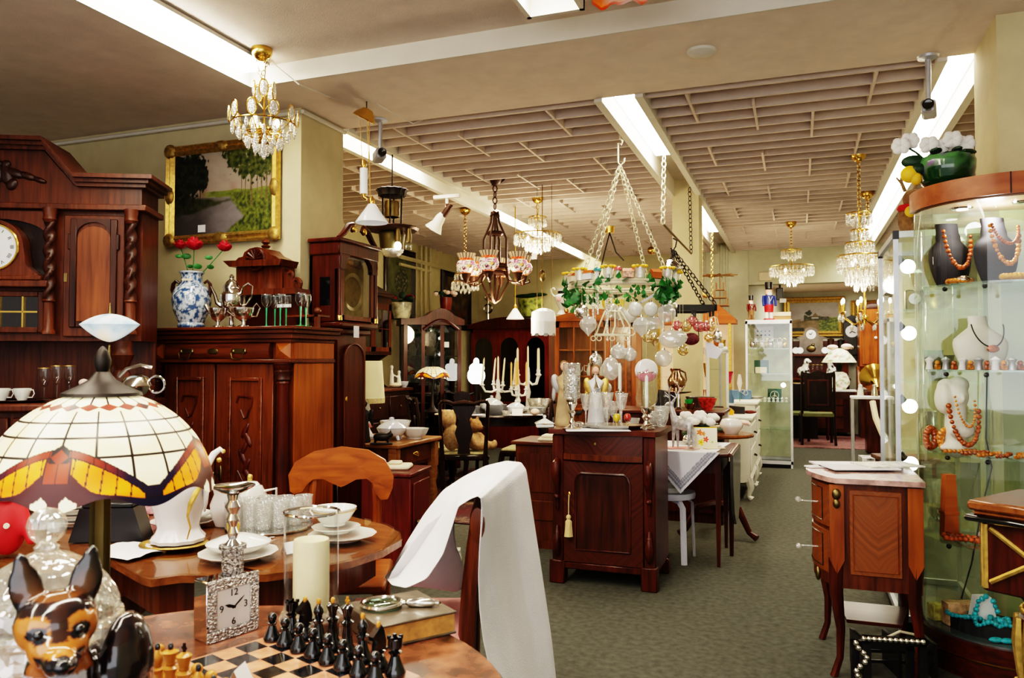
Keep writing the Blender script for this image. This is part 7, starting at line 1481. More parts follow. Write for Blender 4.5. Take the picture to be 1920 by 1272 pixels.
for lb,px,py,r,m,d,sh in(('silver sequinned ball bauble at the end of the ring near the urn',1091,585,14,mMerc,5.35,'ball'),('large clear onion shaped glass bauble under the sequinned ball',1103,609,17,mBaub,5.25,'onion'),('pale clear glass bauble beside the long icicle',1147,583,14,mBaub,5.5,'ball'),('second pale bauble partly behind the first one in the white hanger',1163,588,13,mBaub,5.6,'ball'),('white glass bauble with a pink band',1191,580,14,mBaubW,5.35,'ball'),('plain white bauble below the pink banded one',1182,593,13,mBaubW,5.5,'ball'),('white bauble with a frosted waist under the little roof',1220,580,13.5,mBaubW,5.3,'ball'),('clear glass bauble with silver top near the dark rack',1250,588,17,mBaub,5.3,'ball'),('small clear bauble above the one with silver top',1258,574,12,mMerc,5.45,'ball'),('clear onion glass bauble left of the pair with swirls',1203,611,17,mBaub,5.2,'onion'),('swirled clear bauble right of the onion one',1224,606,15,mBaub,5.35,'disc'),('large frosted disc shaped glass bauble above the striped lantern',1260,636,20,mBaub,5.15,'disc'),('pointed clear bauble behind the large frosted disc',1275,634,14,mBaub,5.35,'onion'),('golden mirrored bauble under the onion pair',1215,632,11,mBaubG,5.5,'ball'),('dark golden pointed bauble beside the mirrored one',1227,637,10,mBaubG,5.6,'onion'),('wavy white cloud bauble hanging under the white hanger',1159,660,14,mBaub,5.2,'wave'),('wavy white cloud bauble at the end of the cloud group',1181,665,13,mBaub,5.25,'wave'),('middle wavy white bauble of the cloud group',1169,663,11,mBaub,5.35,'wave'),('netted silver glass egg hanging over the white angel',1117,678,12,mMerc,5.2,'egg'),('clear glass shell with a small figure inside beside the angel',1145,692,17,mBaub,5.15,'egg'),('swirled crystal ball hanging just above the goblets',1135,728,12,mBaub,5.1,'ball'),('clear glass lantern ball with snow inside near the copper jug',1244,672,16,mBaub,5.2,'ball'),('amber gold clear ball hanging alone below the purse',1281,657,10.5,mBaubG,5.6,'ball')):bauble(lb,px,py,r,m,d,sh)
for lb,px,py,r,m,sh in(('dark pink bauble at the left of the rack',1270,611,9.5,mBaubP,'ball'),('pale gold bauble between two pink ones on the rack',1286,612,11,mBaubG,'ball'),('pink bauble highest on the rack',1298,603,10,mBaubP,'ball'),('big rose pink bauble on the rack',1312,613,12,mBaubP,'disc'),('small pink bauble beside the big rose one',1324,613,9,mBaubP,'ball'),('golden clock like bauble at the right end of the rack',1329,634,9,mBaubG,'onion'),('silver bell bauble at the far right end of the rack',1345,631,9,mMerc,'egg'),('gold ornament above the silver bell',1333,612,8,mBaubG,'egg')):bauble(lb,px,py,r,m,6.2,sh,up=W(1300,588,6.2).z)
for lb,px,y0,y1 in(('long clear glass icicle over the white hanger',1120,550,590),('white blue icicle strip slanting by the onion bauble',1112,568,605),('dark silver icicle hanging by the red flowers',1101,555,572),('pale ribbon hanging through the white hanger',1138,556,640),('clear prism strip by the frosted disc bauble',1243,570,640)):
 a,c=W(px,y0,5.3),W(px+1,y1,5.3);t=thing('hanging_icicle',lb,'ornament',a);part('prism',B().tube([(0,0,0),c-a],[.011,.007],5),mDrop,t,smooth=False);thread(t,0,max(.01,RZ.z-.03-a.z))
p=W(1148,628,5.3);t=thing('white_hanger','white painted wire hanger rack with scrolled hooks under the ring','hanger',p,YAW);b=B().box(-.12,-.012,-.008,.12,.012,.008).ring((.13,0,.02),.025,.005,16,5,'y')
for x,tx in((-.11,-.05),(-.06,-.02),(-.0,.02),(.06,.04),(.10,.06)):b.tube([(x,0,0),(x+.02,0,.06),(tx,0,.16)],.006,6)
for x in(-.13,-.09,.0,.1):b.ring((x,0,-.025),.016,.004,12,5,'y')
b.tube([(-.05,0,.16),(.06,0,.16)],.006).tube([(0,0,.16),(0,0,RZ.z-p.z)],.003);part('rack',b,mChainW,t)
p=W(1228,555,5.2);t=thing('little_roof','small white wooden bird house roof hanging under the ring','ornament',p,YAW);part('roof',B().prism([(-.10,-.04),(-.09,-.05),(0,.0),(.075,-.035),(.085,-.025),(0,.018)],'y',-.03,.03),mWhiteB,t);thread(t,.01,max(.03,RZ.z-.03-p.z))
p=W(1212,695,5.0);t=thing('hanging_disc','white and pink glowing disc shaped glass ornament beside the hurricane glass','ornament',p,YAW);part('disc',B().sph((0,0,0),(.075,.02,.075),28,16),mPaintG,t,paint=lambda c:(.72,.25,.32)if c.z<.02-abs(c.x)*.6-.01 and c.z>-.5 else(.82,.78,.76));thread(t,.075,RZ.z-p.z)
P6=lambda px,py,d=6.2:W(px,py,d)
base=P6(1303,578);t=thing('pot_rack','dark hanging rack with hooks on black chains beside the ivy ring','hanging rack',base,YAW);inv=MX.Rotation(-YAW,3,'Z');Lc=lambda px,py,d=6.2:inv@(W(px,py,d)-base)
part('bar',B().box(-.21,-.012,-.022,.175,.012,.028).box(-.21,.33,-.022,.175,.354,.028).box(-.21,-.012,-.022,-.19,.354,.028).box(.155,-.012,-.022,.175,.354,.028),mBlack,t);b=B()
for x in(-.18,-.15,-.02,.0,.12,.145):b.box(x-.008,-.006,-.07,x+.008,.006,-.02)
part('hooks',b,mBlack,t);ap=Lc(1262,470)
for q in((-.2,0,.03),(.165,0,.03),(-.2,.34,.03),(.165,.34,.03)):part('chain',B().chain(ap,q,.05,.005),mIron,t)
part('top_hook',B().tube([ap+V((0,0,.10)),ap+V((.03,0,.08)),ap+V((.02,0,.03)),ap,ap+V((-.02,0,.02))],.006),mIron,t);e=Lc(1258,512);part('s_hook',B().tube([ap,e+V((.03,0,.06)),e+V((.03,0,.0)),e+V((0,0,-.03)),e+V((-.02,0,.0))],.006),mIron,t)
a,c=W(1243,420,6.2),W(1296,476,7.2)
solo('brass_rod',B().tube([(0,0,0),c-a],.009),mBrassD,'slanting brass rod slung between two chains by the square column','rod',a)
top=W(1245,292,6.2);solo('ivory_chain',B().chain((0,0,0),a-top,.055,.006),mChainW,'ivory coloured chain hanging from the light trough','chain',top)
top=W(1293,352,7.2);solo('dark_chain',B().chain((0,0,0),c-top,.05,.004),mIron,'thin dark chain hanging in front of the square column','chain',top)
for px,y0,y1,lb in((1335,436,560,'thin golden chain hanging beyond the square column'),(1316,436,540,'faint golden bead chain close to the square column')):q0,q1=W(px,y0,9.6),W(px,y1,9.6);solo('hanging_chain',B().chain((0,0,0),q1-q0,.045,.0032),mGold,lb,'chain',q0)
t=thing('hanging_purse','dark red beaded half round purse hanging from the rack','purse',P6(1296,636));part('bag',B().sph((0,0,0),(.065,.02,.05),18,12),M('beadwork',(.10,.005,.012),.3,var=.9,vs=90,bump=.6,bs=120),t);part('strap',B().tube([(0.06,0,.02),(.05,0,.15),(.02,0,.20)],.004),mBlack,t)
solo('hanging_cloth',B().prism([(-.03,.06),(.02,.05),(.10,-.02),(.06,-.08),(-.02,-.06)],'y',-.01,.01),mWhiteB,'white cloth fan shape hanging below the golden baubles','ornament',P6(1330,655))
t=thing('whisk_ornament','white wire whisk shaped hanger at the end of the rack','ornament',P6(1338,600));b=B();[b.tube([(0,0,.03),(.03*cos(a),.03*sin(a),.01),(.04*cos(a),.04*sin(a),-.05)],.003)for a in(0,1.05,2.1,3.14,4.2,5.2)];part('wires',b,mChainW,t)
t=thing('hanging_shell_charm','white shell chime cluster hanging under the silver bell','ornament',P6(1352,655));b=B();[b.sph((x,0,z),(.022,.015,.022))for x,z in((-.03,0),(0,-.01),(.03,.0),(.0,.03))];part('shells',b,mChina,t)
x0,x1,y0,y1,zt=.45,.86,4.30,5.10,2.0
t=thing('glass_showcase','tall aluminium framed glass showcase with round lamps along the aisle','display cabinet',((x0+x1)/2,(y0+y1)/2,0));hx,hy=(x1-x0)/2,(y1-y0)/2;b=B()
for sx in(-1,1):
 for sy in(-1,1):b.box(sx*hx-.022*(sx>0),sy*hy-.022*(sy>0),.0,sx*hx+.022*(sx<0),sy*hy+.022*(sy<0),zt)
for z in(.06,zt-.03):b.box(-hx,-hy,z,hx,-hy+.022,z+.03).box(-hx,hy-.022,z,hx,hy,z+.03).box(-hx,-hy,z,-hx+.022,hy,z+.03).box(hx-.022,-hy,z,hx,hy,z+.03)
part('frame',b,mAlu,t);part('base',B().box(-hx+.01,-hy+.01,.0,hx-.01,hy-.01,.06),mBlack,t);b=B()
for sx in(-1,1):
 for sy in(-1,1):b.box(sx*hx-.026,sy*hy-.026,zt-.002,sx*hx+.026,sy*hy+.026,zt+.004)if 0 else b.box(sx*(hx-.012)-.014,sy*(hy-.012)-.014,zt-.04,sx*(hx-.012)+.014,sy*(hy-.012)+.014,zt+.003)
part('corner_caps',b,mBlack,t)
part('panes',B().box(-hx+.01,-hy+.02,.09,-hx+.014,hy-.02,zt-.03).box(-hx+.02,-hy+.008,.09,hx-.02,-hy+.012,zt-.03).box(-hx+.02,hy-.012,.09,hx-.02,hy-.008,zt-.03),mPane,t,label='clear glass panes')
part('top_pane',B().box(-hx+.02,-hy+.02,zt-.02,hx-.02,hy-.02,zt-.012),mShelfG,t)
for z in(.52,.90,1.24,1.60):part('shelf',B().box(-hx+.02,-hy+.02,z,hx-.02,hy-.02,z+.008),mShelfG,t)
for k,z in enumerate((1.83,1.49,1.12,.83)):sp=part('lamp',B().sph((-hx+.075,-hy+.09,z),.036,16,10),mBulbW,t,label='round glowing lamp');part('socket',B().tube([(-hx+.025,-hy+.09,z+.05),(-hx+.05,-hy+.09,z+.02)],.018,8),mBlackG,sp)
SH=lambda x,y,z:V(((x0+x1)/2+x,(y0+y1)/2+y,z))
rr=random.Random(21)
for k,(z,lb,m)in enumerate(((.529,'silver dish low in the tall showcase',mSilver),(.909,'crystal bowl on the second shelf of the tall showcase',mCutF),(1.249,'dark bronze vase in the middle of the tall showcase',mIron),(1.609,'gold rimmed cup high in the tall showcase',mGold))):
 bowl('showcase_dish',lb,SH(.02,-.2,z),.07,.08+.05*(k==2),m,'dish');bowl('showcase_vase',lb.replace('dish','jug').replace('bowl','vase').replace('bronze vase','green glass').replace('cup','jar')+' farther back',SH(.05,.18,z),.05,.16,(mCutF,mSilver,mTealG,mChina)[k],'vase')
t=thing('carriage_clock','small brass clock with white dial on the top shelf of the tall showcase','clock',SH(-.06,.05,1.609),0);part('case',B().box(-.045,-.03,0,.045,.03,.13,.008),mBrassD,t);d=part('dial',B().at(MX.Translation((0,-.031,.08))@MX.Rotation(pi/2,4,'X')).lathe([(0,0),(.03,0),(0,.003)],20),mPaper,t);hand(d,.6,.022,.002,mBlack,(0,.08),-.036)
t=thing('plush_reindeer','brown plush reindeer with red scarf sitting on the tall showcase','plush toy',SH(-.10,-.15,zt+.004),R(35));blob('body',[('e',(0,0,.09),(.06,.055,.09)),('c',(.03,-.04,.04),(.05,-.12,.03),.028,.024),('c',(-.03,-.04,.04),(-.05,-.12,.03),.028,.024),('e',(0,-.02,.2),(.045,.05,.05)),('e',(0,-.075,.19),(.028,.03,.026))],.009,mFurB,t)
for sg in(-1,1):part('antler',B().tube([(sg*.025,0,.24),(sg*.05,0,.29),(sg*.045,0,.34)],[.010,.009,.004],6).tube([(sg*.045,0,.28),(sg*.08,0,.31)],[.008,.004],6),mFur,t)
part('scarf',B().ring((0,-.01,.15),.05,.018,18,6),mRed,t);part('bow',B().sph((-.05,-.06,.12),(.03,.02,.03)),mYel,t,label='orange yellow bow')
t=thing('white_plush','white plush figure half hidden behind the curved cabinet top','plush toy',SH(.06,-.2,zt+.004));blob('body',[('e',(0,0,.1),(.06,.05,.1)),('e',(0,0,.23),(.05,.045,.05)),('e',(.03,0,.29),(.015,.01,.02)),('e',(-.03,0,.29),(.015,.01,.02))],.01,mPetal,t)
VC,VR=V((.875,4.084)),.365;zt=2.135
def arcp(r,a0=pi,a1=2*pi,n=32):return[(r*cos(a0+(a1-a0)*k/n),r*sin(a0+(a1-a0)*k/n))for k in range(n+1)]
t=thing('curved_showcase','half round glass jewellery showcase with cherry wood top and base','display cabinet',(VC.x,VC.y,0))
part('base',B().prism(arcp(VR),'z',0,.155),mMahogX,t);part('brass_line',B().tube([(x,y,.085)for x,y in arcp(VR+.001)],.004,5),mBrass,t);part('plinth_mirror',B().prism(arcp(VR-.02),'z',.155,.165),glass('base_glass',(.6,.75,.72),.2,.7,haze=.4,hc=(.20,.26,.26)),t)
part('top',B().prism(arcp(VR+.012),'z',zt-.09,zt),mCherry,t);part('soffit',B().prism(arcp(VR-.01),'z',zt-.098,zt-.09),M('soffit_brown',(.30,.17,.09),.3,coat=.4),t)
part('seam',B().tube([(-.045,-VR-.010,zt-.09),(-.045,-VR-.010,zt)],.003,4),mDark,t)
rows=[[(x,y,z)for x,y in arcp(VR-.006)]for z in(.165,zt-.098)];part('curved_pane',B().surf(rows),mPane,t,label='curved clear glass')
for z in(.55,.94,1.31,1.69):part('shelf',B().prism(arcp(VR-.03),'z',z-.008,z),mShelfG,t)
for x,y in((-.18,-.13),(.04,-.2)):sp=part('downlight',B().lathe([(.045,zt-.098),(.042,zt-.104),(.028,zt-.105),(0,zt-.105)],20,(x,y,0)),mChrome,t);part('bulb',B().lathe([(0,zt-.1055),(.024,zt-.107),(0,zt-.108)],14,(x,y,0)),mBulbW if x<-.1 else mSilver,sp)
part('back_panel',B().box(-.36,.0,.165,.36,.006,zt-.098),glass('back_glass',(.80,.86,.74),.06,.4,haze=.10,hc=(.55,.58,.42)),t)
b=B()
for a in(R(214),R(246),R(278)):
 for z in(.53,.92,1.29,1.67):b.sph((cos(a)*(VR-.05),sin(a)*(VR-.05),z),.011,8,6)
part('shelf_clips',b,mBlack,t)
def CV(px,d,z,m=.055):
 r,u=ray(px,660);rt=(CY*r-SY)/(CY+SY*r);dx=VC.x-rt*3.9;km=sqrt(max(.0009,(VR-.02-m)**2-dx*dx));y=VC.y-.03-(km-.03)*clamp((3.62-d)/.5)
 return V((rt*y,y,z))
def beads(b,pts,r,jit=.25,seed=0):
 rr=random.Random(seed);pts=[V(p)for p in pts];L=0
 for a,c in zip(pts,pts[1:]):
  n=max(1,int((c-a).length/(r*1.7)))
  for i in range(n):k=r*(1+jit*(rr.random()-.4));b.sph(a.lerp(c,i/n),(k,k*.9,k),8,5)
 return b
def bust(label,loc,h,mat,rz=0,ww=1):
 t=thing('necklace_bust',label,'display bust',loc,rz);rows=[]
 for j in range(15):
  v=j/14;z=h*v;w=(.085+.045*sin(min(v*2.2,1)*pi/2)if v<.55 else .13-(v-.55)/.25*.085 if v<.8 else .045)*h/.26*(ww if v<.75 else 1);d=w*(.45 if v<.6 else .6);y=-.02*sin(v*2)+.05*v
  rows.append([(w*cos(a),d*sin(a)+y,z)for a in[2*pi*k/24 for k in range(24)]])
 b=B().surf(rows,True);b.f([b.bm.verts[i]for i in range(0)])if 0 else None;b.bm.verts.ensure_lookup_table();b.f([b.bm.verts[14*24+k]for k in range(24)]);b.f([b.bm.verts[k]for k in range(23,-1,-1)])
 part('torso',b,mat,t,ang=60);return t
def loop(w,h,z,y,n=22,flat=.0):return[(w*cos(pi+pi*k/n),y-.035*sin(pi*k/n),z-h*sin(pi*k/n))for k in range(n+1)]
for lb,px,d,mt,kk in(('black velvet bust wearing an amber chip necklace',1785,3.50,mAmberD,0),('black velvet bust wearing two amber bead necklaces',1872,3.36,mAmber,1)):
 p=CV(px,d,1.6915);rz=YAW;bust(lb,p,.29,mVelvet,rz,.66)
 q=p+V((0,0,.0));n=thing('amber_necklace',('chunky amber chip necklace on the first black bust','long amber bead necklace on the second black bust')[kk],'necklace',q,rz);b=beads(B(),loop(.06,.17,.245,-.052),.010,.5,3);part('beads',b,mt,n)
 if kk:n=thing('amber_necklace','short amber necklace with pale tube bead on the second black bust','necklace',q,rz);part('beads',beads(B(),loop(.055,.09,.25,-.058),.008,.3,4),mAmberD,n)
for k,(px,d,z)in enumerate(((1905,3.12,1.691),(1800,3.35,1.691))):solo('amber_bracelet',beads(B(),[(.045*cos(a),.045*sin(a),.012)for a in[i*.35 for i in range(19)]],.012,.3,k).at(),mYelC if k==0 else mAmber,('yellow amber beads lying at the picture edge on the top glass shelf','amber bead ring lying before the first black bust')[k],'bracelet',CV(px,d,z+.004))
solo('silver_brooch',B().sph((0,0,.02),(.03,.015,.02)).sph((.0,-.012,.02),(.015,.008,.01)),mSilver,'silver brooch with dark stone between the black busts','brooch',CV(1808,3.28,1.691))
bust('white bust wearing a dark cord with oval amber pendant',CV(1840,3.42,1.3105),.24,mWhite,YAW);n=thing('cord_necklace','dark cord necklace with oval amber pendant on the white bust','necklace',CV(1840,3.42,1.3105),YAW);part('cord',B().tube(loop(.07,.10,.20,-.045),.003),mIron,n);part('pendant',B().sph((0,-.085,.092),(.028,.01,.017)),mAmberD,n)
rr=random.Random(9)
for k in range(12):
 px=1742+k*15.5;solo('ring_stand',B().box(-.012,-.01,0,.012,.01,.022,.003).sph((0,0,.03),.012,8,6)if k%2 else B().lathe([(0,0),(.016,0),(.012,.03),(.02,.045),(0,.06)],10),(mPaper,mAmber,mAlu,mAmberD)[k%4],f'{ORD[k]} little ring stand along the edge of the middle glass shelf','ring stand',CV(px,3.36-.22*sin(min(k,11)/11*pi*.7),1.3105),YAW,'ring stands on the middle shelf')
t=thing('jewellery_bust','white sculpted jewellery head with amber chains on the lower glass shelf','display bust',CV(1790,3.42,.9405),YAW);blob('head',[('c',(0,0,.02),(0,0,.2),.05,.045),('e',(0,0,.02),(.075,.06,.025)),('e',(0,-.005,.25),(.052,.055,.065)),('e',(-.055,0,.24),(.035,.045,.07)),('e',(.02,.01,.30),(.045,.045,.04)),('e',(-.03,.02,.29),(.04,.04,.04)),('e',(0,-.06,.24),(.010,.012,.02)),('e',(.0,-.05,.1),(.06,.03,.04))],.008,mWhite,t,sm=4)
n=thing('amber_necklace','long amber and brown bead necklace on the white head','necklace',CV(1790,3.40,.9405),YAW);part('beads',beads(B(),loop(.065,.17,.21,-.06),.011,.4,6),mAmberD,n);n=thing('amber_necklace','fine pale amber necklace worn high on the white head','necklace',CV(1790,3.40,.9405),YAW);part('beads',beads(B(),loop(.042,.13,.25,-.07),.006,.3,7),mAmber,n)
for k,(px,m,r)in enumerate(((1743,mAmberD,.022),(1774,mAmber,.034))):solo('amber_cuff',beads(B(),[(r*cos(a),0,.05+.042*sin(a))for a in[i*.42 for i in range(16)]],.017,.3,k),m,('dark amber cuff bracelet standing on edge','large bright amber cuff bracelet beside the white head')[k],'bracelet',CV(px,3.42-.12*k,.944),YAW)
for k in range(5):solo('amber_strand',beads(B(),[(-.07,0,.009),(-.02,-.015,.009),(.03,.01,.009),(.08,0,.009)],.009,.4,k),(mAmber,mAmberD)[k%2],f'{ORD[k]} amber strand lying along the lower glass shelf edge','necklace',CV(1800+27*k,3.2-.03*k,.9435),YAW+.2*k,'amber strands on the lower shelf')
for k in range(4):solo('amber_strand',beads(B(),[(-.11,.03*k,.013),(-.04,-.02+.03*k,.015),(.03,-.03+.03*k,.014),(.12,.0+.03*k,.013)],.0105,.5,k),mAmberD if k%2 else M('orange_coral%d'%k,(.55,.11,.015),.2,coat=.6,var=.5,vs=50),f'{ORD[k]} orange necklace row lying on the fourth glass shelf','necklace',CV(1822,3.30,.5505),0,'orange necklaces on the fourth shelf')
solo('shell',B().sph((0,0,.025),(.045,.03,.025)),mPetalP,'pale shell lying behind the orange necklaces','shell',CV(1848,3.45,.5505))
t=thing('wooden_tower','slim orange wooden tower stand on the fourth glass shelf','stand',CV(1775,3.55,.5505),YAW);part('shaft',B().prism([(-.035,0),(.035,0),(.022,.28),(-.022,.28)],'y',-.02,.02),mOrnO,t);part('collar',B().box(-.034,-.025,.10,.034,.025,.112),mOrnO,t)
for k,(px,w,h,m,lb)in enumerate(((1757,.05,.07,M('yellow_print',(.75,.62,.15),.5,var=.5,vs=30),'yellow printed box low in the curved showcase'),(1795,.075,.10,M('orange_print',(.70,.40,.22),.5,var=.6,vs=30),'cream and orange printed box behind the turquoise necklaces'),(1830,.05,.035,mRedW,'small red box behind the turquoise beads in the curved showcase'))):solo('printed_box',B().box(-w,-.03,0,w,.03,h,.003),m,lb,'box',CV(px,3.5-.03*k,.166),YAW)
solo('velvet_pad',B().prism([(x*.23,y*.16)for x,y in arcp(1,pi,2*pi,16)]+[(.22,.05),(-.22,.05)],'z',0,.05),mVelvet,'curved black velvet display pad at the bottom of the curved showcase','display pad',V((VC.x-.03,VC.y-.115,.166)),R(-8))
for k,(px,d,r,lb)in enumerate(((1795,3.30,.055,'turquoise bead ring necklace on the black velvet pad'),(1845,3.22,.05,'thick turquoise bead necklace tumbled on the velvet pad'),(1865,3.3,.035,'second coil of turquoise beads by the white stand'))):solo('turquoise_necklace',beads(B(),[(r*cos(a),r*sin(a)*.8,.062+.012*sin(a*3)*(k>0))for a in[i*.3 for i in range(22)]]+([(.1,-.06,.062),(.13,-.09,.062)]if k==1 else[]),.0095,.4,k),mTurq,lb,'necklace',CV(px,d,.166))
t=thing('turquoise_stand','white display stand draped with turquoise beads','display stand',CV(1835,3.36,.218),YAW);part('stand',B().prism([(-.05,0),(.05,0),(.025,.10),(-.03,.10)],'y',-.02,.03),mPaper,t);part('beads',beads(B(),[(-.05,-.025,.03),(-.035,-.025,.085),(0,-.022,.105),(.03,-.025,.085),(.055,-.028,.02)],.011,.3,2),mTurq,t)
solo('coral_clip',B().sph((0,0,.012),(.03,.015,.012)).sph((.04,-.01,.012),(.03,.015,.012)),mTurq,'turquoise and red bead clip lying before the velvet pad','clip',CV(1858,3.08,.166,.04),.3)
solo('lamp_cable',B().tube([CV(1850,3.5,1.3),CV(1846,3.5,1.0),CV(1856,3.45,.88),CV(1838,3.4,.72),CV(1815,3.38,.45),CV(1795,3.35,.29)],.003),mBlack,'thin black cable running down inside the curved showcase','cable')
p=PZ(1780,3.52,zt+.001)
t=thing('flower_pot','green glazed round flower pot with white and yellow blooms on the curved showcase','flower pot',p)
part('pot',B().lathe(rs([(.08,0),(.105,.03),(.118,.08),(.12,.12),(.112,.14),(.106,.135),(.10,.09)],5),64),mPaintG,t,paint=lambda c:mix((.006,.05,.012),mix((.10,.26,.09),(.16,.10,.22),clamp(NZ.noise(c*25)*3-.6)),clamp((c.z-.075)*18+1.3*NZ.noise(c*22))))
b=B();c=B();rr=random.Random(3)
for k,(px,pz)in enumerate(((-.075,.20),(-.03,.19),(.02,.215),(.075,.195),(-.19,.205),(-.15,.23),(.05,.18))):
 for j in range(6):g=j*1.05;b.sph((px+.022*cos(g),-.04+.02*k%.04,pz+.02*sin(g)),(.020,.012,.024),8,5,MX.Rotation(g,3,'Y'))
for k in range(14):c.sph((rr.uniform(-.11,.10),rr.uniform(-.08,.06),.145+rr.random()*.02),(.04,.02,.012),8,5,MX.Rotation(rr.random()*3,3,'Z'))
c.tube([(-.08,-.03,.12),(-.13,-.04,.17),(-.17,-.04,.2)],.005).sph((-.14,-.03,.13),(.05,.02,.03)).sph((-.12,-.05,.09),(.03,.02,.025))
part('white_blooms',b,mPetal,t,ang=60);part('leaves',c,mLeafD,t);part('yellow_bloom',B().sph((-.155,-.04,.07),(.04,.03,.04)).sph((-.13,-.05,.045),(.025,.02,.03)),mYel,t)
CX0,CX1,CY0,CY1,CH=.14,.472,3.62,4.13,.85
t=thing('marble_commode','bow fronted walnut commode with rose marble top and slender curved legs','commode',((CX0+CX1)/2,(CY0+CY1)/2,0));hx,hy=.166,.255
bow=lambda k,o=0:(-hx-.085*sin(pi*k/12)-o,-hy+2*hy*k/12)
fr=[bow(k)for k in range(13)]
part('body',B().prism(fr+[(hx,hy),(hx,-hy)],'z',.38,CH-.022),mOak,t)
part('marble_top',B().prism([bow(k,.03)for k in range(13)]+[(-hx,hy+.03),(hx+.01,hy+.02),(hx+.01,-hy-.03),(-hx-.0,-hy-.03)],'z',CH-.022,CH),mMarbR,t)
part('side_panel',B().box(-hx+.055,-hy-.006,.44,hx-.075,-hy+.002,CH-.05,.003),mFlameO,t);part('side_inlay',B().tube([(-hx+.07,-hy-.007,.46),(hx-.09,-hy-.007,.46),(hx-.09,-hy-.007,CH-.07),(-hx+.07,-hy-.007,CH-.07)],.0035,4,True),mOrange,t)
for k,z in enumerate((.43,.63)):
 q=[bow(i,.006)for i in range(1,12)]+[bow(i,-.01)for i in range(11,0,-1)];d=part('drawer',B().prism(q,'z',z,z+.18),mFlameO,t);part('inlay',B().tube([V((bow(i,.007)[0],bow(i)[1],zz_))for zz_,rg in((z+.02,range(2,11)),(z+.16,range(10,1,-1)))for i in rg],.003,4,True),mDark,d)
 part('pull',B().tube([(-hx-.06,-.12,z+.09),(-hx-.14,-.12,z+.09)],.0035).sph((-hx-.15,-.12,z+.085+.01*k),.013,8,6),mCutF,d,label='clear glass pull')
for x,y,m in((-hx,-hy,mOrange),(hx-.03,-hy,mOrange)):part('corner_panel',B().prism([(x-.022,.55),(x+.035,.55),(x+.035,CH-.03),(x-.022,CH-.03)]if 0 else[(x-.024,CH-.03),(x-.024,.50),(x+.004,.44),(x+.034,.50),(x+.034,CH-.03)],'y',y-.014,y+.01),m,t)
for x,y in((-hx+.005,-hy+.02),(hx-.025,-hy+.02),(-hx-.03,hy-.03),(hx-.025,hy-.02)):part('leg',B().tube([(x,y,.5),(x-.005,y-.008,.36),(x+.012,y,.2),(x+.008,y,.08),(x-.018,y-.012,.0)],[.034,.028,.018,.014,.016],8),mMahog,t)
part('apron',B().prism([(x,z)for x,z in((-.10,.38),(-.10,.30),(-.06,.36),(.10,.36),(.15,.28),(.15,.38))],'y',-hy,-hy+.02),mMahog,t)if 0 else None
part('mount',B().sph((-hx+.004,-hy-.018,CH-.07),(.018,.010,.024)).sph((-hx+.004,-hy-.02,CH-.11),(.014,.008,.02)).sph((-hx-.07,-.2,.42),(.012,.012,.03)),mBrassD,t,label='gilt bronze mount')
part('shelf',B().prism([(-.12,-.14),(.10,-.14),(.15,.14),(-.15,.14)],'z',.20,.215),mMahogX,t)
CM=lambda px,d,e:PZ(px,d,CH+.001+e)
for k,(px,d,w,l,m,lb,e)in enumerate(((1590,3.72,.16,.10,M('lilac_print',(.72,.66,.74),.4,var=.12,vs=8),'pale lilac newspaper at the back of the marble commode',0),(1610,3.58,.15,.08,mPaper,'white printed leaflets in a plastic sleeve on the marble top',.007),(1660,3.62,.13,.09,M('print_mix',(.74,.72,.66),.25,coat=.5,var=.35,vs=40),'glossy leaflets spread over the marble commode',.014),(1530,3.66,.05,.03,mPaper,'small white card at the tip of the marble top',.0))):solo('leaflets',B().box(-w,-l,0,w,l,.006),m,lb,'papers',CM(px,d,e),YAW+.1*k-.1)
t=thing('picture_frames','dark stacked frames with silver beaded edge leaning under the commode','frames',(.33,3.47,0),R(10));[part('frame',B().box(x0,y,0,x0+.03,y+.02,h).box(x0+.21,y,0,x0+.24,y+.02,h).box(x0,y,h-.03,x0+.24,y+.02,h).box(x0,y,0,x0+.24,y+.02,.03),mBlack,t)for x0,y,h in((-.10,0,.24),(-.13,.06,.2))];b=B();[b.sph((-.11+.02*sin(k),-.012,.012+k*.0185),.012,8,6)for k in range(12)];[b.sph((-.10+k*.02,-.012,.235),.011,8,6)for k in range(12)];part('beading',b,mSilver,t)
t=thing('iron_rack','black iron rack with tangled pale cable on the floor under the commode','rack',(.36,3.78,0),R(15));b=B();[b.box(-.14,-.08+.04*k,.06+.03*(k%3),.16,-.072+.04*k,.072+.03*(k%3))for k in range(5)];[b.box(x,-.09,0,x+.015,.09,.15)for x in(-.14,.0,.145)];part('bars',b,mBlack,t);part('cable',B().tube([(-.05,-.05,.15),(.02,-.06,.19),(.10,-.04,.17),(.16,-.02,.1),(.15,.05,.08)],.006),mPaperC,t)
p=PZ(1975,2.32,0)
t=thing('gilded_pedestal','carved wooden pedestal with gilded ornament cut by the picture edge','pedestal',p,YAW+R(35));b=B()
for z0,z1,w in((.90,.93,.175),(.885,.90,.165)):b.box(-w,-w,z0,w,w,z1,.008)
part('top',b,mTable,t);part('top_edge',B().box(-.182,-.182,.868,.182,.182,.886,.006),mBlackG,t);part('frieze',B().box(-.145,-.145,.66,.145,.145,.868,.006),mMahog,t);b=B()
for a in range(4):
 b.mv(rz=a*pi/2)
 for sg in(-1,1):b.tube([(sg*-.12,-.149,.69),(0,-.152,.77),(sg*.12,-.149,.85)],.008,6).tube([(sg*.135,-.146,.67),(sg*.135,-.146,.86)],.008,6)
 b.sph((0,-.15,.77),.02,8,6)
b.at();part('gilt_lattice',b,mGold,t)
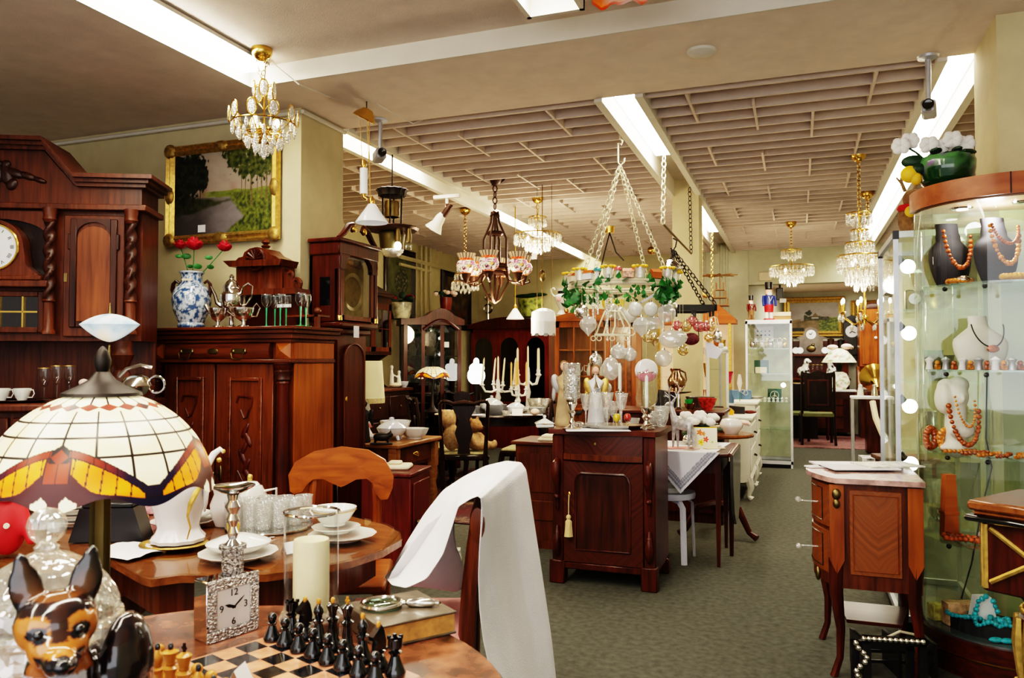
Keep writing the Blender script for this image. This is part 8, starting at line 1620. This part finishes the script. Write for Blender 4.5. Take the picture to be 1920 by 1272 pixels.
part('column',B().lathe([(.10,.64),(.11,.66),(.09,.63),(.07,.60),(.10,.58),(.095,.40),(.08,.38),(.11,.36),(.12,.34),(.09,.31),(.13,.2),(.15,.10),(.16,0),(0,0)],20),mMahog,t)
b=B()
for k in range(14):a=2*pi*k/14;b.tube([(.102*cos(a),.102*sin(a),.58),(.104*cos(a),.104*sin(a),.5),(.097*cos(a),.097*sin(a),.40)],[.012,.017,.012],6)
for z,r in((.365,.112),(.34,.12),(.60,.085),(.30,.10)):[b.sph((r*cos(2*pi*k/20),r*sin(2*pi*k/20),z),.014,8,5)for k in range(20)]
part('gilding',b,mGold,t)
p=(-.20,10.75);hx,hy,zt=.28,.26,1.86
t=thing('glass_showcase','square silver framed showcase with trinkets beside the opening to the far room','display cabinet',(-.36,10.6,0));b=B()
for sx in(-1,1):
 for sy in(-1,1):b.box(sx*hx-.025*(sx>0),sy*hy-.025*(sy>0),0,sx*hx+.025*(sx<0),sy*hy+.025*(sy<0),zt)
for z in(.05,zt-.04):b.box(-hx,-hy,z,hx,-hy+.025,z+.04).box(-hx,hy-.025,z,hx,hy,z+.04).box(-hx,-hy,z,-hx+.025,hy,z+.04).box(hx-.025,-hy,z,hx,hy,z+.04)
part('frame',b,M('pale_aluminium',(.72,.72,.76),.35,.3),t);part('back_panel',B().box(-hx,hy-.03,.09,hx,hy-.025,zt),M('pale_backing',(.50,.50,.34),.7,emit=.05),t);part('panes',B().box(-hx+.02,-hy+.01,.09,hx-.02,-hy+.014,zt-.04).box(hx-.014,-hy+.02,.09,hx-.01,hy-.02,zt-.04),mPane,t)
part('top_cap',B().box(-hx,-hy,zt,hx,hy,zt+.012),mWhiteB,t);part('plinth',B().box(-hx+.02,-hy+.02,-.0,hx-.02,hy-.02,.05),mBlack,t)
for z in(.48,.82,1.18,1.5):part('shelf',B().box(-hx+.02,-hy+.02,z,hx-.02,hy-.04,z+.008),mShelfG,t)
part('lamp',B().sph((.17,-.1,1.04),.03,12,8),mBulbW,t);FS=lambda x,y,z:V((-.36+x,10.6+y,z))
solo('green_box',B().box(-.09,-.02,0,.09,.02,.17),mGreenB,'dark green gift box behind a cream one in the square showcase','box',FS(-.1,.05,1.189));solo('cream_box',B().box(-.07,-.05,0,.07,.05,.08,.004),mPaperC,'cream box with tiny figure in the square showcase','box',FS(-.1,-.08,1.189))
t=thing('green_card','dark green card with round cream emblem in the square showcase','card',FS(.06,.0,.829));part('card',B().box(-.085,-.01,0,.085,.01,.16),mGreenB,t);part('emblem',B().ring((0,-.012,.08),.05,.004,20,4,'y').tube([(0,-.012,.05),(0,-.012,.11)],.005).tube([(-.025,-.012,.06),(0,-.012,.085),(.025,-.012,.06)],.004),mPaperC,t)
for k in range(9):solo('white_trinket',B().lathe([(0,0),(.018,0),(.012,.03),(.02,.045),(0,.06)],8),mPaper,f'{ORD[k]} small white trinket along the front of the lit glass shelf','trinket',FS(-.21+.052*k,-.17,.828),0,'white trinkets in the square showcase')
rr=random.Random(2)
for k in range(8):solo('silver_trinket',B().sph((0,0,.045),(.04,.03,.045),10,6).ring((0,0,.1),.03,.006,12,4,'y'),(mSilver,mCutF,mBaub,mGold)[k%4],f'{ORD[k]} glittering glass trinket crowded on the upper shelf of the square showcase','trinket',FS(-.2+.055*k,-.1+.1*(k%2),1.510),0,'glittering trinkets in the square showcase')
b=B();b.box(-.14,-.003,0,.1,.003,.2);t=thing('pin_board','pale card of small pins high in the square showcase','card',FS(-.05,.12,1.60));part('board',b,mPaper,t);b=B();[b.sph((-.1+.05*i,-.006,.04+.05*j),.012,8,5)for i in range(4)for j in range(3)];part('pins',b,mBlue,t)
for k,(x,lb,h,coat_,leg)in enumerate(((.0,'large nutcracker soldier in blue coat and black hat on the square showcase',.50,M('royal_blue',(.02,.04,.22),.4,coat=.4),mRed),(-.22,'smaller nutcracker figure in brown and red at the showcase edge',.33,mRedW,mFurB))):
 t=thing('nutcracker',lb,'nutcracker',FS(x,0-.05*k,zt+.013),YAW);s_=h
 part('base',B().box(-.12*s_,-.1*s_,0,.12*s_,.1*s_,.05*s_,.004),mRed if k==0 else mPine,t)
 for sg in(-1,1):part('leg',B().lathe([(.05*s_,.05*s_),(.05*s_,.2*s_),(.045*s_,.38*s_)],12,(sg*.055*s_,0,0)),mPaper if k==0 else leg,t);part('arm',B().tube([(sg*.14*s_,0,.64*s_),(sg*.16*s_,-.02,.5*s_),(sg*.15*s_,-.03,.38*s_)],.035*s_,8),coat_,t)
 part('trousers',B().lathe([(.11*s_,.22*s_),(.12*s_,.42*s_)],14),leg,t);part('coat',B().lathe([(.12*s_,.40*s_),(.11*s_,.5*s_),(.13*s_,.64*s_),(.06*s_,.68*s_),(0,.68*s_)],16),coat_,t);part('sash',B().tube([(-.05*s_,-.13*s_,.62*s_),(0,-.13*s_,.5*s_),(.05*s_,-.13*s_,.62*s_)],.01*s_),mPaper,t)
 part('head',B().lathe([(0,.66*s_),(.085*s_,.68*s_),(.09*s_,.80*s_),(0,.82*s_)],16),mSkin,t);part('beard',B().sph((0,-.07*s_,.69*s_),(.07*s_,.04*s_,.06*s_)),mPaper,t);part('hat',B().lathe([(.10*s_,.81*s_),(.085*s_,.83*s_),(.095*s_,1.0*s_),(0,1.0*s_)],16),mBlack,t)
for k,(y,m)in enumerate(((.0,mPine),(.06,mPaperC))):solo('old_book',B().box(-.14,-.1,0,.14,.1,.055,.004),m,('brown book lying behind the blue nutcracker','pale book lying on the brown one behind the nutcracker')[k],'book',FS(.12,.15,zt+.014+.057*k),.1)
solo('wall_thermostat',B().box(-.09,-.03,0,.09,0,.13,.01).box(-.05,-.035,.05,.05,-.03,.075),mPaperC,'small cream thermostat box above the opening','thermostat',(WY(1435,525,11.76).x,11.765,WY(1435,527,11.76).z))
t=thing('wall_speaker','small black lamp with white card hung at the opening corner','spotlight',W(1462,548,11.3));part('body',B().box(-.05,-.06,-.12,.05,.06,.06,.01).tube([(0,0,.05),(0,0,.12)],.015),mBlack,t);part('card',B().box(.0,-.07,-.16,.09,-.066,-.10),mPaper,t)
def farland(u,v):
 n=fb(u,v,5,3);n2=fb(u,v,18,4);c=mix((.26,.21,.19),(.34,.31,.25),clamp(v*1.2-.4+n))
 if v<.42+.12*n-.25*max(0,.3-u):c=mix((.10,.075,.03),(.24,.16,.08),clamp(.5+n*1.6))
 if u>.6 and v<.48+.15*n:c=mix((.05,.07,.015),(.22,.24,.04),clamp(.4+n2*2+n))
 if .3<u<.8 and .38<v<.52+.1*n:c=mix((.02,.025,.012),(.09,.08,.03),clamp(.4+n2*2))
 if abs(u-.53)<.075-max(0,v-.50)*.5 and .50<v<.66:c=(.13,.09,.04)
 if abs(u-.52)<.07 and .44<v<.5:c=(.32,.29,.24)
 if(u-.39)**2/.006+(v-.64)**2/.010+n2<.8:c=(.02,.03,.015)
 if v<.12 and u<.3:c=(.03,.03,.02)
 return c
def farpic(label,px0,px1,py0,py1,fn,fw,y=15.56):
 a,c=WY(px0,py1,y),WY(px1,py0,y);t=thing('framed_painting',label,'painting',((a.x+c.x)/2,y,a.z));canvas('canvas',c.x-a.x,c.z-a.z,fn,90,60,mPaint,t,-.012);gilt_frame(t,c.x-a.x,c.z-a.z,fw,mGold,corner=False);return t
farpic('large gilt framed landscape with a thatched cottage in the far room',1481,1572,567,622,farland,.11);farpic('dark painting in a brown and gilt frame behind the candle chandelier',1605,1640,572,598,lambda u,v:mix((.05,.04,.015),(.12,.13,.05),clamp(1-v+NZ.noise(V((u*6,v*9,2))))),.09)
a,c=WY(1452,720,15.0),WY(1592,668,15.0);cx,hw=(a.x+c.x)/2,(c.x-a.x)/2;FLY=lambda px,z,y=15.0:V((WY(px,660,y).x,y,z))
t=thing('writing_bureau','dark mahogany upright bureau with shelf top in the far room','bureau',(cx,15.0,0));part('lower_body',B().box(-hw,0,.08,hw,.5,1.0),mMahog,t);part('writing_top',B().box(-hw-.02,-.12,1.0,hw+.02,.5,1.04,.006),mMahogX,t);part('upper_back',B().box(-hw,.25,1.04,hw,.5,1.43),mRedW,t);part('top_shelf',B().box(-hw-.02,.0,1.43,hw+.02,.5,1.47,.006),mMahogX,t);part('back_board',B().box(-hw,.42,1.47,hw,.46,1.72),mMahog,t)
part('side_wing',B().box(-hw-.02,-.05,1.04,-hw+.35,.5,1.43),mDark,t)
for k in range(4):d=part('drawer',B().box(-hw+.1,-.015,.14+.21*k,hw-.1,0,.33+.21*k,.004),mOak,t)
for k,(px,lb,h,m)in enumerate(((1467,'dark pointed obelisk ornament at the bureau end',.26,mBlack),(1481,'brown flared vase beside the mantel clock on the bureau',.30,mRust),(1558,'second brown flared vase on the other side of the clock',.30,mRust),(1577,'dark pointed ornament at the right bureau end',.28,mBlack))):solo('mantel_vase',B().lathe([(0,0),(.05,0),(.06,h*.3),(.045,h*.7),(.062,h*.9),(.0,h)],14),m,lb,'vase',FLY(px,1.4705,15.2))
t=thing('mantel_clock','dark ornate mantel clock with round white dial on the far bureau','clock',FLY(1521,1.4705,15.2));part('case',B().prism([(-.26,0),(.26,0),(.26,.05),(.2,.08),(.2,.28),(.26,.30),(.14,.34),(.1,.46),(0,.50),(-.1,.46),(-.14,.34),(-.26,.30),(-.2,.28),(-.2,.08),(-.26,.05)],'y',-.07,.07),M('clock_marble',(.10,.07,.05),.3,coat=.4,var=.4),t);d=part('dial',B().at(MX.Translation((0,-.072,.36))@MX.Rotation(pi/2,4,'X')).lathe([(0,0),(.085,0),(0,.006)],24),mPaper,t);hand(d,.5,.06,.004,mBlack,(0,.36),-.082);hand(d,-1.2,.045,.005,mBlack,(0,.36),-.083);part('figures',B().sph((0,-.1,.1),(.08,.03,.06)).sph((.03,-.1,.17),.03),mBrassD,t)
for k,px in enumerate((1476,1492,1500,1547,1556)):solo('small_plate',B().at(MX.Rotation(R(75),4,'X')).lathe([(0,0),(.05,0),(.06,.01),(0,.006)],16),mPaper,f'{ORD[k]} small white plate standing along the top shelf of the bureau','plate',FLY(px,1.537,15.06),0,'small plates on the bureau')
for k,px in enumerate((1503,1560)):
 t=thing('spotted_dog',('white spotted china dog facing the glasses, nearer the opening edge','white spotted china dog beside the mosaic lamp shade')[k],'figurine',FLY(px+4*(1-k),1.049,14.98),R(65)if k==0 else R(-65));sp_=lambda c:(.02,.02,.02)if NZ.noise(V((c.x*22,c.y*22,c.z*22)))>.33 else(.78,.77,.72)
 blob('body',[('e',(0,.04,.10),(.08,.09,.10)),('c',(0,0,.12),(0,-.04,.24),.07,.05),('e',(0,-.06,.30),(.05,.055,.05)),('e',(0,-.11,.285),(.03,.035,.026)),('c',(.035,-.06,.15),(.035,-.08,.015),.025,.022),('c',(-.035,-.06,.15),(-.035,-.08,.015),.025,.022),('e',(.05,-.04,.28),(.015,.02,.04)),('e',(-.05,-.04,.28),(.015,.02,.04))],.011,mPaintG,t,sp_)
for k in range(4):wineglass('wine_glass',f'{ORD[k]} gold tinted wine glass between the two spotted dogs',FLY(1516+8*k,1.0405,15.05),.24,.033,.1,rim=mGold,group='wine glasses on the bureau')
t=thing('carved_chair','tall dark carved chair with green seat before the bureau','chair',WY(1532,660,13.6)*V((1,1,0))if 0 else V((WY(1533,660,13.3).x,13.3,.013)),R(4))
part('back_panel',B().box(-.21,-.02,.55,.21,.02,1.10,.006),mDark,t);part('crest',B().prism([(-.25,1.08),(.25,1.08),(.24,1.16),(.12,1.14),(0,1.19),(-.12,1.14),(-.24,1.16)],'y',-.025,.025),mDark,t);part('seat',B().box(-.25,0,.44,.25,.46,.5,.01),M('olive_seat',(.16,.17,.07),.8),t);part('panel_carving',panel(B(),-.16,.62,.16,1.04,-.02,.01,.03),mMahog,t)
for sg in(-1,1):part('back_post',B().tube([(sg*.24,.02,.55),(sg*.24,.0,1.1),(sg*.24,0,1.17)],[.022,.022,.012],8),mDark,t);part('rear_leg',B().tube([(sg*.24,.02,.55),(sg*.24,.02,.3),(sg*.25,-.06,0)],.022,8),mDark,t);part('front_leg',B().tube([(sg*.24,.43,.45),(sg*.24,.43,0)],.024,8),mDark,t)
t=thing('arm_chair','dark armchair with curved arm in the shadow beside the far bureau','chair',V((-.10,14.03,.013)),0);part('seat',B().box(-.26,-.24,.42,.26,.24,.48,.01),bpy.data.materials['olive_seat'],t);part('back',B().box(-.26,.2,.48,.26,.24,.95,.01),mDark,t)
for sg in(-1,1):part('arm',B().tube([(sg*.27,.22,.74),(sg*.29,0,.70),(sg*.28,-.2,.68),(sg*.27,-.22,.45)],.022,8),mDark,t);part('leg',B().tube([(sg*.24,-.22,.44),(sg*.24,-.22,0)],.022,8),mDark,t);part('leg',B().tube([(sg*.24,.22,.44),(sg*.25,.26,0)],.022,8),mDark,t)
solo('yellow_box',B().box(-.2,-.09,0,.2,.09,.16,.006),M('ochre_box',(.38,.22,.04),.5),'ochre wooden box on the shadowed desk before the bureau','box',FLY(1490,.8055,14.5));t=thing('small_desk','small dark desk under the ochre box in the far room','desk',FLY(1497,0.011,14.5));part('top',B().box(-.34,-.2,.76,.34,.2,.794),mDark,t);part('body',B().box(-.3,-.17,.05,.3,.17,.76),mDark,t);part('feet',B().box(-.3,-.17,0,.3,.17,.05),mDark,t)
t=thing('marble_side_table','side table with white marble top and beaded dark frame under the mosaic lamp','table',FLY(1574,.011,14.3));part('top',B().box(-.25,-.18,.82,.25,.18,.85,.004),mPaper,t);part('frame',B().box(-.22,-.15,.70,.22,.15,.82),mMahog,t)
for sx in(-1,1):
 for sy in(-1,1):part('leg',B().lathe([(.02,0),(.025,.1),(.018,.2),(.026,.3),(.018,.4),(.026,.5),(.02,.7)],10,(sx*.2,sy*.13,0)),mMahog,t)
t=thing('mosaic_lamp','mosaic glass table lamp with flared shade and glowing round base','lamp',FLY(1573,.862,14.3));flo=lambda c:mix(mix((.70,.66,.50),(.20,.30,.12),clamp(NZ.noise(V((atan2(c.y,c.x)*3,c.z*22,1)))*3)),(.60,.10,.10),clamp(NZ.noise(V((atan2(c.y,c.x)*4,c.z*26,7)))*4-1))
pr=[(0,0),(.10,.01),(.16,.09),(.165,.16),(.12,.27),(.07,.30)];part('base',B().lathe([(r0+(r1-r0)*i/4,z0+(z1-z0)*i/4)for(r0,z0),(r1,z1)in zip(pr,pr[1:])for i in range(4)]+[pr[-1]],40),mMos,t,paint=flo);part('stem',B().lathe([(.03,.30),(.05,.34),(.06,.42),(.03,.46),(.03,.6)],16),mIron,t)
pr=[(.27,.46),(.25,.50),(.20,.58),(.13,.66),(.05,.70)];part('shade',B().olathe([(r0+(r1-r0)*i/5,z0+(z1-z0)*i/5)for(r0,z0),(r1,z1)in zip(pr,pr[1:])for i in range(5)]+[pr[-1]],48,fn=lambda a,z:1+.04*cos(a*8)*clamp((.6-z)*6)),painted('floral_shade',.3,emit=.35),t,paint=flo);part('topknot',B().sph((-.1,0,.72),(.09,.08,.045)).sph((.12,0,.73),(.09,.08,.05)),mPetalP,t,label='pink flowers on the shade')
t=thing('wall_clock','dark carved wall clock with white dial in the far room','clock',V((WY(1597,640,15.55).x,15.59,1.45)));part('case',B().box(-.15,-.12,0,.15,0,.62,.01).prism([(-.18,.62),(.18,.62),(.18,.66),(.1,.70),(0,.74),(-.1,.70),(-.18,.66)],'y',-.13,0).prism([(-.15,0),(.15,0),(.05,-.12),(0,-.16),(-.05,-.12)],'y',-.1,0),mBlack,t);d=part('dial',B().at(MX.Translation((0,-.122,.44))@MX.Rotation(pi/2,4,'X')).lathe([(0,0),(.11,0),(0,.006)],24),mPaper,t);hand(d,2,.08,.006,mBlack,(0,.44),-.134);hand(d,-2.2,.06,.006,mBlack,(0,.44),-.135);part('pendulum',B().sph((0,-.125,.14),(.06,.01,.04)),mSilver,t)
b=B();[b.lathe([(.02,0),(.03,.04),(0,.1)],8,(x,-.06,.66))for x in(-.15,0,.15)];part('finial',b,mBlack,t)
a,c=WY(1612,700,14.8),WY(1660,610,14.8)
t=thing('oak_cupboard','honey oak cupboard with one plain door and carved crest in the far room','cupboard',((a.x+c.x)/2,14.8,1.25));hw=(c.x-a.x)/2;part('body',B().box(-hw,0,0,hw,.5,1.0,.006),mOrange,t);part('door',B().box(-hw+.04,-.02,.04,hw*.4,0,.96,.006),mOrange,t);part('knob',B().sph((hw*.25,-.04,.5),.025),mPaper,t);part('crest',B().sph((-hw*.5,.05,1.02),(.15,.03,.07)).sph((hw*.1,.05,1.03),(.15,.03,.09)),mOakD,t)
t=thing('roll_desk','roll top desk with ribbed interior under the honey oak cupboard','desk',((a.x+c.x)/2,14.75,.01));part('pedestal',B().box(-hw,0,0,hw,.55,.74),mOak,t);part('writing_top',B().box(-hw-.06,-.2,.74,hw,.55,.79),mOrangeX,t);part('hood',B().prism([(-.05,.79),(.55,.79),(.55,1.24),(.2,1.24),(.05,1.1)],'x',-hw-.03,-hw+.03).box(-hw,.1,1.18,hw,.55,1.24),mOrange,t);b=B();[b.box(-hw+.06,.2,.84+.08*k,hw,.3,.875+.08*k)for k in range(4)];part('pigeonholes',b,mPaper,t)
t=thing('gramophone','pale brass gramophone horn at the edge of the tall showcase','gramophone',V((WY(1650,690,12.6).x,12.6,.01)));part('cabinet',B().box(-.2,-.18,0,.2,.2,.9,.01),mMahog,t);part('horn',B().at(MX.Translation((-.05,-.05,.98))@MX.Rotation(R(-70),4,'X')).lathe([(.02,-.1),(.04,.1),(.09,.22),(.22,.33),(.2,.33),(.05,.15)],24),mBrass,t)
t=thing('metal_stand','white topped stand with thin steel legs beside the tall showcase','table',WY(1616,660,9.2)*V((1,1,0)));part('top',B().box(-.12,-.12,.94,.3,.12,.97,.004),mPaper,t)
for x,y in((-.1,-.1),(.28,-.1),(-.1,.1),(.28,.1)):part('leg',B().tube([(x,y,0),(x,y,.94)],.012,8),mAlu,t)
for k,dx in enumerate((-.02,.12)):solo('salt_shaker',B().lathe([(0,0),(.035,0),(.03,.06),(.02,.09),(.022,.12),(0,.125)],12),(mChina,mSilver)[k],('white china shaker on the steel legged stand','silver shaker on the steel legged stand')[k],'shaker',WY(1616,660,9.2)*V((1,1,0))+V((dx,0,.9705)))
t=thing('rocking_chair_arm','pale curved wooden chair back beside the tall showcase','chair',V((.72,8.35,0)),R(10));part('back_bow',B().tube([(-.05,0,.95),(-.05,-.10,.8),(.0,-.22,.6),(.03,-.26,.4)],.03,8),mPaperC,t);part('seat',B().box(-.05,-.35,.40,.45,.1,.44,.008),mOak,t)
for x,y in((0,-.3),(.4,-.3),(0,.05),(.4,.05)):part('leg',B().tube([(x,y,.40),(x,y,0)],.02,8),mOak,t)
solo('magazine_box',B().box(-.10,-.15,0,.10,.15,.3,.004),M('magazine_spines',(.62,.60,.58),.5,var=.9,vs=26),'box of magazines with a red spine under the steel legged stand','magazines',V((WY(1630,660,9.3).x,9.35,0)),.1)
cd=bpy.data.cameras.new('camera');cam=bpy.data.objects.new('camera',cd);COL.objects.link(cam);SC.camera=cam
cd.sensor_width=36;cd.lens=36*FL/1920;cd.clip_end=60;cd.clip_start=.05
cam.location=(0,0,EYE);cam.rotation_euler=(pi/2+PIT,0,YAW)
cd.dof.use_dof=True;cd.dof.focus_distance=4.8;cd.dof.aperture_fstop=7.5
w=bpy.data.worlds.new('world');SC.world=w;w.use_nodes=True;nt=w.node_tree;bg=nt.nodes['Background']
sk=nt.nodes.new('ShaderNodeTexSky');sk.sky_type='HOSEK_WILKIE';sk.turbidity=6;sk.sun_direction=(-.3,-.5,.8)
bg.inputs[0].default_value=(.95,.92,.90,1);bg.inputs[1].default_value=.4
def area(n,loc,rot,sx,sy,e,c):
 l=bpy.data.lights.new(n,'AREA');l.shape='RECTANGLE';l.size=sx;l.size_y=sy;l.energy=e;l.color=c
 o=bpy.data.objects.new(n,l);COL.objects.link(o);o.location=loc;o.rotation_euler=rot
def point(n,loc,e,c,r=.05):
 l=bpy.data.lights.new(n,'POINT');l.energy=e;l.color=c;l.shadow_soft_size=r
 o=bpy.data.objects.new(n,l);COL.objects.link(o);o.location=loc
area('shop_window_daylight',(.2,-1.9,1.8),(R(90),0,0),5.5,2.0,60,(.94,.96,1))
area('far_room_light',(.8,13.8,2.6),(0,0,0),1.6,1.6,45,(1,.93,.8))
point('tiffany_lamp_bulb',CF(-.855,1.62,1.17),1.2,(1,.75,.4),.04)
point('mosaic_chandelier_light',tuple(W(928,590,7.0)),40,(1,.78,.5),.15);point('crystal_chandelier_light',tuple(W(1008,470,7.6)),40,(1,.85,.6),.15);point('front_chandelier_light',tuple(W(1484,540,9.0)),30,(1,.85,.6),.1);point('cascade_light',tuple(W(1606,540,6.0)),20,(1,.85,.6),.1);point('showcase_spot',(.80,3.9,1.98),7,(1,.96,.9),.04)
SC.view_settings.view_transform='Filmic';SC.view_settings.look='Very High Contrast';SC.view_settings.exposure=.45
c=SC.cycles;c.max_bounces=8;c.diffuse_bounces=3;c.glossy_bounces=4;c.transparent_max_bounces=24;c.transmission_bounces=4
c.caustics_reflective=False;c.caustics_refractive=False;c.sample_clamp_indirect=4;c.sample_clamp_direct=20;c.use_denoising=True
